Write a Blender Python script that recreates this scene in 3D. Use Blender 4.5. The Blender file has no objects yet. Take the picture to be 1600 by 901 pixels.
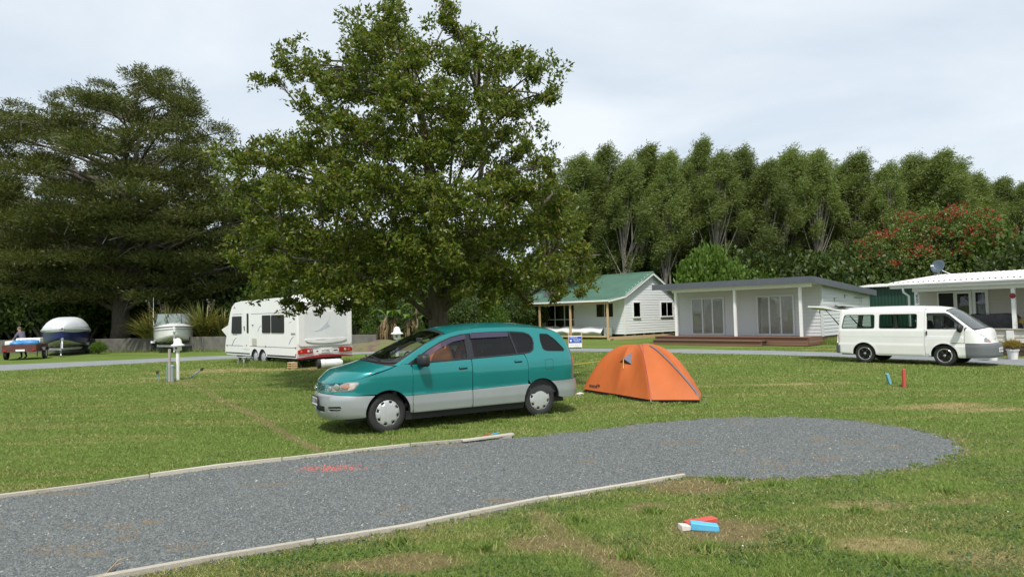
import bpy, bmesh, math, random
import numpy as np
from mathutils import Vector, Matrix
from mathutils.geometry import delaunay_2d_cdt
R = math.radians
rng = np.random.default_rng(7)
random.seed(7)
S = bpy.context.scene
COL = S.collection

# ------------------------------------------------------------------ camera
FPX, EYE, PITCH, ROLL = 1030.0, 1.77, math.atan(41.5/1030), R(1.3)
_F = Vector((0, math.cos(PITCH), math.sin(PITCH)))
_R0, _U0 = Vector((1, 0, 0)), Vector((0, -math.sin(PITCH), math.cos(PITCH)))
_Rv = math.cos(ROLL)*_R0 - math.sin(ROLL)*_U0
_Uv = math.sin(ROLL)*_R0 + math.cos(ROLL)*_U0
cd = bpy.data.cameras.new('camera')
cam = bpy.data.objects.new('camera', cd); COL.objects.link(cam)
cam.matrix_world = Matrix(((_Rv.x, _Uv.x, -_F.x, 0), (_Rv.y, _Uv.y, -_F.y, 0), (_Rv.z, _Uv.z, -_F.z, EYE), (0, 0, 0, 1)))
cd.sensor_width = 36; cd.lens = 36*FPX/1600
cd.clip_start = 0.05; cd.clip_end = 5000
S.camera = cam
def ray(px, py):
    return ((px-800)/FPX)*_Rv + ((450.5-py)/FPX)*_Uv + _F
def at(px, py, z=0.0):                      # where the sight line through a photo pixel meets height z
    d = ray(px, py); t = (z-EYE)/d.z
    return (d.x*t, d.y*t)
def pt(px, py, Y):                          # ... or the distance Y
    d = ray(px, py); t = Y/d.y
    return Vector((d.x*t, Y, EYE+d.z*t))

# ------------------------------------------------------------------ light
SUN_EL, SUN_AZ = R(57), R(181)              # azimuth clockwise from +Y (north of the scene)
S.view_settings.view_transform = 'Standard'; S.view_settings.look = 'None'
S.view_settings.gamma = 1; S.view_settings.use_curve_mapping = False
S.view_settings.exposure = 0.6
w = bpy.data.worlds.new('World'); S.world = w; w.use_nodes = True
nt = w.node_tree; N = nt.nodes; N.clear()
def nd(t, **k):
    n = N.new(t)
    for a, b in k.items(): setattr(n, a, b)
    return n
LK = nt.links.new
sky = nd('ShaderNodeTexSky', sky_type='NISHITA', sun_disc=False, sun_elevation=SUN_EL, sun_rotation=SUN_AZ, air_density=1.0, dust_density=1.5)
tc = nd('ShaderNodeTexCoord'); sep = nd('ShaderNodeSeparateXYZ'); LK(tc.outputs['Generated'], sep.inputs[0])
# project the direction on a cloud layer plane: x/(z+k)
mz = nd('ShaderNodeMath', operation='ADD'); LK(sep.outputs['Z'], mz.inputs[0]); mz.inputs[1].default_value = .22
mm = nd('ShaderNodeMath', operation='MAXIMUM'); LK(mz.outputs[0], mm.inputs[0]); mm.inputs[1].default_value = .08
dv = nd('ShaderNodeVectorMath', operation='DIVIDE'); LK(tc.outputs['Generated'], dv.inputs[0]); LK(mm.outputs[0], dv.inputs[1])
mp = nd('ShaderNodeMapping'); mp.inputs['Rotation'].default_value = (0, 0, R(20)); mp.inputs['Scale'].default_value = (.95, 1.2, .7)
LK(dv.outputs[0], mp.inputs[0])
cn = nd('ShaderNodeTexNoise'); cn.inputs['Scale'].default_value = 1.15; cn.inputs['Detail'].default_value = 9; cn.inputs['Roughness'].default_value = .52; cn.inputs['Distortion'].default_value = .5
LK(mp.outputs[0], cn.inputs['Vector'])
cr = nd('ShaderNodeValToRGB')
cr.color_ramp.elements[0].position = .34; cr.color_ramp.elements[0].color = (.48, .54, .60, 1)
cr.color_ramp.elements[1].position = .66; cr.color_ramp.elements[1].color = (.64, .675, .705, 1)
LK(cn.outputs['Fac'], cr.inputs[0])
b1 = nd('ShaderNodeBackground'); LK(sky.outputs[0], b1.inputs[0]); b1.inputs[1].default_value = .10
b2 = nd('ShaderNodeBackground'); LK(cr.outputs[0], b2.inputs[0]); b2.inputs[1].default_value = 1.01
mx = nd('ShaderNodeMixShader'); mx.inputs[0].default_value = .88
LK(b1.outputs[0], mx.inputs[1]); LK(b2.outputs[0], mx.inputs[2])
wo = nd('ShaderNodeOutputWorld'); LK(mx.outputs[0], wo.inputs[0])
sl = bpy.data.lights.new('sun', 'SUN'); sl.energy = 2.8; sl.angle = R(5); sl.color = (1, .955, .88)
so = bpy.data.objects.new('sun', sl); COL.objects.link(so)
_sd = Vector((math.sin(SUN_AZ)*math.cos(SUN_EL), math.cos(SUN_AZ)*math.cos(SUN_EL), math.sin(SUN_EL)))
so.rotation_euler = (-_sd).to_track_quat('-Z', 'Y').to_euler(); so.location = _sd*60

# ------------------------------------------------------------------ materials
def lin(r, g, b):
    f = lambda c: c/12.92 if c <= .04045 else ((c+.055)/1.055)**2.4
    return (f(r/255), f(g/255), f(b/255))
def newmat(name):
    m = bpy.data.materials.new(name); m.use_nodes = True
    t = m.node_tree; t.nodes.clear()
    o = t.nodes.new('ShaderNodeOutputMaterial')
    return m, t, o
def ramp(t, fac, stops):
    r = t.nodes.new('ShaderNodeValToRGB'); e = r.color_ramp.elements
    while len(e) < len(stops): e.new(.5)
    for k, (p, c) in enumerate(stops):
        e[k].position = p; e[k].color = (*c[:3], 1)
    t.links.new(fac, r.inputs[0]); return r.outputs[0]
def noise(t, scale, detail=4, rough=.55, vec=None, dist=0, stretch=None, coord='Object'):
    n = t.nodes.new('ShaderNodeTexNoise')
    n.inputs['Scale'].default_value = scale; n.inputs['Detail'].default_value = detail
    n.inputs['Roughness'].default_value = rough; n.inputs['Distortion'].default_value = dist
    if vec is None:
        c = t.nodes.new('ShaderNodeTexCoord'); vec = c.outputs[coord]
    if stretch:
        mpn = t.nodes.new('ShaderNodeMapping'); mpn.inputs['Scale'].default_value = stretch
        t.links.new(vec, mpn.inputs[0]); vec = mpn.outputs[0]
    t.links.new(vec, n.inputs['Vector']); return n.outputs['Fac']
def mixc(t, fac, a, b, mode='MIX'):
    m = t.nodes.new('ShaderNodeMix'); m.data_type = 'RGBA'; m.blend_type = mode
    for s, v in ((m.inputs[0], fac), (m.inputs[6], a), (m.inputs[7], b)):
        if isinstance(v, (int, float)): s.default_value = v
        elif isinstance(v, (tuple, list)): s.default_value = (*v[:3], 1)
        else: t.links.new(v, s)
    return m.outputs[2]
def pbr(name, col, rough=.5, metal=0, var=.12, vscale=3, bump=0, bscale=60, coat=0, spec=.5, stretch=None, dirt=None, island=0, flake=0):
    m, t, o = newmat(name)
    p = t.nodes.new('ShaderNodeBsdfPrincipled'); t.links.new(p.outputs[0], o.inputs[0])
    p.inputs['Roughness'].default_value = rough; p.inputs['Metallic'].default_value = metal
    p.inputs['Specular IOR Level'].default_value = spec
    p.inputs['Coat Weight'].default_value = coat; p.inputs['Coat Roughness'].default_value = .06
    c = tuple(col)
    if var:
        n = noise(t, vscale, 5, .6, stretch=stretch)
        cs = ramp(t, n, [(.3, tuple(max(0, x*(1-var)) for x in c)), (.7, tuple(min(1, x*(1+var)) for x in c))])
    else:
        cs = c
    if island:
        oi = t.nodes.new('ShaderNodeObjectInfo')
        cs = mixc(t, island, cs, ramp(t, oi.outputs['Random'], [(0, tuple(x*.55 for x in c)), (.5, c), (1, tuple(min(1, x*1.45) for x in c))]))
    if dirt:                                   # (colour, scale, threshold)
        dn = noise(t, dirt[1], 6, .65)
        f = t.nodes.new('ShaderNodeMapRange'); f.inputs[1].default_value = dirt[2]; f.inputs[2].default_value = dirt[2]+.18
        t.links.new(dn, f.inputs[0]); cs = mixc(t, f.outputs[0], cs, dirt[0])
    if isinstance(cs, tuple): p.inputs['Base Color'].default_value = (*cs, 1)
    else: t.links.new(cs, p.inputs['Base Color'])
    if bump:
        bn = noise(t, bscale, 4, .6, stretch=stretch)
        b = t.nodes.new('ShaderNodeBump'); b.inputs['Strength'].default_value = bump; b.inputs['Distance'].default_value = .02
        t.links.new(bn, b.inputs['Height']); t.links.new(b.outputs[0], p.inputs['Normal'])
    return m
def glassmat(name, tint, haze=0, hcol=(.5, .5, .5), rough=.02, ior=1.52):   # window glass: tinted see-through with a fresnel reflection
    m, t, o = newmat(name)
    tr = t.nodes.new('ShaderNodeBsdfTransparent'); tr.inputs[0].default_value = (*tint, 1)
    g = t.nodes.new('ShaderNodeBsdfGlossy'); g.inputs['Roughness'].default_value = rough
    f = t.nodes.new('ShaderNodeFresnel'); f.inputs[0].default_value = ior
    mxn = t.nodes.new('ShaderNodeMixShader'); t.links.new(f.outputs[0], mxn.inputs[0])
    base = tr.outputs[0]
    if haze:                                   # tinted plastic of the visors; on windscreens, pale reflection painted as diffuse
        df = t.nodes.new('ShaderNodeBsdfDiffuse'); df.inputs[0].default_value = (*hcol, 1)
        m2 = t.nodes.new('ShaderNodeMixShader'); m2.inputs[0].default_value = haze; t.links.new(base, m2.inputs[1]); t.links.new(df.outputs[0], m2.inputs[2]); base = m2.outputs[0]
    t.links.new(base, mxn.inputs[1]); t.links.new(g.outputs[0], mxn.inputs[2]); t.links.new(mxn.outputs[0], o.inputs[0])
    return m
def leafmat(name, stops, trans=.35, rough=.5, extra=None):
    m, t, o = newmat(name)
    gi = t.nodes.new('ShaderNodeNewGeometry')
    c = ramp(t, gi.outputs['Random Per Island'], stops)
    oi = t.nodes.new('ShaderNodeObjectInfo')
    hs = t.nodes.new('ShaderNodeHueSaturation'); mr = t.nodes.new('ShaderNodeMapRange')
    mr.inputs[3].default_value = .8; mr.inputs[4].default_value = 1.2
    t.links.new(oi.outputs['Random'], mr.inputs[0]); t.links.new(mr.outputs[0], hs.inputs['Value'])
    t.links.new(c, hs.inputs['Color']); c = hs.outputs[0]
    n = noise(t, .55, 3, .6)                    # whole boughs differ a little in leaf colour
    c = mixc(t, .5, c, ramp(t, n, [(.35, (.72, .78, .62)), (.65, (1.0, .98, .88))]), 'MULTIPLY')
    p = t.nodes.new('ShaderNodeBsdfPrincipled'); p.inputs['Roughness'].default_value = rough
    p.inputs['Specular IOR Level'].default_value = .35
    t.links.new(c, p.inputs['Base Color'])
    tl = t.nodes.new('ShaderNodeBsdfTranslucent'); t.links.new(mixc(t, 1, c, (1.1, 1.15, .5), 'MULTIPLY'), tl.inputs[0])
    mxn = t.nodes.new('ShaderNodeMixShader'); mxn.inputs[0].default_value = trans
    t.links.new(p.outputs[0], mxn.inputs[1]); t.links.new(tl.outputs[0], mxn.inputs[2]); t.links.new(mxn.outputs[0], o.inputs[0])
    return m

M = {}
M['white_paint'] = pbr('white_paint', (.80, .80, .79), .45, var=.05, vscale=1.5, bump=.03, bscale=40)
M['wall_white'] = pbr('wall_white', (.78, .80, .81), .55, var=.05, vscale=2, bump=.05, bscale=30, dirt=((.55, .55, .52), 1.3, .62))
M['wall_grey'] = pbr('wall_grey', (.57, .59, .61), .6, var=.06, vscale=2, bump=.05, bscale=30, dirt=((.40, .41, .41), 1.1, .60))
M['wall_beige'] = pbr('wall_beige', (.52, .49, .44), .6, var=.05, vscale=2, bump=.05, bscale=30)
M['green_roof'] = pbr('green_roof', (.095, .185, .14), .42, var=.10, vscale=1.2, dirt=((.11, .19, .14), .8, .6))
M['green_sheet'] = pbr('green_sheet', (.006, .042, .026), .5, var=.12, vscale=2)
M['charcoal'] = pbr('charcoal', (.095, .105, .125), .5, var=.1, vscale=2)
M['white_roof'] = pbr('white_roof', (.74, .74, .72), .45, var=.07, vscale=2, dirt=((.55, .53, .48), 1.5, .6))
M['pine'] = pbr('pine', (.50, .36, .20), .65, var=.18, vscale=6, bump=.15, bscale=60, stretch=(8, 8, .8), island=.35)
M['timber_grey'] = pbr('timber_grey', (.40, .37, .31), .8, var=.2, vscale=7, bump=.35, bscale=50, stretch=(1, 10, 10), island=.4, dirt=((.20, .16, .11), 3.5, .60))
M['deck'] = pbr('deck', (.20, .105, .07), .6, var=.25, vscale=5, bump=.15, bscale=50, stretch=(.8, 8, 8), island=.55)
M['dark_timber'] = pbr('dark_timber', (.085, .055, .045), .7, var=.2, vscale=4, island=.3)
M['bark'] = pbr('bark', (.10, .085, .066), .9, var=.4, vscale=9, bump=.9, bscale=22, stretch=(2, 2, .5))
M['bark_pale'] = pbr('bark_pale', (.18, .165, .14), .9, var=.35, vscale=6, bump=.6, bscale=25, stretch=(2, 2, .5))
M['dead_wood'] = pbr('dead_wood', (.14, .13, .11), .9, var=.3, vscale=6)
M['concrete'] = pbr('concrete', (.135, .13, .115), .9, var=.25, vscale=2, bump=.4, bscale=25, dirt=((.085, .085, .07), 1.2, .52))
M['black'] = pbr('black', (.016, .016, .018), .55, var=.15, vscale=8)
M['black_gloss'] = pbr('black_gloss', (.01, .011, .013), .12, var=0, coat=.3)
M['window_black'] = pbr('window_black', (.006, .006, .008), .35, var=0, spec=.25)
M['rubber'] = pbr('rubber', (.022, .022, .022), .75, var=.2, vscale=12, bump=.1, bscale=80, dirt=((.06, .055, .045), 9, .62))
M['interior'] = pbr('interior', (.035, .036, .04), .8, var=.2, vscale=6)
M['seat_cloth'] = pbr('seat_cloth', (.09, .095, .105), .9, var=.2, vscale=20)
M['teal'] = pbr('teal', (.003, .205, .200), .28, metal=.35, var=.03, vscale=2, coat=.9, spec=.5)
M['silver'] = pbr('silver', (.35, .375, .38), .42, metal=.45, var=.04, vscale=3, coat=.35)
M['hubcap'] = pbr('hubcap', (.55, .56, .57), .38, metal=.45, var=.06, vscale=9)
M['alloy'] = pbr('alloy', (.62, .62, .62), .25, metal=.8, var=.05)
M['chrome'] = pbr('chrome', (.75, .76, .78), .12, metal=1, var=0)
M['van_white'] = pbr('van_white', (.80, .80, .79), .28, var=.03, coat=.6, dirt=((.66, .65, .60), 2.2, .66))
M['caravan_white'] = pbr('caravan_white', (.80, .80, .80), .35, var=.03, coat=.3, dirt=((.68, .68, .65), 2, .66))
M['gel_white'] = pbr('gel_white', (.78, .78, .77), .3, var=.04, coat=.4)
M['cream'] = pbr('cream', (.56, .55, .47), .5, var=.08, dirt=((.36, .34, .26), 4, .58))
M['grey_plastic'] = pbr('grey_plastic', (.125, .135, .145), .55, var=.08)
M['plastic_white'] = pbr('plastic_white', (.82, .82, .80), .4, var=.04)
M['galv'] = pbr('galv', (.42, .44, .46), .45, metal=.6, var=.2, vscale=8)
M['red_lens'] = pbr('red_lens', (.42, .012, .016), .15, var=.12, vscale=30, coat=.6)
M['orange_lens'] = pbr('orange_lens', (.75, .16, .02), .15, var=.12, vscale=30, coat=.6)
M['clear_lens'] = pbr('clear_lens', (.34, .35, .36), .15, metal=.5, var=.35, vscale=14, coat=.9)
M['red_paint'] = pbr('red_paint', (.50, .075, .055), .6, var=.12, vscale=9, dirt=((.33, .16, .11), 10, .60))
M['blue_paint'] = pbr('blue_paint', (.10, .42, .66), .5, var=.08, vscale=9, dirt=((.27, .42, .48), 10, .62))
M['white_block'] = pbr('white_block', (.62, .58, .52), .7, var=.12, vscale=12)
M['dark_red'] = pbr('dark_red', (.26, .02, .022), .4, var=.1)
M['blue_hull'] = pbr('blue_hull', (.012, .02, .11), .3, var=.1, coat=.4)
M['cover'] = pbr('cover', (.60, .63, .66), .6, var=.08, vscale=2, bump=.25, bscale=6)
M['cover_shadow'] = pbr('cover_shaded', (.40, .44, .44), .6, var=.08, vscale=2)  # same cloth as the boat cover, its shade put into the colour
M['blue_tarp'] = pbr('blue_tarp', (.045, .24, .52), .45, var=.2, vscale=5, bump=.5, bscale=12)
M['sign_blue'] = pbr('sign_blue', (.025, .085, .42), .4, var=.05)
M['sign_white'] = pbr('sign_white', (.82, .82, .80), .4, var=.03)
M['ink'] = pbr('ink', (.03, .035, .05), .5, var=0)
M['decal'] = pbr('decal', (.16, .20, .30), .4, var=.1)
M['decal_pale'] = pbr('decal_pale', (.50, .54, .62), .4, var=.1)
M['rear_panel'] = pbr('rear_panel', (.70, .715, .73), .35, var=.03)
M['wrap'] = pbr('wrap', (.80, .81, .81), .35, var=.06, vscale=3, bump=.6, bscale=6)
M['blind'] = pbr('blind', (.46, .44, .40), .8, var=.05, vscale=3)
M['alu_white'] = pbr('alu_white', (.62, .65, .68), .4, var=.03)
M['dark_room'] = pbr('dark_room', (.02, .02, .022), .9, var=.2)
M['curtain'] = pbr('curtain', (.30, .31, .42), .9, var=.15, vscale=9, stretch=(6, 6, .3))
M['dish'] = pbr('dish', (.07, .10, .13), .7, var=.08)
M['bbq'] = pbr('bbq', (.025, .025, .03), .45, var=.35, vscale=8, bump=.6, bscale=9)
M['skin'] = pbr('skin', (.42, .24, .17), .55, var=.08)
M['hair_grey'] = pbr('hair_grey', (.16, .13, .11), .8, var=.2)
M['shirt'] = pbr('shirt', (.115, .11, .16), .9, var=.2, vscale=18)
M['trousers'] = pbr('trousers', (.03, .032, .045), .9, var=.2)
M['tent_grey'] = pbr('tent_grey', (.115, .12, .155), .7, var=.08)
M['tent_dark'] = pbr('tent_dark', (.035, .03, .038), .7, var=.15)
M['orange_cloth'] = pbr('orange_cloth', (.62, .20, .05), .7, var=.18, vscale=7, bump=.5, bscale=9)
M['yellow_cord'] = pbr('yellow_cord', (.70, .40, .05), .6, var=.05)
M['straw'] = pbr('straw', (.34, .26, .16), .9, var=.3, vscale=8)
M['pipe_blue'] = pbr('pipe_blue', (.16, .28, .32), .5, var=.1)
M['pipe_grey'] = pbr('pipe_grey', (.24, .29, .33), .5, var=.1)
M['pot'] = pbr('pot', (.72, .72, .70), .5, var=.06)
M['soil'] = pbr('soil', (.10, .07, .05), .95, var=.3, vscale=20)
M['glass_clear'] = glassmat('glass_clear', (.80, .86, .84))
M['glass_green'] = glassmat('glass_green', (.62, .70, .66))
M['glass_tint'] = glassmat('glass_tint', (.13, .13, .16))
M['glass_house'] = glassmat('glass_house', (.97, .975, .975))
M['visor'] = glassmat('visor', (.35, .30, .46), .35, (.13, .11, .20))
M['boat_screen'] = glassmat('boat_screen', (.55, .62, .6), .40, (.42, .50, .48))  # pale diffuse share painted in for reflected light
M['van_screen'] = glassmat('van_screen', (.60, .68, .66), .16, (.5, .56, .55), ior=1.75)  # whitish diffuse mixed in to imitate reflected sky

# ------------------------------------------------------------------ mesh helpers
class MB:
    def __init__(s): s.v = []; s.f = []
    def add(s, vs, fs):
        o = len(s.v); s.v += [tuple(v) for v in vs]; s.f += [tuple(i+o for i in f) for f in fs]; return s
    def box(s, c, sz, rz=0, mtx=None):
        x, y, z = (k/2 for k in sz)
        vs = [Vector((a*x, b*y, d*z)) for d in (-1, 1) for b in (-1, 1) for a in (-1, 1)]
        m = mtx if mtx is not None else Matrix.Rotation(rz, 3, 'Z')
        vs = [m @ v + Vector(c) for v in vs]
        return s.add(vs, [(0, 2, 3, 1), (4, 5, 7, 6), (0, 1, 5, 4), (2, 6, 7, 3), (0, 4, 6, 2), (1, 3, 7, 5)])
    def span(s, a, b):                          # box from min corner to max corner
        return s.box([(p+q)/2 for p, q in zip(a, b)], [abs(q-p) for p, q in zip(a, b)])
    def bar(s, a, b, wx, wz, up=(0, 0, 1)):     # rectangular bar between two points
        a, b = Vector(a), Vector(b); d = b-a; L = d.length; d.normalize()
        u = Vector(up); sx = d.cross(u)
        if sx.length < 1e-4: sx = d.cross(Vector((1, 0, 0)))
        sx.normalize(); uz = sx.cross(d)
        m = Matrix((d, sx, uz)).transposed()
        return s.box((a+b)/2, (L, wx, wz), mtx=m)
    def tube(s, pts, rad, n=8, cap=True, flat=1.0):
        pts = [Vector(p) for p in pts]; k = len(pts)
        rad = [rad]*k if isinstance(rad, (int, float)) else rad
        vs = []; fs = []; prev = None
        for i, p in enumerate(pts):
            d = (pts[min(i+1, k-1)] - pts[max(i-1, 0)])
            d = d.normalized() if d.length > 1e-9 else Vector((0, 0, 1))
            if prev is None:
                u = d.cross(Vector((0, 0, 1)))
                if u.length < .05: u = d.cross(Vector((1, 0, 0)))
            else:
                u = prev - d*prev.dot(d)
                if u.length < 1e-5: u = d.cross(Vector((1, 0, 0)))
            u.normalize(); prev = u; v = d.cross(u)
            for j in range(n):
                a = 2*math.pi*j/n
                vs.append(p + (u*math.cos(a) + v*math.sin(a)*flat)*rad[i])
        for i in range(k-1):
            for j in range(n):
                j2 = (j+1) % n
                fs.append((i*n+j, i*n+j2, (i+1)*n+j2, (i+1)*n+j))
        if cap:
            fs.append(tuple(range(n-1, -1, -1))); fs.append(tuple((k-1)*n+j for j in range(n)))
        return s.add(vs, fs)
    def lathe(s, prof, n=24, c=(0, 0, 0), mtx=None, close=False):   # prof: (radius, height) about local Z
        m = mtx if mtx is not None else Matrix.Identity(3)
        vs = [m @ Vector((r*math.cos(2*math.pi*j/n), r*math.sin(2*math.pi*j/n), h)) + Vector(c) for r, h in prof for j in range(n)]
        fs = [(i*n+j, i*n+(j+1) % n, (i+1)*n+(j+1) % n, (i+1)*n+j) for i in range(len(prof)-1) for j in range(n)]
        if prof[0][0] > 1e-6 and not close: fs.append(tuple(range(n-1, -1, -1)))
        if prof[-1][0] > 1e-6 and not close: fs.append(tuple((len(prof)-1)*n+j for j in range(n)))
        return s.add(vs, fs)
    def prism(s, poly, a, b, axis='y'):         # polygon (p,q) extruded along an axis from a to b
        k = len(poly)
        def P(p, q, d): return {'y': (p, d, q), 'x': (d, p, q), 'z': (p, q, d)}[axis]
        vs = [P(p, q, a) for p, q in poly] + [P(p, q, b) for p, q in poly]
        fs = [tuple(range(k-1, -1, -1)), tuple(range(k, 2*k))] + [(i, (i+1) % k, k+(i+1) % k, k+i) for i in range(k)]
        return s.add(vs, fs)
    def grid(s, f, nu, nv, thick=None):         # f(u,v)->point, u,v in 0..1
        vs = [f(i/nu, j/nv) for i in range(nu+1) for j in range(nv+1)]
        fs = [(i*(nv+1)+j, (i+1)*(nv+1)+j, (i+1)*(nv+1)+j+1, i*(nv+1)+j+1) for i in range(nu) for j in range(nv)]
        return s.add(vs, fs)
    def mesh(s, name, smooth=False):
        me = bpy.data.meshes.new(name); me.from_pydata(s.v, [], s.f); me.validate(); me.update()
        bm = bmesh.new(); bm.from_mesh(me); bmesh.ops.recalc_face_normals(bm, faces=bm.faces); bm.to_mesh(me); bm.free()
        if smooth: me.polygons.foreach_set('use_smooth', [True]*len(me.polygons))
        return me
def link(name, me, mats, parent=None, bevel=0, seg=2, smooth=False, subsurf=0, thick=0, angle=None):
    o = bpy.data.objects.new(name, me); COL.objects.link(o)
    if parent is not None: o.parent = parent
    for m in (mats if isinstance(mats, (list, tuple)) else [mats]):
        if me is not None and len(me.materials) < 8: me.materials.append(M[m] if isinstance(m, str) else m)
    if thick:
        md = o.modifiers.new('s', 'SOLIDIFY'); md.thickness = thick; md.offset = 0
    if bevel:
        md = o.modifiers.new('b', 'BEVEL'); md.width = bevel; md.segments = seg; md.limit_method = 'ANGLE'; md.angle_limit = R(35)
        me.polygons.foreach_set('use_smooth', [True]*len(me.polygons)); me.set_sharp_from_angle(angle=R(50))
    if subsurf:
        md = o.modifiers.new('ss', 'SUBSURF'); md.levels = md.render_levels = subsurf
    if angle: me.set_sharp_from_angle(angle=R(angle))
    return o
def obj(name, mb, mats, parent=None, smooth=False, **k):
    return link(name, mb.mesh(name, smooth), mats, parent, smooth=smooth, **k)
def tag(o, label=None, cat=None, group=None, kind=None):
    if label: o['label'] = label
    if cat: o['category'] = cat
    if group: o['group'] = group
    if kind: o['kind'] = kind
    return o
def thing(name, label, cat, loc=(0, 0, 0), rz=0, group=None):
    o = bpy.data.objects.new(name, None); COL.objects.link(o); o.empty_display_size = .2
    o.location = loc; o.rotation_euler = (0, 0, rz)
    return tag(o, label, cat, group)
def copy_tree(o, parent=None):
    c = o.copy(); COL.objects.link(c)
    if parent is not None: c.parent = parent
    for ch in list(o.children): copy_tree(ch, c)
    return c
def inst(name, me, parent, loc=(0, 0, 0), scale=(1, 1, 1), rot=(0, 0, 0)):
    o = bpy.data.objects.new(name, me); COL.objects.link(o); o.parent = parent
    o.location = loc; o.scale = scale; o.rotation_euler = rot
    return o
def np_mesh(name, V, Fq, mats, parent=None, smooth=False, kind=None, attrs=None):   # big meshes from arrays; Fq (n,3) or (n,4)
    me = bpy.data.meshes.new(name); V = np.asarray(V, np.float32); Fq = np.asarray(Fq, np.int32)
    k = Fq.shape[1]
    me.vertices.add(len(V)); me.vertices.foreach_set('co', V.ravel())
    me.loops.add(Fq.size); me.loops.foreach_set('vertex_index', Fq.ravel())
    me.polygons.add(len(Fq)); me.polygons.foreach_set('loop_start', np.arange(0, Fq.size, k, dtype=np.int32))
    if smooth: me.polygons.foreach_set('use_smooth', np.ones(len(Fq), bool))
    for an, arr in (attrs or {}).items():
        at_ = me.attributes.new(an, 'FLOAT', 'POINT'); at_.data.foreach_set('value', np.asarray(arr, np.float32))
    me.update(calc_edges=True)
    o = link(name, me, mats, parent)
    if kind: o['kind'] = kind
    return o
def text_mesh(s, size, name, mat, parent, mtx, depth=.004):
    cu = bpy.data.curves.new(name, 'FONT'); cu.body = s; cu.size = size; cu.align_x = 'CENTER'; cu.align_y = 'CENTER'; cu.extrude = depth; cu.resolution_u = 2
    t = bpy.data.objects.new('tmp', cu); COL.objects.link(t)
    dg = bpy.context.evaluated_depsgraph_get(); me = bpy.data.meshes.new_from_object(t.evaluated_get(dg))
    bpy.data.objects.remove(t); me.transform(mtx); me.name = name
    return link(name, me, mat, parent)
def val2(x, y, seed=0):                          # cheap smooth value noise on arrays
    xi, yi = np.floor(x).astype(int), np.floor(y).astype(int); fx, fy = x-xi, y-yi
    fx = fx*fx*(3-2*fx); fy = fy*fy*(3-2*fy)
    def h(a, b):
        n = (a*374761393 + b*668265263 + seed*974711) & 0x7fffffff
        n = ((n ^ (n >> 13))*1274126177) & 0x7fffffff
        return ((n ^ (n >> 16)) & 0xffff)/65535.0
    return (h(xi, yi)*(1-fx)+h(xi+1, yi)*fx)*(1-fy) + (h(xi, yi+1)*(1-fx)+h(xi+1, yi+1)*fx)*fy
def fbm(x, y, seed=0, o=4):
    r = 0; a = .5
    for k in range(o): r = r + a*val2(x*2**k, y*2**k, seed+k); a *= .5
    return r/(1-.5**o)
def blob_mb(mb, c, s, n=10, jit=.0, seed=0):
    rr = random.Random(seed); vs = []; fs = []; mlat = n//2+1
    for i in range(mlat+1):
        for j in range(n):
            th, ph = math.pi*i/mlat, 2*math.pi*j/n; k = 1+rr.uniform(-jit, jit)
            vs.append((c[0]+s[0]*k*math.sin(th)*math.cos(ph), c[1]+s[1]*k*math.sin(th)*math.sin(ph), c[2]+s[2]*k*math.cos(th)))
    fs = [(i*n+j, i*n+(j+1) % n, (i+1)*n+(j+1) % n, (i+1)*n+j) for i in range(mlat) for j in range(n)]
    return mb.add(vs, fs)
# ------------------------------------------------------------------ ground
def seg_dist(x, y, P):
    d = np.full(np.shape(x), 1e9)
    for (ax, ay), (bx, by) in zip(P[:-1], P[1:]):
        vx, vy = bx-ax, by-ay; L = vx*vx+vy*vy
        t = np.clip(((x-ax)*vx+(y-ay)*vy)/L, 0, 1)
        d = np.minimum(d, np.hypot(x-ax-t*vx, y-ay-t*vy))
    return d
def in_poly(x, y, P):
    c = np.zeros(np.shape(x), bool); n = len(P)
    for i in range(n):
        (x1, y1), (x2, y2) = P[i], P[(i+1) % n]
        if y1 == y2: continue
        c ^= ((y1 > y) != (y2 > y)) & (x < (x2-x1)*(y-y1)/(y2-y1)+x1)
    return c
sm = lambda a, b, t: (lambda u: u*u*(3-2*u))(np.clip((t-a)/(b-a), 0, 1))
left_edge = [(-9.2, 4.55), at(0, 778), at(140, 760), at(300, 736), at(480, 715), at(640, 697), at(800, 684)]
right_edge = [at(1070, 744), at(840, 783), at(640, 825), at(400, 863), at(190, 901), (-5.6, 3.1)]
bulb = [at(*p) for p in [(830, 683), (930, 672), (985, 664), (1040, 659), (1120, 653), (1190, 651), (1250, 652), (1310, 655), (1370, 662), (1430, 671), (1475, 682), (1497, 693), (1502, 703), (1488, 714), (1460, 723), (1420, 731), (1370, 738), (1330, 742), (1240, 747), (1150, 749)]]
pad_poly = left_edge + bulb + right_edge
trench = [at(505, 708), at(450, 680), at(400, 650), at(350, 627), at(310, 605), at(285, 597)]
trench2 = [at(835, 800), at(900, 850), at(950, 875), at(1020, 900)]
road_near = [at(*p) for p in [(-160, 592), (0, 579.5), (170, 570), (340, 561), (470, 556), (600, 552), (760, 549), (900, 548.5), (990, 549.5), (1076, 551.8), (1190, 554), (1312, 557.5), (1420, 562), (1510, 566.5), (1600, 571), (1800, 583)]]
road_far = [at(*p) for p in [(-160, 580), (0, 570), (170, 563), (340, 556), (470, 550), (600, 545.8), (760, 544), (900, 544.6), (990, 545), (1076, 545.6), (1190, 547.5), (1312, 550.5), (1420, 553.5), (1510, 557), (1600, 560), (1800, 569)]]
road_poly = road_near + road_far[::-1]
def ell(x, y, px, py, rx, ry, soft=.5):
    cx, cy = at(px, py); q = np.hypot((x-cx)/rx, (y-cy)/ry) + (fbm(x*2.2, y*2.2, 5)-.5)*1.1
    return 1-sm(1-soft, 1, q)
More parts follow.
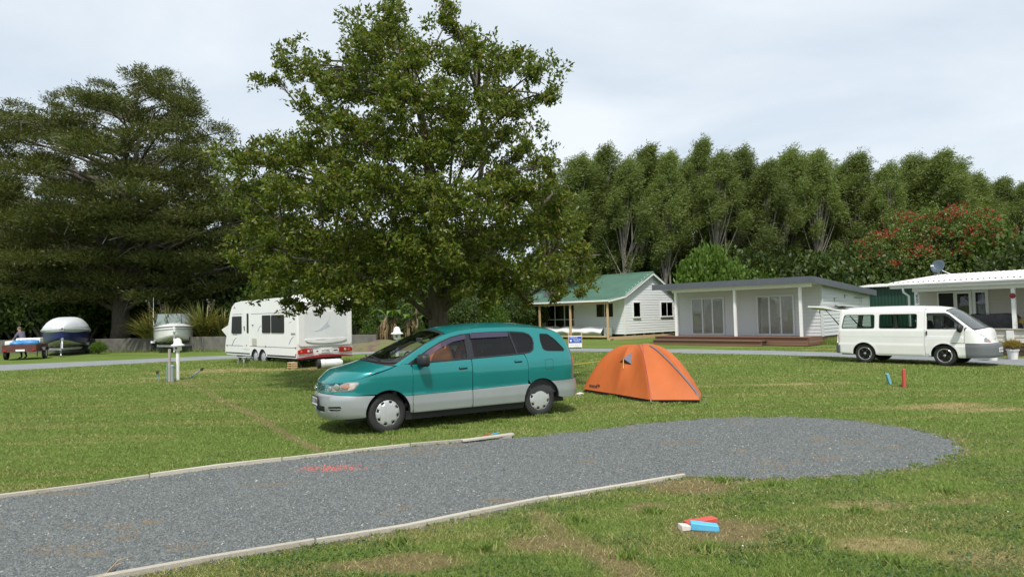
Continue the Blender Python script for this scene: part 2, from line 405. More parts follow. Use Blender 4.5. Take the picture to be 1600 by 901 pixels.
def dirt_f(x, y):
    n = fbm(x*3, y*3, 11)-.5
    d = .85*(1-sm(.015, .10, seg_dist(x, y, trench)+n*.13))
    d = np.maximum(d, .75*(1-sm(.04, .22, seg_dist(x, y, trench2)+n*.3)))
    for a in [(1100, 826, .62, .36), (1090, 762, .55, .30), (1500, 783, .40, .16), (850, 848, .35, .2), (640, 880, .55, .25), (1020, 790, .3, .2), (560, 884, .5, .16),
              (278, 598, .8, .35), (510, 574, 1.3, .5), (1100, 755, .8, .2), (1400, 605, .3, .18), (900, 690, .7, .10), (700, 694, .9, .10)]:
        d = np.maximum(d, .75*ell(x, y, *a))
    e = seg_dist(x, y, left_edge); d = np.maximum(d, .7*(1-sm(.02, .16, e+n*.25)))
    e = np.minimum(seg_dist(x, y, right_edge), seg_dist(x, y, bulb)); d = np.maximum(d, .55*(1-sm(.02, .2, e+n*.4)))
    return d
def dry_f(x, y):
    d = np.zeros(np.shape(x))
    for a in [(390, 577, 3.4, 1.5), (330, 580, 2.6, 1.2), (240, 590, 1.0, .6), (470, 577, 2.0, .8), (1460, 634, 1.5, .45), (1290, 662, 1.2, .2), (1560, 640, 1.0, .3),
              (1230, 600, 2.2, .3), (1560, 870, .6, .3), (1380, 850, .5, .25), (1340, 790, .7, .2), (1570, 560, 2.2, .6), (1420, 566, 2.0, .5), (1300, 545, 2.0, .7)]:
        d = np.maximum(d, .8*ell(x, y, *a, .8))
    return d
def lush_f(x, y):
    return fbm(x*.55+3, y*.9, 21)
xs = np.unique(np.concatenate([np.linspace(-1500, -60, 14), np.linspace(-60, -14, 40), np.linspace(-14, 16, 250), np.linspace(16, 60, 40), np.linspace(60, 1500, 14)]))
ys = np.unique(np.concatenate([np.linspace(-400, -4, 10), np.linspace(-4, 2.5, 12), np.linspace(2.5, 14, 150), np.linspace(14, 40, 170), np.linspace(40, 90, 30), np.linspace(90, 2500, 16)]))
gx, gy = np.meshgrid(xs, ys, indexing='ij'); gx = gx.ravel(); gy = gy.ravel()
gz = np.zeros_like(gx)
nx_, ny_ = len(xs), len(ys)
ii, jj = np.meshgrid(np.arange(nx_-1), np.arange(ny_-1), indexing='ij'); a_ = (ii*ny_+jj).ravel()
GF = np.stack([a_, a_+ny_, a_+ny_+1, a_+1], 1)
m, t, o = newmat('lawn')
p = t.nodes.new('ShaderNodeBsdfPrincipled'); t.links.new(p.outputs[0], o.inputs[0]); p.inputs['Roughness'].default_value = .95; p.inputs['Specular IOR Level'].default_value = .1
def attr(t, n):
    a = t.nodes.new('ShaderNodeAttribute'); a.attribute_name = n; return a.outputs['Fac']
g = ramp(t, noise(t, .55, 6, .62, stretch=(.6, 1.2, 1)), [(.32, (.112, .172, .034)), (.5, (.160, .224, .049)), (.7, (.22, .262, .076))])
g = mixc(t, ramp(t, noise(t, 26, 5, .7, stretch=(.6, 1, 1)), [(.35, (0, 0, 0)), (.75, (1, 1, 1))]), mixc(t, .5, g, (.035, .07, .014)), g)
st = ramp(t, noise(t, 2.1, 8, .72, stretch=(.30, 1.6, 1), dist=.3), [(.56, (0, 0, 0)), (.76, (1, 1, 1))])   # mown straw lying in windrows
g = mixc(t, mixc(t, .62, (0, 0, 0), st), g, (.34, .33, .14))
br = ramp(t, noise(t, 1.3, 7, .7), [(.55, (0, 0, 0)), (.72, (1, 1, 1))])
g = mixc(t, mixc(t, .25, (0, 0, 0), br), g, (.13, .115, .04))
g = mixc(t, attr(t, 'dry'), g, ramp(t, noise(t, 9, 6, .7), [(.3, (.22, .17, .075)), (.7, (.46, .37, .20))]))
g = mixc(t, attr(t, 'dirt'), g, ramp(t, noise(t, 14, 6, .7), [(.3, (.13, .085, .05)), (.6, (.25, .17, .105)), (.8, (.38, .30, .21))]))
t.links.new(g, p.inputs['Base Color'])
bn = noise(t, 34, 6, .7); b = t.nodes.new('ShaderNodeBump'); b.inputs['Strength'].default_value = .9; b.inputs['Distance'].default_value = .04
t.links.new(bn, b.inputs['Height']); t.links.new(b.outputs[0], p.inputs['Normal'])
np_mesh('ground', np.stack([gx, gy, gz], 1), GF, m, kind='structure', attrs={'dirt': dirt_f(gx, gy)*(gy < 60), 'dry': dry_f(gx, gy)*(gy < 60)})

def sheet(name, poly, z, mat, step):
    V = []; 
    for i in range(len(poly)):
        a, b2_ = Vector(poly[i]), Vector(poly[(i+1) % len(poly)]); n = max(1, int((b2_-a).length/step))
        V += [a.lerp(b2_, k/n) for k in range(n)]
    n = len(V); E_ = [(i, (i+1) % n) for i in range(n)]
    r = delaunay_2d_cdt(V, E_, [], 1, 1e-5)
    me = bpy.data.meshes.new(name); me.from_pydata([(v.x, v.y, z) for v in r[0]], [], [tuple(f) for f in r[2]])
    bm = bmesh.new(); bm.from_mesh(me); bmesh.ops.recalc_face_normals(bm, faces=bm.faces)
    if sum(f.normal.z for f in bm.faces) < 0: bmesh.ops.reverse_faces(bm, faces=bm.faces)
    bm.to_mesh(me); bm.free()
    return tag(link(name, me, mat), kind='structure')
# gravel pad
m, t, o = newmat('gravel')
p = t.nodes.new('ShaderNodeBsdfPrincipled'); t.links.new(p.outputs[0], o.inputs[0]); p.inputs['Roughness'].default_value = .85
vo = t.nodes.new('ShaderNodeTexVoronoi'); vo.inputs['Scale'].default_value = 62
tcn = t.nodes.new('ShaderNodeTexCoord'); t.links.new(tcn.outputs['Object'], vo.inputs['Vector'])
g = ramp(t, vo.outputs['Color'], [(.1, (.074, .082, .080)), (.5, (.115, .128, .124)), (.85, (.160, .172, .166)), (.985, (.24, .25, .235))])
g = mixc(t, .6, g, ramp(t, noise(t, .9, 5, .6), [(.3, (.78, .80, .82)), (.7, (1.08, 1.08, 1.06))]), 'MULTIPLY')
bd = ramp(t, noise(t, 2.3, 6, .7), [(.66, (0, 0, 0)), (.78, (1, 1, 1))]); g = mixc(t, mixc(t, .5, (0, 0, 0), bd), g, (.16, .12, .08))
t.links.new(g, p.inputs['Base Color'])
b = t.nodes.new('ShaderNodeBump'); b.inputs['Strength'].default_value = 1; b.inputs['Distance'].default_value = .012; b.invert = True
t.links.new(vo.outputs['Distance'], b.inputs['Height']); t.links.new(b.outputs[0], p.inputs['Normal'])
M['gravel'] = m
bulb_j = []
for i in range(len(bulb)-1):
    for k in range(6):
        a = Vector(bulb[i]).lerp(Vector(bulb[i+1]), k/6); bulb_j.append((a.x+random.gauss(0, .015), a.y+random.gauss(0, .02)))
pad_sheet = left_edge + bulb_j + right_edge
sheet('gravel_pad', pad_sheet, .004, m, .25)
# loose stones of the pad
n = 460000; X = rng.uniform(-7, 6, n); Y = 3.2 + rng.power(1.0, n)*8
stray = (np.minimum(seg_dist(X, Y, bulb), seg_dist(X, Y, right_edge)) < rng.exponential(.07, n)) & (rng.random(n) < .6)
keep = (in_poly(X, Y, pad_sheet) | stray) & (rng.random(n) < np.clip(36/(X*X+Y*Y), .12, 1)) & (np.abs(X) < .86*Y+.6)
X, Y = X[keep], Y[keep]; n = len(X)
base = np.array([(1, 0, 0), (-.5, .87, 0), (-.5, -.87, 0), (.2, .1, .8)], float)
ang = rng.uniform(0, 6.28, n); sz = rng.gamma(6, .00085, n)+.0025; sz *= (1+.035*np.hypot(X, Y))
el = rng.uniform(.7, 1.5, n)
V = np.empty((n, 4, 3)); b0 = base[None]*np.stack([sz*el, sz/el, sz], 1)[:, None, :] * rng.uniform(.75, 1.25, (n, 4, 1))
ca, sa = np.cos(ang)[:, None], np.sin(ang)[:, None]
V[:, :, 0] = X[:, None]+b0[:, :, 0]*ca-b0[:, :, 1]*sa; V[:, :, 1] = Y[:, None]+b0[:, :, 0]*sa+b0[:, :, 1]*ca; V[:, :, 2] = .0045+b0[:, :, 2]
Fs = np.array([(0, 1, 3), (1, 2, 3), (2, 0, 3)]); Fq = (np.arange(n)[:, None, None]*4+Fs[None]).reshape(-1, 3)
m, t, o = newmat('stones'); p = t.nodes.new('ShaderNodeBsdfPrincipled'); t.links.new(p.outputs[0], o.inputs[0]); p.inputs['Roughness'].default_value = .8
gi = t.nodes.new('ShaderNodeNewGeometry')
red = attr(t, 'red')
c = ramp(t, gi.outputs['Random Per Island'], [(0, (.064, .073, .074)), (.45, (.115, .130, .130)), (.85, (.160, .176, .174)), (.986, (.19, .20, .19)), (.995, (.42, .42, .39)), (.998, (.20, .12, .08))])
c = mixc(t, attr(t, 'leafy'), c, (.20, .13, .06)); c = mixc(t, red, c, (.55, .10, .08)); t.links.new(c, p.inputs['Base Color'])
rx, ry = at(516, 732)
rd = ((np.hypot((X-rx)/.42, (Y-ry)/.17) + rng.normal(0, .32, n)) < .72)*rng.uniform(.35, .95, n)
lf = np.zeros(n)
for px, py, ax, ay in [(237, 816, .10, .07), (1045, 692, .16, .10), (1085, 690, .10, .06), (1292, 716, .22, .09), (1395, 700, .12, .06), (1335, 690, .14, .07), (1160, 704, .12, .08), (920, 720, .14, .08), (140, 866, .12, .05), (610, 708, .35, .06), (705, 697, .30, .05), (420, 757, .3, .05), (90, 772, .4, .05), (1245, 722, .08, .05), (780, 782, .18, .06)]:
    qx, qy = at(px, py); lf = np.maximum(lf, ((np.hypot((X-qx)/ax, (Y-qy)/ay)+rng.normal(0, .35, n)) < .9)*rng.uniform(.3, 1, n))
lf = np.maximum(lf, (fbm(X*1.7, Y*1.7, 33) > .73)*(rng.random(n) < .35)*.7)
tag(np_mesh('gravel_stones', V.reshape(-1, 3), Fq, m, kind='stuff', attrs={'red': np.repeat(rd, 4), 'leafy': np.repeat(lf, 4)}), 'loose blue grey crushed stones of the gravel parking pad', 'gravel')
# sealed road
m = pbr('chip_seal', (.205, .22, .23), .9, var=.15, vscale=1.2, bump=.3, bscale=90, dirt=((.27, .25, .2), .7, .62))
sheet('road', road_poly, .006, m, 1.0)

# grass blades: the mown lawn near the camera, thinning out with distance into the ground colour
def blades(n, xr, yr, wpow, hmul=1.0, keepf=None):
    Y = yr[0] + (yr[1]-yr[0])*rng.random(n)**wpow; X = rng.uniform(-1, 1, n)*(.82*Y+.5)
    k = (X > xr[0]) & (X < xr[1]); return X[k], Y[k]
def side_blades(n):                               # the strips just outside the frame, thinner
    Y = 2.6+22*rng.random(n)**1.5; s_ = np.where(rng.random(n) < .5, -1, 1); X = s_*((.82*Y+.5)+rng.random(n)**1.4*5); k = np.abs(X) < 26
    return X[k], Y[k]
X, Y = np.concatenate([blades(720000, (-26, 26), (3.6, 30), 2.3), side_blades(120000)], axis=1)
ok = ~in_poly(X, Y, pad_sheet) & ~in_poly(X, Y, road_poly)
el_, er_ = seg_dist(X, Y, left_edge), seg_dist(X, Y, right_edge)
ok &= (el_ > .035) & (er_ > .035)
di, dr = dirt_f(X, Y), dry_f(X, Y); ok &= rng.random(len(X)) > di*.9
X, Y, di, dr, er_ = X[ok], Y[ok], di[ok], dr[ok], er_[ok]; n = len(X)
lu = lush_f(X, Y); pat = fbm(X*2.6, Y*2.6, 41)
hgt = (.009+.022*pat*rng.random(n)+.010*lu)*(1-.5*dr)*(1+.03*Y)
hgt *= np.where(rng.random(n) < .02, 1.9, 1)
wd = rng.uniform(.0020, .0041, n)*(1+.16*np.maximum(Y-4, 0))
ang = rng.uniform(0, 6.283, n); lean = rng.normal(0, .75, (n, 2))*hgt[:, None]
V = np.zeros((n, 3, 3)); cx, sx = np.cos(ang)*wd, np.sin(ang)*wd
V[:, 0] = np.stack([X-cx, Y-sx, np.full(n, -.002)], 1); V[:, 1] = np.stack([X+cx, Y+sx, np.full(n, -.002)], 1)
V[:, 2] = np.stack([X+lean[:, 0], Y+lean[:, 1], hgt], 1)
m, t, o = newmat('grass')
gi = t.nodes.new('ShaderNodeNewGeometry')
c = ramp(t, gi.outputs['Random Per Island'], [(0, (.122, .192, .036)), (.5, (.190, .268, .058)), (.92, (.21, .28, .066)), (.975, (.38, .35, .14)), (1, (.52, .46, .24))])
c2 = ramp(t, gi.outputs['Random Per Island'], [(0, (.20, .16, .055)), (.5, (.33, .27, .11)), (1, (.58, .49, .26))])
c = mixc(t, attr(t, 'dry'), c, c2)
p = t.nodes.new('ShaderNodeBsdfPrincipled'); p.inputs['Roughness'].default_value = .6; p.inputs['Specular IOR Level'].default_value = .25
t.links.new(c, p.inputs['Base Color']); tl = t.nodes.new('ShaderNodeBsdfTranslucent'); t.links.new(c, tl.inputs[0])
mxn = t.nodes.new('ShaderNodeMixShader'); mxn.inputs[0].default_value = .3; t.links.new(p.outputs[0], mxn.inputs[1]); t.links.new(tl.outputs[0], mxn.inputs[2]); t.links.new(mxn.outputs[0], o.inputs[0])
M['grass'] = m
brown = sm(.54, .70, fbm(X*.9+7, Y*1.5, 61))*.6*(np.abs(X-2) < 9)*(Y < 7.5)
streak = sm(.53, .68, fbm(X*.45, Y*3.4, 71))*.55
dd = np.clip(np.maximum.reduce([dr, di, brown, streak]), 0, 1)
tag(np_mesh('lawn_grass', V.reshape(-1, 3), np.arange(n*3).reshape(-1, 3), m, kind='stuff', attrs={'dry': np.repeat(dd, 3)}), 'short mown grass with dry clippings covering the camping ground', 'grass')
# clover leaves and broad weeds in the nearest turf
def leaflets(name, X, Y, size, mat, label, cat, up=.35, zr=(.01, .035)):
    n = len(X); ang = rng.uniform(0, 6.283, n); s_ = size*rng.uniform(.6, 1.4, n); z = rng.uniform(*zr, n)
    d = np.stack([np.cos(ang), np.sin(ang), rng.normal(0, up, n)], 1); q = np.stack([-np.sin(ang), np.cos(ang), rng.normal(0, up, n)], 1)
    P0 = np.stack([X, Y, z], 1); V = np.stack([P0-d*s_[:, None]*.5, P0+q*s_[:, None]*.4, P0+d*s_[:, None]*.5, P0-q*s_[:, None]*.4], 1)
    V[:, :, 2] = np.maximum(V[:, :, 2], .004)
    return tag(np_mesh(name, V.reshape(-1, 3), np.arange(n*4).reshape(-1, 4), mat, kind='stuff'), label, cat)
X, Y = blades(60000, (-4, 12), (3.8, 9.5), 1.4)
ok = ~in_poly(X, Y, pad_sheet) & (seg_dist(X, Y, right_edge) > .05) & (fbm(X*1.6, Y*1.6, 91) > .50) & (dirt_f(X, Y) < .4); X, Y = X[ok], Y[ok]
cl = leafmat('clover', [(0, (.04, .10, .02)), (.6, (.075, .15, .03)), (1, (.12, .18, .05))], .2)
leaflets('clover_leaves', X, Y, .019, cl, 'low clover and broad weeds among the near lawn', 'clover')
X = rng.normal(0, 1, 80)*1.5+3.2; Y = rng.normal(0, 1, 80)*.75+5.9
ok = ~in_poly(X, Y, pad_sheet) & (Y > 4); X, Y = X[ok], Y[ok]
leaflets('daisies', X, Y, .013, M['white_block'], 'tiny white daisies scattered in the near lawn beside the pad', 'daisies', .2, (.04, .055))

# timber edging: each length of board is a part
def edging(name, label, pts, joints, h):
    th = thing(name, label, 'timber edging', (*pts[0], 0))
    o3 = Vector((*pts[0], 0)); P = [Vector(p) for p in pts]; cum = [0]
    for a, b in zip(P, P[1:]): cum.append(cum[-1]+(b-a).length)
    def along(s):
        for i in range(len(P)-1):
            if s <= cum[i+1] or i == len(P)-2: return P[i].lerp(P[i+1], (s-cum[i])/(cum[i+1]-cum[i]))
    L = cum[-1]; js = [0]+[j*L for j in joints]+[L]
    for k, (s0, s1) in enumerate(zip(js, js[1:])):
        nseg = max(1, int((s1-s0)/.6)); pp = [along(s0+.008+(s1-s0-.016)*i/nseg) for i in range(nseg+1)]
        mb = MB(); vs = []; fs = []
        dh = random.uniform(-.006, .006)
        for i, q in enumerate(pp):
            d = (pp[min(i+1, nseg)]-pp[max(i-1, 0)]).normalized(); nn = Vector((-d.y, d.x))*.021
            wob = random.gauss(0, .004)
            for (sx_, z) in ((-1, -.03), (1, -.03), (1, h+dh+wob*.5), (-1, h+dh-wob*.5)):
                r_ = q+nn*sx_+nn.normalized()*wob; vs.append(Vector((r_.x, r_.y, z))-o3)
        for i in range(nseg):
            a = i*4
            fs += [(a+j, a+(j+1) % 4, a+4+(j+1) % 4, a+4+j) for j in range(4)]
        fs += [(3, 2, 1, 0), tuple(nseg*4+j for j in range(4))]
        mb.add(vs, fs); obj('edging_board', mb, 'timber_grey', th, bevel=.005)
    return th
edging('timber_edging', 'weathered grey timber edging along the far side of the gravel pad', left_edge, (.30, .42, .56, .70, .86), .045)
edging('timber_edging', 'pale timber edging along the near side of the gravel pad', right_edge, (.2, .46, .72), .04)
# ------------------------------------------------------------------ buildings
def board_mesh(mat):
    m_ = MB(); m_.add([(0, 0, 0), (1, 0, 0), (1, -.034, 0), (0, -.034, 0), (0, 0, 1), (1, 0, 1), (1, -.014, 1), (0, -.014, 1)],
                      [(0, 1, 2, 3), (7, 6, 5, 4), (3, 2, 6, 7), (4, 5, 1, 0), (0, 3, 7, 4), (1, 5, 6, 2)])
    me = m_.mesh('weatherboard'); me.materials.append(M[mat]); return me
def weatherwall(parent, loc, rz, ext, z0, z1, course, bme, backing, name='wall'):
    """wall core with lapped boards; ext(z) -> list of (x0, x1) spans of the course at height z"""
    wl = bpy.data.objects.new(name, None); wl = None
    core = MB(); n = int(round((z1-z0)/course))
    tops = [(ext(z0)[0], z0)]
    prof = [ (ext(z0+(z1-z0)*k/12), z0+(z1-z0)*k/12) for k in range(13)]
    pl = [(e[0]+.012, z) for e, z in prof] + [(e[1]-.012, z) for e, z in prof[::-1]]
    pl = [p for i, p in enumerate(pl) if i == 0 or (abs(p[0]-pl[i-1][0])+abs(p[1]-pl[i-1][1])) > 1e-4]
    core.prism(pl, .002, .12, 'y')
    wl = obj(name, core, backing, parent); wl.location = loc; wl.rotation_euler = (0, 0, rz)
    for k in range(n):
        z = z0+k*course; a, b = ext(z+course*.5)
        if b-a < .12: continue
        inst('weatherboard', bme, wl, (a, 0, z), (b-a, 1, course+.012), (0, 0, 0))
    return wl
def window(parent, x0, x1, z0, z1, y, panes, fmat='white_paint', gmat='black_gloss', fw=.05, rails=(), glass='glass_house', out=.05, name='window', back='dark_room'):
    """joinery on a wall facing -y (parent frame): frame, panes"""
    f = MB(); d0, d1 = y-out, y-.003
    f.span((x0-fw, d0, z0-fw), (x1+fw, d1, z0)); f.span((x0-fw, d0, z1), (x1+fw, d1, z1+fw))
    f.span((x0-fw, d0, z0), (x0, d1, z1)); f.span((x1, d0, z0), (x1+fw, d1, z1))
    w_ = (x1-x0)/panes
    for k in range(1, panes): f.span((x0+k*w_-fw*.5, d0+.004, z0), (x0+k*w_+fw*.5, d1, z1))
    for r_ in rails: f.span((x0, d0+.006, r_-fw*.4), (x1, d1, r_+fw*.4))
    fo = obj(name, f, fmat, parent)
    for k in range(panes):
        p_ = MB(); p_.span((x0+k*w_+.006, y-out*.55, z0+.002), (x0+(k+1)*w_-.006, y-out*.45, z1-.002)); obj('pane', p_, glass if glass else gmat, fo)
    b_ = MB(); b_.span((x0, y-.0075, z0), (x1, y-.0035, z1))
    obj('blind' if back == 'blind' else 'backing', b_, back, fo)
    return fo
def local_axes(o): return o.matrix_basis.copy()
def slab(mb, pts, th):                       # roof plate: 4 corner points (top), thickness downwards
    pts = [Vector(p) for p in pts]; lo = [p-Vector((0, 0, th)) for p in pts]
    return mb.add(pts+lo, [(0, 1, 2, 3), (7, 6, 5, 4)]+[(i, i+4, (i+1) % 4+4, (i+1) % 4) for i in range(4)])

# --- white house with green roof
GA = R(-45)
H1 = thing('cottage', 'white weatherboard cottage with green gable roof and unfinished timber veranda', 'house', (7.65, 45, 0), GA)
bw = board_mesh('wall_white')
WL, GD = 8.65, 6.5
weatherwall(H1, (0, 0, 0), 0, lambda z: (-WL, 0), .30, 3.0, .18, bw, 'wall_white')
gab = lambda z: (0, GD) if z < 3.0 else ((z-3.0)/1.54*GD/2, GD-(z-3.0)/1.54*GD/2)
gw = weatherwall(H1, (0, 0, 0), R(90), gab, .30, 4.46, .18, bw, 'wall_white')
for a, b in (((-.045, -.045, .28), (.05, .05, 3.0)), ((-.04, GD-.05, .28), (.045, GD+.04, 3.0)), ((-WL-.04, -.045, .28), (-WL+.05, .05, 2.95))): obj('corner_board', MB().span(a, b), 'white_paint', H1)
obj('rear_wall', MB().span((-WL, GD-.12, .3), (-.13, GD, 2.98)), 'wall_white', H1)
obj('end_wall', MB().span((-WL, .13, .3), (-WL+.12, GD-.13, 2.98)), 'wall_white', H1)
rf = MB(); ov = .28; rl = -WL-.3
slab(rf, [(rl, -.25, 2.93), (ov, -.25, 2.93), (ov, GD/2, 4.60), (rl, GD/2, 4.60)], .05)
roof = obj('roof', rf, 'green_roof', H1)
for y0, y1, z0, z1 in ((-.30, GD/2, 2.91, 4.60),):
    rb_ = MB()
    for k in range(44):
        x = rl+.1+k*.205
        if x < ov: rb_.bar((x, y0+.02, z0+.03), (x, y1-.04, z1+.0), .022, .02)
    tag(obj('roof_rib', rb_, 'green_roof', roof), kind='stuff')
rf = MB(); slab(rf, [(rl, GD/2, 4.60), (ov, GD/2, 4.60), (ov, GD+.3, 2.90), (rl, GD+.3, 2.90)], .05); obj('roof', rf, 'green_roof', H1)
rf = MB(); slab(rf, [(rl, -2.15, 2.64), (ov, -2.15, 2.64), (ov, -.2, 2.955), (rl, -.2, 2.955)], .045); vr = obj('veranda_roof', rf, 'green_roof', H1)
rb_ = MB()
for k in range(44):
    x = rl+.1+k*.205
    if x < ov: rb_.bar((x, -2.13, 2.65), (x, -.24, 2.955), .022, .02)
tag(obj('roof_rib', rb_, 'green_roof', vr), kind='stuff')
rc = MB(); rc.tube([(rl, GD/2, 4.60), (ov+.01, GD/2, 4.60)], .07, 8); obj('ridge_cap', rc, 'green_roof', H1)
bb = MB()
for a, b in (((ov-.02, -2.17, 2.56), (ov-.02, -.22, 2.86)), ((ov-.02, -.22, 2.86), (ov-.02, GD/2, 4.50)), ((ov-.02, GD/2, 4.50), (ov-.02, GD+.3, 2.80))): 
    bb.bar(a, b, .035, .17)
obj('barge_board', bb, 'white_paint', H1)
gt = MB(); gt.span((rl, -2.20, 2.52), (ov-.05, -2.155, 2.63)); obj('fascia', gt, 'white_paint', H1)
obj('soffit', MB().add([(0, -2.1, 2.57), (0, -.05, 2.86), (rl, -.05, 2.86), (rl, -2.1, 2.57)], [(0, 1, 2, 3)]), 'white_paint', H1, thick=.01)
bm_ = MB(); bm_.span((rl+.1, -1.98, 2.36), (.06, -1.90, 2.51)); obj('veranda_beam', bm_, 'pine', H1)
for x in (0, -3.2, -6.1, -8.9):
    obj('veranda_post', MB().span((x-.055, -1.995, 0), (x+.055, -1.885, 2.36)), 'pine', H1)
window(H1, -2.37, -.92, 1.5, 2.43, -.034, 2)
window(H1, -7.2, -4.4, .36, 2.46, -.034, 3, rails=(1.35,), fw=.06)
for a, b, n in ((.97, 1.78, 1), (4.45, 6.0, 2)):
    wv = window(H1, a, b, 1.46, 2.44, -.034, n); wv.rotation_euler = (0, 0, R(90))
    sill = MB(); sill.span((a-.07, -.12, 1.37), (b+.07, -.003, 1.405)); obj('sill', sill, 'white_paint', wv)
pl_ = MB()
for x in np.arange(-8.4, .1, 1.65): pl_.span((x-.07, .1, 0), (x+.07, .24, .3))
for y in np.arange(1.2, 6.3, 1.2): pl_.span((-.2, y-.07, 0), (-.06, y+.07, .3))
tag(obj('foundation_pile', pl_, 'timber_grey', H1), kind='stuff')
obj('underfloor_dark', MB().span((-WL+.1, .4, .02), (-.4, GD-.1, .29)), 'black', H1)  # black block painting in the darkness of the gap under the floor
dk = MB(); dk.span((-8.9, -1.86, .14), (.0, -1.80, .26)); obj('bearer', dk, 'pine', H1)
# framing timber laid out along the gable
for k, (a, b, z) in enumerate((((.35, -2.2, .13), (1.4, 6.4, .14), 0), ((.9, -2.5, .07), (1.75, 5.4, .07), 0), ((.15, -1.7, .05), (1.1, -3.3, .05), 0))):
    tb_ = MB(); tb_.bar((0, 0, 0), Vector(b)-Vector(a), .09, .13)
    o_ = obj('timber_beam', tb_, 'pine'); o_.rotation_euler = (0, 0, GA); o_.location = Matrix.Rotation(GA, 3, 'Z') @ Vector(a) + Vector((7.65, 45, 0))
    tag(o_, ['long pine framing beam laid along the gable end of the white cottage', 'second pine beam on the grass in front of the longer framing beam', 'short pine beam lying by the corner post of the cottage veranda'][k], 'timber', 'pine framing beams by the cottage')
# plastic-wrapped pallet on the veranda
pw = MB(); pw.grid(lambda u, v: (-6.3+5.4*u, -1.2-.35*math.sin(v*math.pi)+.06*math.sin(u*23)*math.sin(v*7), .18+.62*(v if v < 1 else 1)+.05*math.sin(u*17+1)*v), 40, 10)
pw.grid(lambda u, v: (-6.3+5.4*u, -1.2+.9*v, .80+.05*math.sin(u*17+1)+.03*math.sin(v*9+u*5)), 40, 8)
pw.add([(-.9, -1.2, .18), (-.9, -.3, .18), (-.9, -.3, .78), (-.9, -1.2, .8)], [(0, 1, 2, 3)])
o_ = obj('wrapped_stack', pw, 'wrap', smooth=True, angle=50); o_.rotation_euler = (0, 0, GA); o_.location = (7.65, 45, 0)
tag(o_, 'building materials wrapped in crinkled white plastic under the cottage veranda', 'wrapped stack')

# --- grey cabin
H2 = thing('cabin', 'grey weatherboard cabin with flat charcoal roof and two sets of glazed doors', 'cabin', (15, 32, 0), GA)
bg = board_mesh('wall_grey'); CWD, CDP = 7.85, 7.0
weatherwall(H2, (0, 0, 0), 0, lambda z: (-CWD, 0), .40, 3.02, .17, bg, 'wall_grey')
weatherwall(H2, (0, 0, 0), R(90), lambda z: (0, CDP), .42, 2.50, .17, bg, 'wall_grey')
def ext2(z): return (0, CDP*min(1, max(0, (3.04-z)/.56)))
weatherwall(H2, (0, 0, 0), R(90), ext2, 2.46, 3.0, .17, bg, 'wall_grey', 'upper_wall')
for a, b in (((-.05, -.05, .4), (.052, .05, 3.02)), ((-CWD-.05, -.05, .4), (-CWD+.05, .05, 3.02)), ((-.045, CDP-.04, .4), (.05, CDP+.05, 2.42))): obj('corner_board', MB().span(a, b), 'wall_grey', H2)
obj('rear_wall', MB().span((-CWD, CDP-.12, .3), (-.13, CDP, 2.4)), 'wall_grey', H2); obj('end_wall', MB().span((-CWD, .13, .3), (-CWD+.12, CDP-.13, 2.4)), 'wall_grey', H2)
rf = MB(); slab(rf, [(-8.25, -1.9, 3.24), (.30, -1.9, 3.24), (.30, CDP+.3, 2.66), (-8.25, CDP+.3, 2.66)], .06); obj('roof', rf, 'charcoal', H2)
fs_ = MB(); fs_.span((-8.30, -1.96, 2.95), (.34, -1.915, 3.26)); obj('fascia', fs_, 'charcoal', H2)
fs_ = MB(); fs_.add([(.31, -1.90, 2.95), (.31, CDP+.3, 2.38), (.31, CDP+.3, 2.69), (.31, -1.90, 3.255), (.35, -1.90, 2.95), (.35, CDP+.3, 2.38), (.35, CDP+.3, 2.69), (.35, -1.90, 3.255)], [(0, 1, 2, 3), (7, 6, 5, 4), (0, 4, 5, 1), (1, 5, 6, 2), (2, 6, 7, 3), (3, 7, 4, 0)]); obj('fascia', fs_, 'charcoal', H2)
obj('soffit', MB().add([(.3, -1.9, 3.0), (-8.25, -1.9, 3.0), (-8.25, -.04, 2.94), (.3, -.04, 2.94)], [(0, 1, 2, 3)]), 'white_paint', H2, thick=.012)
obj('veranda_beam', MB().span((-7.3, -1.56, 2.78), (.12, -1.46, 2.955)), 'white_paint', H2)
for x in (-.42, -3.7, -7.1): obj('veranda_post', MB().span((x-.06, -1.57, .44), (x+.06, -1.45, 2.78)), 'white_paint', H2)
for a, b in ((-6.93, -5.12), (-3.16, -1.38)):
    f = window(H2, a, b, .52, 2.40, -.034, 3, 'alu_white', fw=.085, glass='glass_house', name='glazed_door', back='blind')
    h_ = MB(); h_.bar((b-.68, -.13, 1.35), (b-.58, -.13, 1.35), .02, .02); obj('handle', h_, 'chrome', f)
dkm = MB(); dkm.span((0, 0, 0), (1, 1, 1)); dme = dkm.mesh('deck_board'); dme.materials.append(M['deck'])
deck = obj('deck', MB().span((-8.2, -1.75, .05), (-.02, -.06, .395)), 'dark_timber', H2)
for k in range(12): inst('deck_board', dme, deck, (-8.3, -1.84+k*.148, .40), (8.28, .138, .032))
for k in range(3): inst('skirting_board', dme, deck, (-8.3, -1.785, .03+k*.122), (8.28, .03, .112))
for k in range(3): inst('skirting_board', dme, deck, (-.012, -1.75, .03+k*.122), (.03, 1.68, .112))
stp = obj('step', MB().span((-7.9, -2.42, .02), (-2.0, -1.80, .235)), 'dark_timber', H2)
for k in range(5): inst('deck_board', dme, stp, (-8.0, -2.52+k*.142, .238), (6.05, .132, .03))
for k in range(2): inst('skirting_board', dme, stp, (-8.0, -2.455, .015+k*.113), (6.05, .03, .105))
bs_ = obj('base', MB().span((-CWD, .2, .02), (-.1, CDP-.1, .41)), 'dark_timber', H2)
for k in range(3): inst('skirting_board', dme, bs_, (-.05, .02, .03+k*.125), (.03, CDP-.1, .113))
cl_ = MB(); 
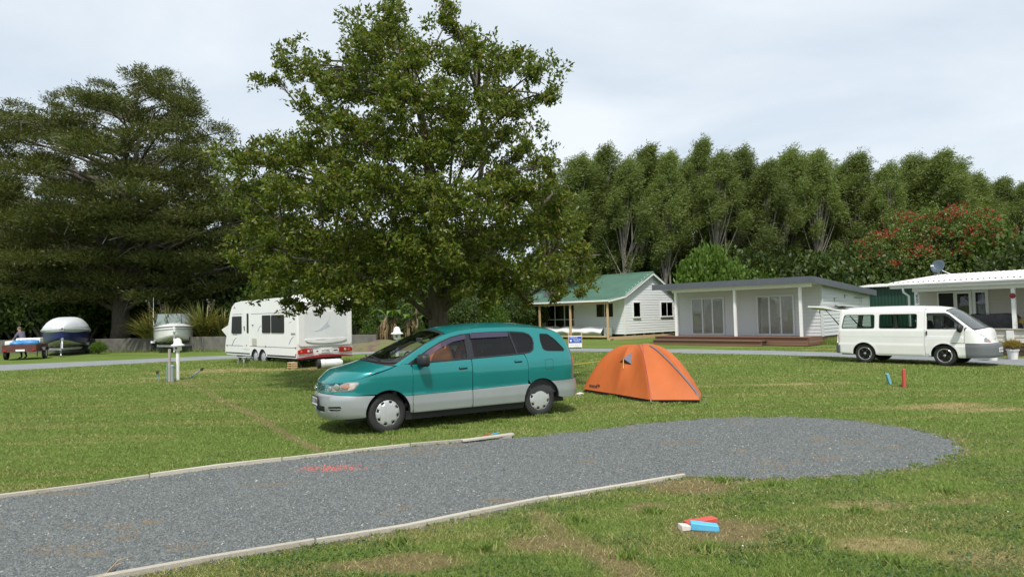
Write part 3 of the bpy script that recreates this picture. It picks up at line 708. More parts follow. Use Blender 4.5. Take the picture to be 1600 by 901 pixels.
for (y, z) in ((3.1, 2.35), (1.6, 2.2)):
    cl_.bar((.04, y, z-.08), (.04, y, z+.08), .05, .05); cl_.bar((.05, y, z+.05), (.2, y, z+.05), .03, .03)
cl_.bar((.12, 4.6, 2.32), (.12, 6.2, 2.32), .06, .05); cl_.bar((.12, 5.4, 1.8), (.12, 5.4, 2.32), .03, .03)
tag(obj('wall_fitting', cl_, 'galv', H2), kind='stuff')

# --- house on the right
HA = R(-55)
H3 = thing('holiday_house', 'cream house with white corrugated roof and covered porch at the right edge', 'house', (17.1, 22.5, 0), HA)
bc = board_mesh('wall_beige')
weatherwall(H3, (0, 1.8, 0), 0, lambda z: (-3.9, 4), .42, 2.62, .17, bc, 'wall_beige')
obj('end_wall', MB().span((-3.9, 1.93, .3), (-3.8, 6, 2.5)), 'wall_beige', H3)
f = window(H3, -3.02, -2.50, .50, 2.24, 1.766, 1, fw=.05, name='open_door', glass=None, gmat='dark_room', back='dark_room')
f = window(H3, -2.38, -1.98, .55, 2.20, 1.766, 1, fw=.10, name='glazed_door'); 
f = window(H3, -1.76, -1.44, .75, 2.22, 1.766, 1, fw=.10, name='window', back='dark_room')
cu = MB(); cu.grid(lambda u, v: (-1.70+.22*u, 1.757+.002*math.sin(u*24), .80+1.36*v), 24, 2); obj('curtain', cu, 'curtain', f, smooth=True)
n_c = 46
cr_ = MB()
def corr(u, v):
    x = -3.85+8.1*u; return (x, -.38+4.6*v, 2.66+.40*v+.022*(1 if (int(u*n_c*4) % 4) in (0,) else 0))
xsr = []
for k in range(n_c):
    x = -3.85+k*.176
    xsr += [(x, 0), (x+.105, 0), (x+.125, .03), (x+.155, .03)]
vs = [(x, -.38, 2.66+h) for x, h in xsr]+[(x, 4.2, 3.06+h) for x, h in xsr]; k = len(xsr)
cr_.add(vs, [(i, i+1, k+i+1, k+i) for i in range(k-1)]); obj('roof', cr_, 'white_roof', H3, thick=.006)
obj('fascia', MB().span((-3.85, -.34, 2.44), (4.2, -.30, 2.645)), 'white_paint', H3)
g_ = MB(); g_.tube([(-3.87, -.41, 2.585), (4.2, -.41, 2.585)], .062, 8); obj('gutter', g_, 'white_paint', H3)
obj('verge', MB().add([(-3.87, -.34, 2.44), (-3.83, -.34, 2.44), (-3.83, 4.2, 2.85), (-3.87, 4.2, 2.85), (-3.87, -.34, 2.68), (-3.83, -.34, 2.68), (-3.83, 4.2, 3.09), (-3.87, 4.2, 3.09)], [(0, 3, 2, 1), (4, 5, 6, 7), (0, 1, 5, 4), (1, 2, 6, 5), (2, 3, 7, 6), (3, 0, 4, 7)]), 'white_paint', H3)
obj('porch_ceiling', MB().span((-3.8, -.28, 2.49), (4.1, 1.76, 2.51)), 'white_paint', H3)
obj('porch_beam', MB().span((-3.2, -.05, 2.30), (4.1, .05, 2.485)), 'white_paint', H3)
for x in (-3.07, 0, 3.0): obj('porch_post', MB().span((x-.055, -.056, .0 if x < 0 else .92), (x+.055, .055, 2.30)), 'white_paint', H3)
dp = MB(); dp.tube([(-3.4, -.36, 2.52), (-3.4, -.30, 2.30), (-3.32, -.06, 2.15), (-3.32, -.06, .1)], .04, 8); obj('downpipe', dp, 'white_paint', H3, smooth=True)
obj('porch_floor', MB().span((-2.9, .07, .30), (4.1, 1.76, .42)), 'timber_grey', H3)
lw = weatherwall(H3, (0, -.02, 0), 0, lambda z: (-2.6, 4), .50, .88, .126, bc, 'wall_beige', 'porch_wall')
obj('rail_cap', MB().span((-2.65, -.10, .885), (4, .10, .925)), 'timber_grey', H3)
obj('base_rail', MB().span((-2.65, -.075, .44), (4, .06, .495)), 'white_paint', H3)
for x in (-.12, 2.9): obj('pier_block', MB().span((x-.10, -.13, .50), (x+.10, -.058, .86)), 'white_paint', H3)
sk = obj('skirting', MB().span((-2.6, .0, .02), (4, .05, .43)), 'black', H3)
dkm = MB(); dkm.span((0, 0, 0), (1, 1, 1)); sme = dkm.mesh('skirting_board'); sme.materials.append(M['dark_timber'])
for k in range(3): inst('skirting_board', sme, sk, (-2.6, -.03, .03+k*.14), (6.6, .028, .11))
def at_h(o, p): return o.location + Matrix.Rotation(o.rotation_euler.z, 3, 'Z') @ Vector(p)
# red disc and sign on the porch posts
d_ = MB(); d_.lathe([(0, .012), (.075, .010), (.085, -.012), (0, -.012)], 24, (0, 0, 0), Matrix.Rotation(R(90), 3, 'X')); 
for k in range(8):
    a = k*math.pi/4; blob_mb(d_, (.072*math.cos(a), -.006, .072*math.sin(a)), (.026, .012, .026), 6)
o_ = obj('wall_ornament', d_, 'dark_red', smooth=True); o_.location = at_h(H3, (0, -.075, 2.04)); o_.rotation_euler = (0, 0, HA); tag(o_, 'round dark red flower ornament on the white porch post', 'ornament')
sg_ = thing('post_sign', 'small black and white curly sign fixed on the porch post above the van', 'sign', at_h(H3, (-3.02, -.065, 2.0)), HA)
q = MB(); q.span((-.06, -.008, -.2), (.06, .004, .2)); obj('board', q, 'sign_white', sg_)
q = MB()
for z in (.12, .02, -.08):
    q.tube([(.034*math.cos(a), -.012, z+.034*math.sin(a)) for a in np.linspace(0, 2*math.pi, 17)], .010, 6, cap=False)
q.span((-.045, -.014, .165), (.045, -.006, .185)); q.span((-.045, -.014, .13), (-.03, -.006, .185)); tag(obj('scroll_mark', q, 'ink', sg_), kind='stuff')
# covered barbecue on the porch
bq = thing('covered_barbecue', 'large barbecue under a shiny black cover on the porch', 'barbecue', at_h(H3, (-.85, .75, .42)), HA)
q = MB()
def bbf(u, v):
    a = 2*math.pi*u; cx, cy = math.cos(a), math.sin(a); k = max(abs(cx), abs(cy)); x, y = cx/k*.78, cy/k*.34
    z = v*1.0; sh = 1-.10*v - (.10 if v > .95 else 0); return (x*sh+.02*math.sin(9*u*6.28+v*4), y*sh+.02*math.sin(11*u*6.28), z+.02*math.sin(x*5))
q.grid(bbf, 48, 8); q.grid(lambda u, v: ((-.62+1.24*u), (-.27+.54*v), 1.0+.03*math.sin(u*7)), 10, 4)
obj('cover', q, 'bbq', bq, smooth=True)
q = MB()
for x in (-.6, .6): q.lathe([(0, .05), (.07, .05), (.07, -.02), (0, -.02)], 16, (x, -.3, .07), Matrix.Rotation(R(90), 3, 'X'))
tag(obj('castor', q, 'black', bq), kind='stuff')
q = MB(); q.lathe([(0, 0), (.09, .0), (.11, .05), (.11, .06), (0, .062)], 20)
o_ = obj('metal_bowl', q, 'chrome', smooth=True, angle=40); o_.location = at_h(H3, (-1.62, .02, .926)); tag(o_, 'shiny metal bowl on the porch rail beside the covered barbecue', 'bowl')
# satellite dish
sd = thing('satellite_dish', 'dark grey satellite dish on a strutted mast on the white roof', 'satellite dish', at_h(H3, (-2.75, 1.1, 2.78)), HA); sd.scale = (.76, .76, .76)
dm = MB(); dq = Vector((-.16, -.926, .34)).normalized(); mt = Vector((0, 0, 1)).rotation_difference(dq).to_matrix()
dm.lathe([(0, 0), (.12, .012), (.24, .045), (.34, .09), (.345, .085), (.24, .036), (.12, .0), (0, -.012)], 32, (.05, .0, .62), mt); obj('reflector', dm, 'dish', sd, smooth=True)
q = MB(); q.tube([(.05, 0, 0), (.05, 0, .55)], .022, 8); q.tube([(.05, .02, .5), (.85, .25, .04)], .012, 6); q.tube([(.05, .0, .4), (-.25, .1, .02)], .012, 6); q.tube([(.05, .0, .4), (-.1, -.25, -.02)], .012, 6); obj('mast', q, 'galv', sd)
q = MB(); e_ = Vector((.05, 0, .62))+dq*.44+Vector((-.06, 0, -.10)); q.tube([Vector((.05, 0, .40)), e_], .010, 6); obj('feed_arm', q, 'galv', sd)
q = MB(); q.bar(e_-Vector((.07, 0, 0)), e_+Vector((.07, 0, 0)), .06, .06); obj('receiver', q, 'plastic_white', sd, bevel=.01)
# plants in pots are built with the vegetation; here the pots' positions
POTS = [at(1583, 561), at(1551, 563)]
# green corrugated shed behind the cabin
H4 = thing('shed', 'dark green corrugated iron shed with pale roof edge behind the grey cabin', 'shed', (*pt(1352, 500, 41).xy, 0), R(-40))
k = 60; xsr = [(i*.09, .018*(i % 2)) for i in range(k)]
q = MB(); q.add([(x, -h, 0) for x, h in xsr]+[(x, -h, 2.95) for x, h in xsr], [(i, i+1, k+i+1, k+i) for i in range(k-1)]); obj('wall', q, 'green_sheet', H4, thick=.005)
obj('side_wall', MB().span((5.25, .02, 0), (5.3, 4, 2.9)), 'green_sheet', H4); obj('side_wall', MB().span((.02, .02, 0), (.07, 4, 2.9)), 'green_sheet', H4)
q = MB(); slab(q, [(-.25, -.3, 3.06), (5.5, -.3, 3.06), (5.5, 4.2, 3.3), (-.25, 4.2, 3.3)], .08); obj('roof', q, 'white_roof', H4)
# estate sign
sp_ = Vector((*at(899, 544), 0))
sgn = thing('estate_sign', 'blue and white board sign on two pine stakes beside the far road', 'sign', sp_, R(-4))
SW_ = .66
for x in (-SW_/2-.0, SW_/2+.0): obj('stake', MB().span((x-.03, .012, 0), (x+.03, .06, .78 if x < 0 else .80)), 'pine', sgn)
o_ = obj('board', MB().span((-SW_/2, -.012, .06), (SW_/2, .011, .64)), 'sign_white', sgn)
obj('blue_field', MB().span((-SW_/2+.004, -.016, .27), (SW_/2-.004, -.0125, .60)), 'sign_blue', o_)
q = MB()
rs = random.Random(4)
def wordline(x0, x1, z, h):
    x = x0
    while x < x1:
        l = rs.uniform(.035, .10); 
        xx = x
        while xx < min(x+l, x1): q.span((xx, -.019, z), (xx+h*.33, -.0165, z+h*rs.uniform(.65, 1))); xx += h*.48
        x += l+.022
wordline(-.29, .12, .535, .04); wordline(-.10, .28, .43, .05); wordline(-.06, .24, .345, .038)
q.add([(-.27, -.019, .33), (-.21, -.019, .36), (-.15, -.019, .34), (-.19, -.019, .40), (-.16, -.019, .47), (-.22, -.019, .43), (-.29, -.019, .46), (-.25, -.019, .39)], [(0, 1, 2, 3, 4, 5, 6, 7)])
tag(obj('sign_lettering', q, 'sign_white', o_), kind='stuff')
q = MB(); wordline(-.28, .26, .16, .055); wordline(-.06, .18, .085, .035); tag(obj('sign_lettering', q, 'decal_pale', o_), kind='stuff')
# concrete retaining wall
wall_pts = [(-60, 50), (-26.9, 42.2), (-7.6, 36.9)]
rw = thing('retaining_wall', 'low stained concrete retaining wall under the dark conifers', 'wall', (-26.9, 42.2, 0))
for a, b in zip(wall_pts, wall_pts[1:]):
    n = int((Vector(b)-Vector(a)).length/2.6)
    for k in range(n):
        p0 = Vector((*a, 0)).lerp(Vector((*b, 0)), k/n)-rw.location; p1 = Vector((*a, 0)).lerp(Vector((*b, 0)), (k+1)/n)-rw.location
        d = (p1-p0).normalized(); hh = .86+random.uniform(-.03, .03)
        if p1.x+rw.location.x < -38: continue
        q = MB(); q.bar(p0+d*.01+Vector((0, 0, hh/2)), p1-d*.01+Vector((0, 0, hh/2)), .22, hh); obj('wall_panel', q, 'concrete', rw, bevel=.015)
# ------------------------------------------------------------------ vehicle bodies: panels cut in an unwrapped (t, z) elevation and wrapped round the plan
class Body:
    def __init__(s, L, W, xf, xr, nf, nr, ds, df, dr):
        s.L, s.W = L, W; s.ds, s.df, s.dr = ds, df, dr
        th = np.linspace(0, math.pi/2, 160)
        fx, fy = xf*(1-np.cos(th)**(2/nf)), W*np.sin(th)**(2/nf)
        rx, ry = L-xr*(1-np.cos(th[::-1])**(2/nr)), W*np.sin(th[::-1])**(2/nr)
        mxx = np.linspace(xf, L-xr, 60)[1:-1]
        x = np.concatenate([fx, mxx, rx]); y = np.concatenate([fy, np.full(58, W), ry])
        a = np.concatenate([[0], np.cumsum(np.hypot(np.diff(x), np.diff(y)))])
        s.t = a - a[159] + xf
        s.x, s.y = x, y; s.t0, s.t1 = s.t[0], s.t[-1]
        tx, ty = np.gradient(x, a+np.arange(len(a))*1e-9), np.gradient(y, a+np.arange(len(a))*1e-9)
        for arr in (tx, ty):
            for _ in range(4): arr[1:-1] = (arr[:-2]+2*arr[1:-1]+arr[2:])/4
        tx[0], ty[0] = 0, 1; tx[-1], ty[-1] = 0, -1
        l = np.hypot(tx, ty); s.nx, s.ny = -ty/l, tx/l
    def P(s, t, z, sg=1, off=0):
        t = np.asarray(t, float); z = np.asarray(z, float)
        x, y, nx, ny = (np.interp(t, s.t, k) for k in (s.x, s.y, s.nx, s.ny))
        l = np.hypot(nx, ny); nx, ny = nx/l, ny/l
        wf, wr, ws = np.clip(-nx, 0, 1)**2, np.clip(nx, 0, 1)**2, ny**2
        d = wf*s.df(z)+wr*s.dr(z)+ws*s.ds(x, z) + off
        y2 = np.maximum(y-ny*d, 0)
        return np.stack([x-nx*d, sg*y2, z], -1)
    def set_lid(s, pts, crown, wf, wr):
        """pts: (t, z) along the upper edge, front to back; crown/wf/wr: (s, value) tables in the same index"""
        p = np.array(pts, float); k = np.arange(len(p))
        s.bt = lambda q: np.interp(q, k, p[:, 0]); s.bz = lambda q: np.interp(q, k, p[:, 1])
        s.crown = lambda q: np.interp(q, *zip(*crown)); s.wf = lambda q: np.interp(q, *zip(*wf)); s.wr = lambda q: np.interp(q, *zip(*wr))
        s.bpts = p
    def smooth_lid(s, it=3, sub=8):              # rounds the upper edge so that glass and roof curve
        p = s.bpts; k = np.arange(len(p)); q = np.linspace(0, len(p)-1, (len(p)-1)*sub+1)
        a = np.stack([np.interp(q, k, p[:, 0]), np.interp(q, k, p[:, 1])], 1)
        for _ in range(it): a[1:-1] = (a[:-2]+2*a[1:-1]+a[2:])/4
        s.bq = q; s.ba = a
        s.bt = lambda u: np.interp(u, q, a[:, 0]); s.bz = lambda u: np.interp(u, q, a[:, 1])
    def Q(s, q, v, sg=1, off=0):
        q = np.asarray(q, float); v = np.asarray(v, float)
        tt, zz = s.bt(q), s.bz(q); L = s.P(tt, zz)
        ye = L[..., 1]; av = np.abs(v)
        hf = len(s.t)//2
        fx = lambda y: np.interp(y, s.y[:160], s.x[:160])
        rxx = lambda y: np.interp(y, s.y[-160:][::-1], s.x[-160:][::-1])
        X = L[..., 0] + s.wf(q)*(fx(av*ye)-fx(ye)) + s.wr(q)*(rxx(av*ye)-rxx(ye))
        return np.stack([X, v*ye, L[..., 2]+s.crown(q)*(1-av**2.2)-off], -1)
def arc(cx, cz, r, a0, a1, n=14):
    return [(cx+r*math.cos(R(a0+(a1-a0)*i/n)), cz+r*math.sin(R(a0+(a1-a0)*i/n))) for i in range(n+1)]
def rounded(poly, r, n=4):
    out = []; k = len(poly)
    for i in range(k):
        p0, p, p2 = Vector(poly[i-1]), Vector(poly[i]), Vector(poly[(i+1) % k])
        rr = r[i] if isinstance(r, (list, tuple)) else r
        if rr <= 0: out.append(tuple(p)); continue
        a = p+(p0-p).normalized()*min(rr, (p0-p).length*.48); b = p+(p2-p).normalized()*min(rr, (p2-p).length*.48)
        for j in range(n+1):
            u = j/n; out.append(tuple(a*(1-u)**2+p*2*u*(1-u)+b*u*u))
    return out
def panel_arrays(F, poly, holes=(), step=.07, sg=1, off=0, rim=.014, seam=None):
    loops = [poly]+list(holes); V = []; E_ = []; grids = []
    for lp in loops:
        st_ = len(V)
        for i in range(len(lp)):
            a, b = Vector(lp[i]), Vector(lp[(i+1) % len(lp)]); n = max(1, int((b-a).length/step))
            V += [a.lerp(b, k/n) for k in range(n)]
        n = len(V)-st_; E_ += [(st_+i, st_+(i+1) % n) for i in range(n)]
    P = np.array(poly); lo, hi = P.min(0), P.max(0)
    if min(hi-lo) > step*.8:
        gx_, gy_ = np.meshgrid(np.arange(lo[0]+step/2, hi[0], step), np.arange(lo[1]+step/2, hi[1], step*.9)); gx_[::2] += step*.25
        gx_, gy_ = gx_.ravel(), gy_.ravel()
        ok = in_poly(gx_, gy_, poly)
        for h in holes: ok &= ~in_poly(gx_, gy_, h)
        bd = np.full(len(gx_), 1e9)
        for lp in loops: bd = np.minimum(bd, seg_dist(gx_, gy_, list(lp)+[lp[0]]))
        ok &= bd > step*.45
        V += [Vector((a, b)) for a, b in zip(gx_[ok], gy_[ok])]
    r = delaunay_2d_cdt(V, E_, [], 0, 1e-6)
    T = np.array([(v.x, v.y) for v in r[0]]); Fc = np.array([tuple(f) for f in r[2]]); cc = T[Fc].mean(1)
    ok = in_poly(cc[:, 0], cc[:, 1], poly)
    for h in holes: ok &= ~in_poly(cc[:, 0], cc[:, 1], h)
    Fc = [tuple(int(k) for k in f) for f in Fc[ok]]
    X = F(T[:, 0], T[:, 1], sg, off); e = 2e-3
    du = F(T[:, 0]+e, T[:, 1], sg, off)-F(T[:, 0]-e, T[:, 1], sg, off); dv_ = F(T[:, 0], T[:, 1]+e, sg, off)-F(T[:, 0], T[:, 1]-e, sg, off)
    inw = F(T[:, 0], T[:, 1], sg, off+.05)-X
    Nn = np.cross(du, dv_); l = np.linalg.norm(Nn, axis=1, keepdims=True); Nn = Nn/np.maximum(l, 1e-12)
    bad = l[:, 0] < 1e-10; Nn[bad] = (-inw/np.maximum(np.linalg.norm(inw, axis=1, keepdims=True), 1e-9))[bad]
    s_ = np.sign(-(Nn*inw).sum(1)); s_[s_ == 0] = 1; Nn *= s_[:, None]
    out = []
    for f in Fc:
        a, b, c = X[f[0]], X[f[1]], X[f[2]]
        out.append(f if np.dot(np.cross(b-a, c-a), Nn[f[0]]) >= 0 else f[::-1])
    V3 = [tuple(k) for k in X]; N3 = [tuple(k) for k in Nn]
    if rim:
        cnt = {}
        for f in out:
            for i in range(len(f)): cnt.setdefault(frozenset((f[i], f[(i+1) % len(f)])), []).append((f[i], f[(i+1) % len(f)]))
        for es in cnt.values():
            if len(es) != 1: continue
            a, b = es[0]
            if seam is not None and any(abs(T[a, 0]-q) < 1e-4 and abs(T[b, 0]-q) < 1e-4 for q in seam): continue
            ia = X[a]-Nn[a]*rim; ib = X[b]-Nn[b]*rim
            o_ = len(V3); fn = np.cross(X[a]-X[b], ia-X[a]); ln = np.linalg.norm(fn); fn = tuple(fn/ln) if ln > 1e-12 else N3[a]
            V3 += [tuple(X[b]), tuple(X[a]), tuple(ia), tuple(ib)]; N3 += [fn]*4; out.append((o_, o_+1, o_+2, o_+3))
    return V3, out, N3
def panel(name, F, poly, mat, parent, holes=(), step=.07, sides=(1,), off=0, rim=.014, seam=None, joined=True):
    res = []; V = []; Fc = []; Nn = []
    def flush():
        me = bpy.data.meshes.new(name); me.from_pydata(V, [], Fc); me.update()
        me.polygons.foreach_set('use_smooth', [True]*len(me.polygons))
        me.normals_split_custom_set_from_vertices(Nn)
        res.append(link(name, me, mat, parent))
    for sg in sides:
        v, f, n = panel_arrays(F, poly, holes, step, sg, off, rim, seam)
        o_ = len(V); V += v; Nn += n; Fc += [tuple(i+o_ for i in k) for k in f]
        if not joined: flush(); V, Fc, Nn = [], [], []
    if joined: flush()
    return res[0] if len(res) == 1 else res
def car_wheel(parent, x, y, r, w_, sg, style, steer=0, rimr=.2):
    """tyre + rim, axle along y; outer face at sg"""
    root = MB(); mt = Matrix.Rotation(R(90)*-sg, 3, 'X') @ Matrix.Identity(3)
    mt = Matrix.Rotation(steer, 3, 'Z') @ mt
    h = w_/2
    prof = [(rimr*.96, -h*.8), (rimr*1.06, -h*.98), (r*.9, -h), (r*.975, -h*.86), (r, -h*.6), (r, h*.6), (r*.975, h*.86), (r*.9, h), (rimr*1.10, h*.99), (rimr*1.0, h*.86), (rimr*.96, h*.6)]
    tb = MB(); tb.lathe(prof, 40, (0, 0, 0), mt, close=True)
    for k in range(2):                                            # tread grooves as shallow rings
        pass
    whl = obj('wheel', tb, 'rubber', parent, smooth=True, angle=40); whl.location = (x, y, r)
    if style == 'hubcap':
        # pressed plastic cover with eight slots at its rim
        m_ = MB(); n = 64
        ring = []
        for j in range(n):
            a = 2*math.pi*j/n; slot = (j % 8) in (3, 4, 5)
            ring.append(slot)
        radii = [(0, .012), (.05, .012), (.10, .012), (.62, .010), (.78, .006), (.955, .0), (1.03, -.012)]
        vs = []; fs = []
        for ri, (rr, hh) in enumerate(radii):
            for j in range(n):
                a = 2*math.pi*(j+.5)/n; ra = rr*rimr; 
                if ri == 4: a += .06
                vs.append(mt @ Vector((ra*math.cos(a), ra*math.sin(a), h*.9+hh)))
        for i in range(len(radii)-1):
            for j in range(n):
                if i == 4 and ring[j]: continue
                fs.append((i*n+j, i*n+(j+1) % n, (i+1)*n+(j+1) % n, (i+1)*n+j))
        m_.add(vs, fs); rm = obj('rim', m_, 'hubcap', whl, smooth=True, thick=.004)
        d = MB(); d.lathe([(0, h*.55), (rimr*1.0, h*.55), (rimr*1.0, h*.8)], 32, (0, 0, 0), mt); obj('brake_drum', d, 'black', whl)
    else:
        m_ = MB(); m_.lathe([(rimr*1.04, h*.93), (rimr*1.0, h*1.02), (rimr*.90, h*.98), (rimr*.88, h*.4), (rimr*.98, h*.3), (rimr*.98, -h*.5)], 40, (0, 0, 0), mt, close=True)
        rm = obj('rim', m_, style, whl, smooth=True, angle=40)
        sp = MB()
        for k in range(5):
            a = 2*math.pi*k/5+.3
            for da in (-.16, .16):
                p0 = mt @ Vector((.04*math.cos(a), .04*math.sin(a), h*.86)); p1 = mt @ Vector((rimr*.92*math.cos(a+da), rimr*.92*math.sin(a+da), h*.8))
                sp.bar(p0, p1, .032, .025, up=tuple(mt @ Vector((0, 0, 1))))
        obj('spokes', sp, 'black_gloss' if style == 'alloy' else style, whl, bevel=.004)
        hb = MB(); hb.lathe([(0, h*1.0), (.022, h*1.0), (.036, h*.93), (.05, h*.8)], 20, (0, 0, 0), mt); obj('hub_cap', hb, 'chrome', whl, smooth=True)
        d = MB(); d.lathe([(0, h*.35), (rimr*.95, h*.35), (rimr*.95, h*.2)], 32, (0, 0, 0), mt); obj('brake_disc', d, 'black', whl)
    return whl
def car_seat(parent, x, y, z, w_=.5, hgt=.62, mat='seat_cloth', face=-1):
    s_ = MB(); s_.box((x, y, z+.07), (.52, w_, .16)); o1 = obj('seat', s_, mat, parent, bevel=.05, seg=3)
    b_ = MB(); b_.bar((x-face*.24, y, z+.1), (x-face*.42, y, z+.1+hgt), .14, w_*.95, up=(0, 1, 0)) if False else b_.bar((x-face*.24, y, z+.1), (x-face*.40, y, z+.1+hgt), w_*.95, .14, up=(1, 0, 0))
    obj('seat_back', b_, mat, parent, bevel=.05, seg=3)
    h_ = MB(); h_.box((x-face*.44, y, z+.1+hgt+.13), (.09, w_*.52, .18)); obj('headrest', h_, mat, parent, bevel=.04, seg=3)
def plate(parent, mtx, txt, w_=.36, h_=.125, surround=True):
    p_ = MB(); p_.box((0, 0, 0), (w_, h_, .012)); me = p_.mesh('number_plate'); me.transform(mtx); o_ = link('number_plate', me, 'sign_white', parent)
    if surround:
        q = MB()
        for a, b in (((-w_/2, h_/2+.006, 0), (w_/2, h_/2+.006, 0)), ((-w_/2, -h_/2-.006, 0), (w_/2, -h_/2-.006, 0)), ((-w_/2-.006, -h_/2-.01, 0), (-w_/2-.006, h_/2+.01, 0)), ((w_/2+.006, -h_/2-.01, 0), (w_/2+.006, h_/2+.01, 0))):
            q.bar(a, b, .014, .02)
        me = q.mesh('plate_surround'); me.transform(mtx); link('plate_surround', me, 'black', o_)
    text_mesh(txt, h_*.86, 'plate_lettering', 'ink', o_, mtx @ Matrix.Translation((0, 0, .008)), .002)
    return o_

# ------------------------------------------------------------------ the green minivan
CL = 4.60; HF, HR = .90, 3.66; AR = .352; AZ = .315; CW = .8475
def ds_car(x, z):
    low = np.interp(z, [0, .22, .30, .42, .56, .60], [.07, .055, .012, 0, .003, .007])
    mid = np.interp(z, [.60, .70, .78, .86, .94, 1.0, 1.06], [0, -.010, -.016, -.016, -.008, .005, .026])
    up = np.clip(z-1.06, 0, 9)*.36 + np.clip(z-1.06, 0, 9)**2*.10
    return low+np.where(z > .6, mid, 0)+up
df_car = lambda z: np.interp(z, [.2, .27, .38, .50, .60, .62, .66, .74, .80, .86, 1.1], [.085, .035, .004, .0, .010, .045, .050, .062, .092, .17, .5])
dr_car = lambda z: np.interp(z, [.2, .30, .40, .56, .62, .64, .80, 1.0, 1.15, 1.35, 1.5, 1.6], [.07, .02, 0, 0, .014, .045, .05, .085, .13, .25, .40, .56])
B = Body(CL, CW, .86, .52, 2.35, 2.9, ds_car, df_car, dr_car)
tf, tr = B.t0, B.t1
def t_of_y(y, front=True):
    return float(np.interp(y, B.y[:160], B.t[:160])) if front else float(np.interp(y, B.y[-160:][::-1], B.t[-160:][::-1]))
tA = t_of_y(.50)
edge = [(tA, .772), (t_of_y(.66), .80), (.42, .846), (.80, .945), (1.06, 1.025), (1.34, 1.195), (1.64, 1.36), (1.86, 1.455), (2.15, 1.53), (2.6, 1.565), (3.2, 1.565), (3.75, 1.53), (4.05, 1.475), (4.22, 1.38), (4.36, 1.22), (4.47, 1.02), (4.50, .99)]
B.set_lid(edge, [(0, 0), (2, .026), (4, .04), (6, .05), (8, .075), (10, .085), (12, .06), (14, .03), (16, .02)],
          [(0, 1), (3, .62), (4, .60), (6, .42), (8, .2), (9, 0), (16, 0)], [(0, 0), (10, 0), (11.5, .3), (13, .8), (16, 1)])
B.smooth_lid(4)
NB = len(edge)-1
def edge_poly(q0, q1, n=40, dz=0):
    q = np.linspace(q0, q1, n); return list(zip(B.bt(q), B.bz(q)+dz))
car = thing('minivan', 'green and silver minivan parked on the lawn beside the orange tent', 'minivan', (*at(606, 676.5), 0), R(29.4))
carb = bpy.data.objects.new('body', None)
OX, OY = -HF, CW-.075                     # near wheel contact is the origin
def cpart(o):
    for k in (o if isinstance(o, list) else [o]): k.location = (OX, OY, 0)
    return o
BS = (-1, 1)
spl = lambda x: .556+.012*(x-1.3)                         # the line between green and silver
archf = lambda a0, a1: arc(HF, AZ, AR, a0, a1)
archr = lambda a0, a1: arc(HR, AZ, AR, a0, a1)
ang = lambda z: math.degrees(math.asin((z-AZ)/AR))
# front bumper
bt = .605
fb = [(tf, .235), (tf+.5, .235), (.30, .262), (HF-math.cos(R(ang(.28)))*AR*-1*-1, .28)] + archf(180-ang(.285), 180-ang(bt-.01)) + [(.36, bt), (tf+.5, bt+.012), (tf, bt+.015)]
intake = rounded([(tf+.001, .335), (tf+.30, .335), (tf+.34, .365), (tf+.34, .435), (tf+.001, .435)], [0, .03, .0, .02, 0])
slot = rounded([(tf+.43, .36), (tf+.66, .375), (tf+.70, .42), (tf+.68, .45), (tf+.43, .437)], .02)
fb = [(tf, .235), (tf+.5, .235), (.30, .258)] + archf(180-ang(.275), 180-ang(bt-.01)) + [(.36, bt), (tf+.5, bt+.012), (tf, bt+.015), (tf, .437), (tf+.34, .437), (tf+.34, .365), (tf+.30, .337), (tf, .337)]
cpart(panel('front_bumper', B.P, fb, 'silver', car, [slot], sides=BS, seam=[tf], rim=.03))
cpart(panel('bumper_intake', B.P, [(tf, .30), (tf+.80, .30), (tf+.80, .48), (tf, .48)], 'black', car, sides=BS, off=.05, rim=0, seam=[tf]))
cpart(panel('intake_bar', B.P, [(tf+.43, .395), (tf+.70, .402), (tf+.70, .420), (tf+.43, .412)], 'silver', car, sides=BS, off=.018))
# nose with fenders
hl = rounded([(t_of_y(.315), .662), (t_of_y(.60), .668), (.34, .682), (.385, .70), (.455, .80), (.43, .815), (.25, .818), (t_of_y(.60), .80), (t_of_y(.42), .752), (t_of_y(.33), .70)], [.015, 0, 0, .02, .02, .02, 0, 0, 0, .02])
gr = [(tf, .655), (t_of_y(.255), .66), (t_of_y(.285), .70), (t_of_y(.275), .748), (t_of_y(.24), .757), (tf, .757)]
nose_top = [(t_of_y(y), .772) for y in np.linspace(.50, 0, 8)][1:]
fend = [(tf, .628), (tf+.5, .622), (.36, .615)] + archf(180-ang(.612), ang(.558)) + [(1.29, .558), (1.29, .98), (1.255, 1.03), (1.135, 1.052)] + edge_poly(4.15, 0, 40) + nose_top
fend_in = fend[:-1] + [(tf, .757)] + gr[::-1][1:] 
cpart(panel('front_wing', B.P, fend[:-1]+[(tf, .772), (tf, .757)]+gr[::-1][1:-1]+[(tf, .655)], 'teal', car, [hl], sides=BS, seam=[tf], rim=.018, step=.05))
cpart(panel('grille', B.P, [(tf, .645), (t_of_y(.30), .645), (t_of_y(.30), .77), (tf, .77)], 'black', car, sides=BS, off=.03, rim=0, seam=[tf]))
for k in range(4):
    z0 = .664+.0245*k
    cpart(panel('grille_bar', B.P, [(tf, z0), (t_of_y(.272), z0), (t_of_y(.278), z0+.010), (tf, z0+.010)], 'teal', car, sides=BS, off=.008, rim=.02, seam=[tf]))
bd = MB()
for a in np.linspace(0, 2*math.pi, 25)[:-1]: pass
for (rx_, rz_, cz_) in ((.045, .030, .708), (.016, .029, .708), (.030, .011, .719)):
    pts = [(-.062+.085, rx_*math.cos(a), cz_+rz_*math.sin(a)) for a in np.linspace(0, 2*math.pi, 21)]
    bd.tube([(p[0]-.035, p[1], p[2]) for p in pts], .005, 6, cap=False)
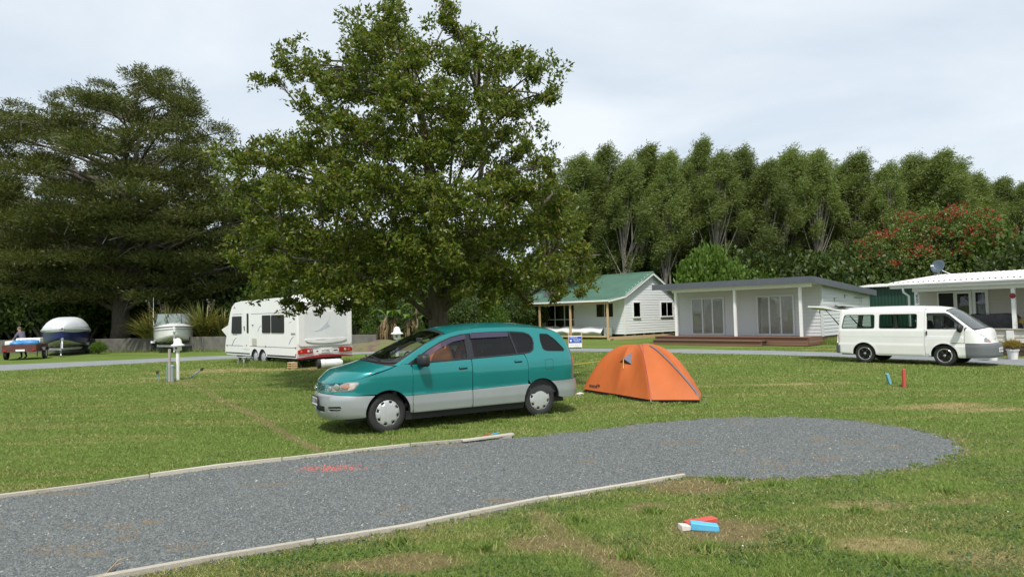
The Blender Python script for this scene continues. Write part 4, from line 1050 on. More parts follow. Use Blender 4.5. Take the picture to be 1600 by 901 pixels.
cpart(obj('badge', bd, 'chrome', car, smooth=True))
for sg in BS:
    h_ = cpart(panel('headlight', B.P, hl, 'clear_lens', car, sides=(sg,), off=.004, step=.03))
    lamp = MB()
    for (t_, z_, r_) in ((t_of_y(.42), .705, .042), (t_of_y(.56), .738, .050)):
        c_ = B.P(t_, z_, sg, -.004); n_ = c_-B.P(t_, z_, sg, .02); n_ = Vector(n_).normalized()
        lamp.lathe([(r_, 0), (r_*.9, .003), (r_*.5, .001), (0, .004)], 20, tuple(c_), Vector((0, 0, 1)).rotation_difference(n_).to_matrix())
    obj('reflector', lamp, 'alloy', h_, smooth=True)
    ind = rounded([(t_of_y(.70), .685), (.33, .695), (.375, .715), (.43, .795), (.24, .802), (t_of_y(.72), .79)], .02)
    panel('indicator_lamp', B.P, ind, pbr('indicator_glass', (.60, .52, .48), .2, metal=.2, var=.2, vscale=20, coat=.7), h_, sides=(sg,), off=-.003, step=.03)
    ind2 = [(.235+.075*math.cos(a_), .748+.027*math.sin(a_)) for a_ in np.linspace(0, 2*math.pi, 15)[:-1]]
    panel('indicator_bulb', B.P, ind2, pbr('bulb_orange', (.48, .22, .14), .25, var=.2, coat=.6), h_, sides=(sg,), off=-.006, step=.03)
# hood, windscreen, roof, tailgate
hq = 4.0
cpart(panel('bonnet', B.Q, [(.02, -.985), (.6, -.99), (2, -.992), (3.9, -.985), (3.94, -.90), (4.06, -.5), (4.1, 0), (4.06, .5), (3.94, .90), (3.9, .985), (2, .992), (.6, .99), (.02, .985), (-.0, .6), (-.0, 0), (-.0, -.6)], 'teal', car, step=.09, rim=.02))
cpart(panel('scuttle', B.Q, [(3.8, -.98), (4.5, -.98), (4.5, .98), (3.8, .98)], 'black', car, step=.09, off=.022, rim=0))
wsq = rounded([(4.28, -.955), (7.28, -.945), (7.42, -.85), (7.5, 0), (7.42, .85), (7.28, .945), (4.28, .955), (4.18, .8), (4.16, 0), (4.18, -.8)], [.04, .08, 0, 0, 0, .08, .04, 0, 0, 0])
wsin = rounded([(4.42, -.90), (7.12, -.895), (7.25, -.8), (7.30, 0), (7.25, .8), (7.12, .895), (4.42, .90), (4.36, .7), (4.34, 0), (4.36, -.7)], [.04, .08, 0, 0, 0, .08, .04, 0, 0, 0])
cpart(panel('windscreen_frame', B.Q, wsq, 'black', car, [wsin], step=.09, off=.004, rim=.01))
cpart(panel('windscreen', B.Q, wsq, 'glass_clear', car, step=.12, off=.008, rim=0))
cpart(panel('roof', B.Q, [(7.32, -.955), (7.35, -1), (8, -1), (12.4, -1), (12.5, -.9), (12.7, 0), (12.5, .9), (12.4, 1), (8, 1), (7.35, 1), (7.32, .955), (7.44, .85), (7.52, 0), (7.44, -.85)], 'teal', car, step=.10, rim=.02))
cpart(panel('a_pillar', B.Q, [(4.0, .962), (7.3, .955), (7.34, 1.0), (4.0, 1.0)], 'teal', car, step=.12, sides=(1,), rim=.01))
cpart(panel('a_pillar', B.Q, [(4.0, -.962), (7.3, -.955), (7.34, -1.0), (4.0, -1.0)], 'teal', car, step=.12, sides=(1,), rim=.01))
rgl = rounded([(12.75, -.86), (14.9, -.90), (15.0, 0), (14.9, .90), (12.75, .86), (12.9, 0)], [.1, .1, 0, .1, .1, 0])
cpart(panel('tailgate', B.Q, [(12.42, -1), (16, -1), (16, 1), (12.42, 1), (12.52, .9), (12.72, 0), (12.52, -.9)], 'teal', car, [rgl], step=.10, rim=.015))
cpart(panel('rear_window', B.Q, rgl, 'glass_tint', car, step=.12, off=.006, rim=0))
# sides
dlo_top = [(1.43, 1.165), (1.62, 1.268), (1.82, 1.365), (2.02, 1.435), (2.22, 1.473), (2.42, 1.488), (2.8, 1.497), (3.2, 1.492), (3.42, 1.472), (3.53, 1.43), (3.58, 1.36), (3.585, 1.27), (3.55, 1.16), (3.47, 1.108), (3.38, 1.098)]
belt = lambda x: 1.036+.030*(x-1.3)
dlo = [(1.215, 1.032)] + dlo_top + [(3.3, belt(3.3)), (2.33, belt(2.33)), (1.3, belt(1.3))]
dwin = rounded([(3.735, 1.435), (3.90, 1.425), (4.03, 1.33), (4.20, 1.135), (4.16, 1.105), (3.80, 1.125), (3.735, 1.16), (3.715, 1.30)], [.03, .03, .05, .03, .02, .03, .03, .03])
tail_line = [(tr, .632), (tr, .985), (4.52, .985)]
side = [(1.135, 1.052)] + edge_poly(4.2, 16, 90) + [(4.60, .985), (tr, .985), (tr, .63), (4.5, .622), (4.1, .612)] + archr(ang(.608), 180-ang(.60)-22) + [(3.392, .66), (3.392, .93), (3.375, 1.02), (3.338, 1.092)] + dlo_top[::-1][0:] + [(1.215, 1.034)]
side = [(1.135, 1.052)] + edge_poly(4.2, 16, 90) + [(4.60, .985), (tr, .985), (tr, .63), (4.5, .622), (4.1, .612)] + archr(ang(.612), 128) + [(3.394, .66), (3.394, .93), (3.378, 1.02), (3.345, 1.094)] + dlo_top[::-1] + [(1.222, 1.045)]
cpart(panel('body_side', B.P, side, 'teal', car, [dwin], sides=BS, seam=[tr], rim=.018, step=.05))
for sg in BS:
    fd = cpart(panel('front_door', B.P, rounded([(1.296, spl(1.3)+.003), (2.322, spl(2.3)+.003), (2.322, belt(2.32)-.006), (1.296, belt(1.3)-.006)], .015), 'teal', car, sides=(sg,), step=.05, rim=.016))
    panel('door_cladding', B.P, rounded([(1.296, .285), (2.322, .285), (2.322, spl(2.3)-.002), (1.296, spl(1.3)-.002)], .012), 'silver', fd, sides=(sg,), step=.05, rim=.016, off=-.004)
    rd_ = cpart(panel('rear_door', B.P, [(2.334, spl(2.3)+.003), (3.386, .592), (3.386, .93), (3.368, 1.02), (3.334, 1.088), (3.3, belt(3.3)-.006), (2.334, belt(2.33)-.006)], 'teal', car, sides=(sg,), step=.05, rim=.016))
    panel('door_cladding', B.P, [(2.334, .285), (3.30, .285)] + archr(180-ang(.292), 180-ang(.578)) + [(3.386, .588), (2.334, spl(2.3)-.002)], 'silver', rd_, sides=(sg,), step=.05, rim=.016, off=-.004)
    for dpar, hx in ((fd, 2.16), (rd_, 3.20)):
        z_ = .935 if hx < 3 else .985
        rec = MB(); c = B.P(hx, z_, sg, -.001)
        panel('handle_recess', B.P, rounded([(hx-.075, z_-.032), (hx+.075, z_-.026), (hx+.075, z_+.026), (hx-.075, z_+.02)], .02), 'black', dpar, sides=(sg,), step=.03, off=-.002, rim=.004)
        panel('handle', B.P, rounded([(hx-.07, z_-.004), (hx+.078, z_+.003), (hx+.078, z_+.026), (hx-.07, z_+.017)], .008), 'teal', dpar, sides=(sg,), step=.03, off=-.022, rim=.018)
    cpart(panel('window_frame', B.P, dlo, 'black_gloss', car, [
        rounded([(1.42, 1.068), (2.265, belt(2.26)+.022), (2.265, 1.452), (2.02, 1.41), (1.82, 1.34), (1.62, 1.245), (1.46, 1.155)], [.03, .02, .03, 0, 0, 0, .02]),
        rounded([(2.385, belt(2.38)+.022), (3.19, belt(3.2)+.02), (3.115, 1.47), (2.8, 1.475), (2.385, 1.465)], [.02, .02, .03, 0, .03]),
        rounded([(3.225, belt(3.2)+.022), (3.46, 1.128), (3.53, 1.17), (3.56, 1.27), (3.555, 1.36), (3.50, 1.42), (3.41, 1.447), (3.15, 1.465)], [.02, 0, .03, .03, .03, .03, .03, .02])],
        sides=(sg,), step=.06, off=.006, rim=.01))
    cpart(panel('door_window', B.P, rounded([(1.40, 1.05), (2.28, belt(2.28)+.005), (2.28, 1.465), (2.02, 1.425), (1.82, 1.35), (1.62, 1.255), (1.45, 1.165)], .01), 'glass_clear', car, sides=(sg,), step=.08, off=.016, rim=0))
    cpart(panel('door_window', B.P, rounded([(2.37, belt(2.37)+.005), (3.20, belt(3.2)+.005), (3.13, 1.482), (2.8, 1.487), (2.37, 1.478)], .01), 'glass_tint', car, sides=(sg,), step=.08, off=.016, rim=0))
    cpart(panel('quarter_window', B.P, rounded([(3.21, belt(3.2)+.005), (3.47, 1.112), (3.545, 1.16), (3.575, 1.27), (3.57, 1.36), (3.515, 1.43), (3.41, 1.46), (3.14, 1.48)], .01), 'glass_tint', car, sides=(sg,), step=.08, off=.016, rim=0))
    cpart(panel('rear_quarter_window', B.P, dwin, 'glass_tint', car, sides=(sg,), step=.06, off=.010, rim=0))
    ring = [(a+(3.93-a)*.06, b+(1.27-b)*.06) for a, b in dwin]
    cpart(panel('window_seal', B.P, dwin, 'black', car, [ring], sides=(sg,), step=.05, off=.004, rim=.008))
    cpart(panel('rain_visor', B.P, rounded([(1.46, 1.16), (1.62, 1.255), (1.82, 1.35), (2.02, 1.42), (2.28, 1.463), (2.28, 1.395), (2.04, 1.355), (1.84, 1.28), (1.64, 1.175), (1.52, 1.09), (1.43, 1.06)], .01), 'visor', car, sides=(sg,), step=.05, off=-.022, rim=.02))
    cpart(panel('rain_visor', B.P, rounded([(2.38, 1.400), (3.10, 1.408), (3.09, 1.484), (2.8, 1.490), (2.38, 1.480)], .012), 'visor', car, sides=(sg,), step=.05, off=-.022, rim=.02))
    cpart(panel('rear_wing_cladding', B.P, [(1.215, .285), (1.288, .285), (1.288, spl(1.28)-.002), (1.15, spl(1.15)-.002)] if False else archf(ang(.555), ang(.30)) + [(1.286, .285), (1.286, spl(1.28)-.003)], 'silver', car, sides=(sg,), step=.05, off=-.004))
    # tail lamp at the corner
    tl_ = cpart(panel('tail_light', B.P, rounded([(4.415, .865), (4.60, .862), (4.68, .868), (4.68, 1.07), (4.56, 1.065), (4.475, 1.045)], [.02, .0, .03, .03, 0, .02]), 'red_lens', car, sides=(sg,), step=.03, off=-.006))
    panel('turn_lamp', B.P, rounded([(4.43, .90), (4.545, .90), (4.545, 1.0), (4.462, .998)], .012), 'orange_lens', tl_, sides=(sg,), step=.03, off=-.010)
    fl = rounded([(3.735, .815), (3.90, .815), (3.90, .985), (3.735, .985)], .025); fi = [(a+(3.8175-a)*.07, b+(.9-b)*.07) for a, b in fl]
    cpart(panel('filler_flap_gap', B.P, fl, 'black', car, [fi], sides=(sg,), step=.04, off=-.0012, rim=0)) if sg == -1 else None
    # arch liners and sills
    for hx in (HF, HR):
        lm = MB(); pts = archf(0, 180) if hx == HF else archr(0, 180)
        vs = [(a, sg*(CW-.03), b) for a, b in pts]+[(a, sg*(CW-.36), b) for a, b in pts]; n_ = len(pts)
        lm.add(vs, [(i, i+1, n_+i+1, n_+i) for i in range(n_-1)] + [tuple(range(n_, 2*n_))]); cpart(obj('wheel_arch', lm, 'black', car))
    cpart(panel('side_sill', B.P, [(1.20, .175), (3.34, .175), (3.34, .30), (1.20, .30)], 'black', car, sides=(sg,), step=.08, off=.045, rim=.03))
    # mirror
    mr_ = MB(); c = Vector(B.P(1.47, 1.085, sg, -.02)); 
    blob_mb(mr_, (0, 0, 0), (.095, .145, .098), 18)
    for k, v in enumerate(mr_.v):                    # squared-off shell
        q_ = [v[0]/.095, v[1]/.145, v[2]/.098]; nl = (sum(abs(a_)**4 for a_ in q_))**.25 or 1; l2 = math.sqrt(sum(a_*a_ for a_ in q_)) or 1; mr_.v[k] = tuple(a_*l2/nl for a_ in v)
    for k, v in enumerate(mr_.v):                       # flat glass side faces back
        x_, y_, z_ = v; x_ = min(x_, .045); s1 = .92+.25*(y_*sg > 0)*0; mr_.v[k] = (c.x+x_-.02, c.y+y_*s1+sg*.11, c.z+z_*(1.0)+.01)
    mi = cpart(obj('door_mirror', mr_, 'black', car, smooth=True, angle=45))
    ft = MB(); ft.bar((c.x-.05, c.y-sg*.03, c.z-.035), (c.x-.02, c.y+sg*.06, c.z-.03), .10, .045); obj('mirror_foot', ft, 'black', mi, bevel=.012)
    g_ = MB(); g_.box((c.x+.027, c.y+sg*.11, c.z+.01), (.004, .19, .125)); obj('mirror_glass', g_, 'chrome', mi, bevel=.02)
# rear bumper, tail panel
rb = archr(ang(.605)-0, ang(.33)) + [(4.12, .30), (4.5, .315), (tr, .315), (tr, .622), (4.5, .615), (4.1, .602)]
cpart(panel('rear_bumper', B.P, rb, 'silver', car, sides=BS, seam=[tr], off=-.012, rim=.03))
rtx = Matrix.Translation((CL-.02, 0, .80)) @ Matrix.Rotation(R(90), 4, 'Z') @ Matrix.Rotation(R(90), 4, 'X')
cpart(plate(car, rtx, 'DL5836'))
# front plate
ftx = Matrix.Translation((-.018, 0, .50)) @ Matrix.Rotation(R(-90), 4, 'Z') @ Matrix.Rotation(R(90), 4, 'X')
cpart(plate(car, ftx, 'DL5836'))
# underbody and cabin floor
ub = MB(); ub.box((2.28, 0, .26), (3.9, 1.28, .10)); ub.box((.45, 0, .45), (.55, 1.1, .3)); ub.box((4.2, 0, .42), (.5, 1.2, .2)); cpart(obj('underbody', ub, 'black', car))
bl = MB(); bl.box((1.03, 0, .62), (.06, 1.5, .70)); cpart(obj('bulkhead', bl, 'interior', car)); bl = MB(); bl.box((HR+.45, 0, .60), (.7, 1.45, .12)); cpart(obj('boot_floor', bl, 'interior', car))
ds_ = MB(); ds_.box((1.28, 0, .90), (.50, 1.42, .20)); ds_.box((1.36, .36, 1.02), (.25, .40, .08)); cpart(obj('dashboard', ds_, 'interior', car, bevel=.04, seg=3))
pp_ = MB(); pp_.box((1.16, -.36, 1.008), (.16, .24, .012), .3); cpart(obj('paper', pp_, 'sign_white', car))
fl_ = MB(); fl_.box((2.7, 0, .40), (3.0, 1.45, .06)); cpart(obj('cabin_floor', fl_, 'interior', car))
for sg in BS:                             # inner door trims, so the far side is not open
    it = cpart(panel('door_trim', B.P, [(1.25, .40), (4.3, .40), (4.3, 1.02), (3.3, 1.06), (1.25, 1.0)], 'interior', car, sides=(sg,), step=.1, off=.07, rim=0))
cpart(panel('roof_lining', B.Q, [(7.6, -.93), (12.3, -.93), (12.3, .93), (7.6, .93)], 'seat_cloth', car, step=.14, off=.045, rim=0))
csr = bpy.data.objects.new('cabin', None)
for sg in BS: car_seat(car, 2.02, sg*.36, .48)
sw = MB(); sw.tube([(1.62+.05*math.sin(a), .36+.185*math.cos(a), 1.0+.17*math.sin(a)) for a in np.linspace(0, 2*math.pi, 25)], .013, 6, cap=False); obj('steering_wheel', sw, 'black', car, smooth=True)
b_ = MB(); b_.box((2.95, 0, .55), (.5, 1.2, .16)); obj('rear_seat', b_, 'seat_cloth', car, bevel=.05)
b_ = MB(); b_.bar((3.18, 0, .6), (3.36, 0, 1.18), 1.2, .14, up=(1, 0, 0)); obj('rear_seat_back', b_, 'seat_cloth', car, bevel=.05)
for o_ in [k for k in car.children if k.name.split('.')[0] in ('seat', 'seat_back', 'headrest', 'steering_wheel', 'rear_seat', 'rear_seat_back')]: o_.location = (OX, OY, 0)
vm = MB(); vm.box((1.74, -.0, 1.385), (.03, .24, .07)); cpart(obj('rear_view_mirror', vm, 'grey_plastic', car, bevel=.012))
for k, (y0, y1) in enumerate(((-.62, -.02), (-.05, .55))):
    wp = MB(); a_, b2 = Vector(B.Q(4.22, y0, 1, -.012)), Vector(B.Q(4.42, y1, 1, -.02)); wp.bar(a_, b2, .02, .014); cpart(obj('wiper', wp, 'black', car))
for x, sg, stc in ((HF, -1, R(5)), (HF, 1, R(5)), (HR, -1, 0), (HR, 1, 0)):
    wv = car_wheel(car, x+OX, sg*(CW-.075-.095)+OY, .308, .195, sg, 'hubcap', stc, rimr=.198)
# orange bundles and a blue bag heaped on the seats
def heap(name, label, cat, c, s_, mat, seed):
    m_ = MB(); blob_mb(m_, (0, 0, 0), s_, 14, .12, seed); o_ = obj(name, m_, mat, smooth=True, subsurf=1)
    o_.location = car.matrix_world @ Vector(c) if False else Matrix.Rotation(R(29.4), 3, 'Z') @ Vector((c[0]+OX, c[1]+OY, c[2])) + car.location
    o_.rotation_euler = (0, 0, R(29.4)); return tag(o_, label, cat)
heap('sleeping_bag', 'orange bedding heaped on the front passenger seat of the minivan', 'bedding', (1.98, -.34, 1.00), (.24, .22, .38), 'orange_cloth', 3)
heap('sleeping_bag', 'large orange bundle behind the front seats of the minivan', 'bedding', (2.52, -.30, .95), (.26, .34, .40), 'orange_cloth', 5)
# ------------------------------------------------------------------ white van with its tailgate up
VL, VW = 4.30, .81; VF, VR = 1.17, 3.39; VA, VZ = .345, .31
ds_van = lambda x, z: np.interp(z, [0, .22, .32, .58, .62, .84, .86, 1.02, 1.08, 1.62, 1.75, 1.9], [.09, .05, .012, 0, .006, .006, .012, .015, .03, .115, .165, .26])
df_van = lambda z: np.interp(z, [.2, .26, .36, .52, .62, .655, .68, .78, .92, 1.05, 1.3, 1.8], [.06, .02, .0, .0, .015, .04, .085, .115, .18, .30, .6, 1.2])
dr_van = lambda z: np.interp(z, [.2, .3, .5, .60, .62, .9, 1.1, 1.4, 1.65, 1.8], [.06, .01, 0, 0, .06, .06, .08, .16, .24, .34])
V_ = Body(VL, VW, .62, .22, 2.5, 3.4, ds_van, df_van, dr_van)
vt0, vt1 = V_.t0, V_.t1
def tvy(y): return float(np.interp(y, V_.y[:160], V_.t[:160]))
vA = tvy(.46)
vedge = [(vA, .79), (tvy(.66), .87), (.36, .99), (.50, 1.055), (.72, 1.26), (.92, 1.44), (1.06, 1.555), (1.22, 1.635), (1.5, 1.675), (2.2, 1.70), (3.2, 1.70), (3.9, 1.685), (4.08, 1.66), (4.17, 1.61), (4.22, 1.4)]
V_.set_lid(vedge, [(0, 0), (1, .03), (3, .05), (5, .05), (7, .07), (9, .085), (11, .08), (13, .06), (14, .02)], [(0, 1), (2, .75), (3, .62), (5, .52), (7, .3), (8, .1), (9, 0), (14, 0)], [(0, 0), (11, 0), (13, .8), (14, 1)])
V_.smooth_lid(3)
vbp = lambda q0, q1, n=40: (lambda q: list(zip(V_.bt(q), V_.bz(q))))(np.linspace(q0, q1, n))
vrear, vfront = Vector((*at(1361, 567), 0)), Vector((*at(1477, 571.5), 0))
vdir = (vrear-vfront).normalized(); vang = math.atan2(vdir.y, vdir.x)
van = thing('van', 'white van parked on the road edge with its tailgate lifted', 'van', vfront, vang)
VOX, VOY = -VF, -(VW-.06)
def vp(o):
    for k in (o if isinstance(o, list) else [o]): k.location = (VOX, VOY, 0)
    return o
va = lambda c, a0, a1: arc(c, VZ, VA, a0, a1)
vang_ = lambda z: math.degrees(math.asin((z-VZ)/VA))
vp(panel('front_bumper', V_.P, [(vt0, .26), (vt0+.6, .255), (.45, .25), (.62, .25), (.62, .665), (vt0+.6, .665), (vt0, .668)], 'grey_plastic', van, sides=BS, seam=[vt0], rim=.03, step=.05, off=-.012))
vhl = rounded([(tvy(.36), .685), (.05, .69), (.14, .70), (.12, .81), (-.02, .835), (tvy(.52), .80), (tvy(.40), .755)], .015)
vnose = [(vt0, .672), (.64, .672), (.64, 1.0)] + [(.60, 1.09)] + vbp(3.3, 0, 30) + [(tvy(y), .79) for y in np.linspace(.46, 0, 8)][1:]
vp(panel('nose_panel', V_.P, vnose, 'van_white', van, [vhl], sides=BS, seam=[vt0], rim=.018, step=.05))
vp(panel('bonnet', V_.Q, [(0, -.6), (0, .6), (.02, .985), (2.6, .985), (2.75, .8), (2.85, 0), (2.75, -.8), (2.6, -.985), (.02, -.985)], 'van_white', van, step=.09))
vp(panel('scuttle', V_.Q, [(2.5, -.98), (3.4, -.98), (3.4, .98), (2.5, .98)], 'black', van, step=.09, off=.018, rim=0))
wsv = rounded([(3.05, -.94), (6.45, -.93), (6.62, -.8), (6.7, 0), (6.62, .8), (6.45, .93), (3.05, .94), (2.95, .8), (2.92, 0), (2.95, -.8)], [.05, .08, 0, 0, 0, .08, .05, 0, 0, 0])
wsv_i = [(4.8+(a-4.8)*.965, b*.965) for a, b in wsv]
vp(panel('windscreen_frame', V_.Q, wsv, 'black', van, [wsv_i], step=.09, off=.004)); vp(panel('windscreen', V_.Q, wsv, 'van_screen', van, step=.12, off=.007, rim=0))
vp(panel('roof', V_.Q, [(6.5, -.955), (6.55, -1), (13.2, -1), (13.3, 0), (13.2, 1), (6.55, 1), (6.5, .955), (6.68, .8), (6.76, 0), (6.68, -.8)], 'van_white', van, step=.12))
for s_ in BS: vp(panel('a_pillar', V_.Q, [(2.5, s_*.955), (6.5, s_*.94), (6.54, s_*1.0), (2.5, s_*1.0)], 'van_white', van, step=.1, rim=.01))
vw3 = rounded([(3.06, 1.085), (4.08, 1.085), (3.99, 1.53), (3.06, 1.53)], .07); vw2 = rounded([(1.86, 1.085), (2.93, 1.085), (2.93, 1.535), (1.86, 1.535)], .06)
vdw = [(.78, 1.07), (1.60, 1.07), (1.60, 1.55), (1.13, 1.545), (1.02, 1.50), (.66, 1.16), (.66, 1.10)]
vside = [(1.665, .26)] + [(VR-.39, .26)] + va(VR, 180-vang_(.28), vang_(.28))[0:] + [(4.2, .30), (vt1-.55, .32), (vt1-.55, 1.66)] + [(4.17, 1.62)] + vbp(12.5, 7.0, 40) + [(1.665, 1.62)]
vp(panel('body_side', V_.P, [(1.665, .26), (VR-.42, .26)] + va(VR, 180-vang_(.29), vang_(.29)) + [(3.80, .29), (4.26, .30), (4.34, .32), (4.34, 1.0), (4.30, 1.5), (4.20, 1.60)] + vbp(12.6, 8.2, 40) + [(1.665, 1.64)], 'van_white', van, [vw3, vw2], sides=BS, step=.06, rim=.02))
for sg in BS:
    dr_ = vp(panel('front_door', V_.P, [(.66, .68), (.66, 1.02), (.70, 1.055), (1.655, 1.055), (1.655, .36)] + va(VF, vang_(.37), vang_(.64))[0:] + [(VF-.02, .672)] if False else [(.65, .68), (VF-.0, .672)] + va(VF, 80, vang_(.37)) + [(1.60, .33), (1.655, .36), (1.655, 1.055), (.80, 1.055), (.65, 1.09)], 'van_white', van, sides=(sg,), step=.06, rim=.016))
    vp(panel('front_wing', V_.P, [(.63, .25), (VF-.36, .25)] + va(VF, 180-vang_(.28), 84) + [(.65, .667), (.63, .667)], 'van_white', van, sides=(sg,), step=.05))
    vp(panel('sill', V_.P, va(VF, vang_(.36), vang_(.28)) + [(1.655, .25), (1.655, .345), (1.60, .32)], 'van_white', van, sides=(sg,), step=.05))
    vp(panel('door_frame', V_.P, [(.64, 1.095), (.80, 1.06), (1.66, 1.06), (1.66, 1.64)] + vbp(8.1, 3.4, 40), 'van_white', van, [vdw], sides=(sg,), step=.06, off=.002))
    vdi = [(1.13+(a-1.13)*.95, 1.3+(b-1.3)*.93) for a, b in vdw]
    vp(panel('window_seal', V_.P, vdw, 'black', van, [vdi], sides=(sg,), off=.008, step=.05))
    vp(panel('door_window', V_.P, vdw, 'glass_clear', van, sides=(sg,), off=.014, step=.1, rim=0))
    vp(panel('rain_visor', V_.P, [(.70, 1.185), (1.02, 1.49), (1.13, 1.535), (1.60, 1.54), (1.60, 1.475), (1.14, 1.47), (1.05, 1.43), (.76, 1.16)], 'black', van, sides=(sg,), off=-.015, step=.06))
    for wq in (vw3, vw2):
        cx_ = sum(p[0] for p in wq)/len(wq)
        vp(panel('window_seal', V_.P, wq, 'black', van, [[(cx_+(a-cx_)*.955, 1.31+(b-1.31)*.90) for a, b in wq]], sides=(sg,), off=.004, step=.05))
        vp(panel('side_window', V_.P, wq, 'glass_green', van, sides=(sg,), off=.010, step=.1, rim=0))
    h_ = vp(panel('headlight', V_.P, vhl, 'clear_lens', van, sides=(sg,), off=.003, step=.03))
    panel('indicator_lamp', V_.P, rounded([(tvy(.37), .69), (tvy(.46), .69), (tvy(.48), .775), (tvy(.42), .755)], .01), 'orange_lens', h_, sides=(sg,), off=-.002, step=.03)
    vp(panel('tail_light', V_.P, rounded([(4.16, .62), (4.40, .62), (4.40, .90), (4.16, .90)], .02), 'red_lens', van, sides=(sg,), off=-.006, step=.04))
    vp(panel('waist_shade_line', V_.P, [(.70, .835), (4.12, .835), (4.12, .846), (.70, .846)], 'alu_white', van, sides=(sg,), off=-.0015, step=.2, rim=0))  # flat grey strip painting the shade line of the body crease
    hq_ = MB(); c = Vector(V_.P(1.60, .96, sg, -.015)); hq_.box(c, (.035, .03, .12)); obj('door_handle', hq_, 'black', dr_, bevel=.008)
    mm_ = MB(); c = Vector(V_.P(.74, 1.10, sg, -.02)); blob_mb(mm_, (0, 0, 0), (.085, .11, .125), 12)
    for k, v in enumerate(mm_.v): mm_.v[k] = (c.x+min(v[0], .05)-.02, c.y+v[1]+sg*.12, c.z+v[2])
    mi = vp(obj('door_mirror', mm_, 'black', van, smooth=True, angle=45)); g_ = MB(); g_.box((c.x+.033, c.y+sg*.12, c.z), (.004, .17, .19)); obj('mirror_glass', g_, 'chrome', mi, bevel=.02)
    for hx in (VF, VR):
        pts = va(hx, 0, 180); lm = MB(); vs = [(a, sg*(VW-.03), b) for a, b in pts]+[(a, sg*(VW-.32), b) for a, b in pts]; n_ = len(pts)
        lm.add(vs, [(i, i+1, n_+i+1, n_+i) for i in range(n_-1)]+[tuple(range(n_, 2*n_))]); vp(obj('wheel_arch', lm, 'black', van))
    flr = vp(panel('flare', V_.P, arc(VR, VZ, VA+.05, -5, 185, 20)[::-1] + arc(VR, VZ, VA+.003, -5, 185, 20), 'van_white', van, sides=(sg,), off=-.006, step=.05))
    flr = vp(panel('flare', V_.P, arc(VF, VZ, VA+.05, -5, 185, 20)[::-1] + arc(VF, VZ, VA+.003, -5, 185, 20), 'van_white', van, sides=(sg,), off=-.006, step=.05))
vp(panel('rear_bumper', V_.P, [(4.12, .30), (4.30, .30), (vt1, .30), (vt1, .56), (4.30, .56), (4.12, .56)], 'grey_plastic', van, sides=BS, off=-.04, seam=[vt1], rim=.04))
q = MB(); q.box((VL-.10, 0, .60), (.1, 1.4, .1)); q.box((2.55, 0, .55), (3.3, 1.46, .06)); vp(obj('cargo_floor', q, 'interior', van))
q = MB(); q.box((2.4, 0, .34), (3.6, 1.0, .20)); q.box((.75, 0, .42), (.9, 1.3, .25)); vp(obj('underbody', q, 'black', van))
q = MB(); q.bar((VL-.2, -.70, 1.64), (VL-.2, .70, 1.64), .08, .10); q.bar((VL-.10, .76, .62), (VL-.22, .68, 1.64), .06, .05, up=(0, 1, 0)); q.bar((VL-.10, -.76, .62), (VL-.22, -.68, 1.64), .06, .05, up=(0, 1, 0)); vp(obj('tailgate_opening', q, 'van_white', van))
# tailgate, hinged up
hx0, hz0 = VL-.17, 1.66
tg = bpy.data.objects.new('x', None); bpy.data.objects.remove(tg)
q = MB(); ud = Vector((1.0, 0, .13)).normalized(); un = Vector((-ud.z, 0, ud.x))
def tgp(a, y, h): p = Vector((hx0, 0, hz0))+ud*a+un*h; return (p.x, y, p.z)
outl = [(0, -.68), (0, .68), (.55, .75), (1.06, .74), (1.12, .60), (1.12, -.60), (1.06, -.74), (.55, -.75)]
inn = [(.10, -.56), (.10, .56), (.46, .62), (.46, -.62)]
k = len(outl); vs = [tgp(a, y, .03+.05*math.sin(a*2.6)) for a, y in outl]+[tgp(a, y, -.02+.05*math.sin(a*2.6)) for a, y in outl]
q.add(vs, [tuple(range(k)), tuple(range(2*k-1, k-1, -1))]+[(i, i+k, (i+1) % k+k, (i+1) % k) for i in range(k)])
tgo = vp(obj('tailgate', q, 'van_white', van, bevel=.015))
q = MB(); q.add([tgp(a, y, .03) for a, y in [(.5, -.6), (.5, .6), (1.05, .62), (1.05, -.62)]]+[tgp(a, y, -.055) for a, y in [(.55, -.5), (.55, .5), (1.0, .5), (1.0, -.5)]], [(0, 1, 5, 4), (1, 2, 6, 5), (2, 3, 7, 6), (3, 0, 4, 7), (7, 6, 5, 4)]); obj('tailgate_lining', q, 'cream', tgo)
q = MB(); q.add([tgp(a, y, .105) for a, y in [(.10, -.55), (.10, .55), (.48, .6), (.48, -.6)]], [(0, 1, 2, 3)]); obj('tailgate_glass', q, 'glass_tint', tgo, thick=.006)
q = MB(); q.bar(tgp(.44, .1, .13), tgp(.2, .45, .14), .02, .02); obj('wiper', q, 'black', tgo)
for sg in BS:
    q = MB(); q.tube([(VL-.20, sg*.70, 1.12), tgp(.48, sg*.68, -.01)], .012, 8); q.tube([(VL-.20, sg*.70, 1.12), Vector((VL-.20, sg*.70, 1.12)).lerp(Vector(tgp(.48, sg*.68, -.01)), .5)], .02, 8); obj('gas_strut', q, 'black', tgo)
q = MB(); q.bar(tgp(.94, .0, -.06), tgp(1.04, 0, -.06), .05, .03); q.bar(tgp(.98, 0, -.06), tgp(.98, 0, -.22), .02, .02); obj('latch', q, 'black', tgo)
for k in vp([c_ for c_ in tgo.children]): k.location = (0, 0, 0)
q = MB(); q.box((1.05, 0, .92), (.40, 1.35, .22)); vp(obj('dashboard', q, 'interior', van, bevel=.04))
for sg in BS:
    ch0 = set(van.children); car_seat(van, 1.55, sg*.38, .62, hgt=.58)
    for o_ in set(van.children)-ch0: o_.location = (VOX, VOY, 0)
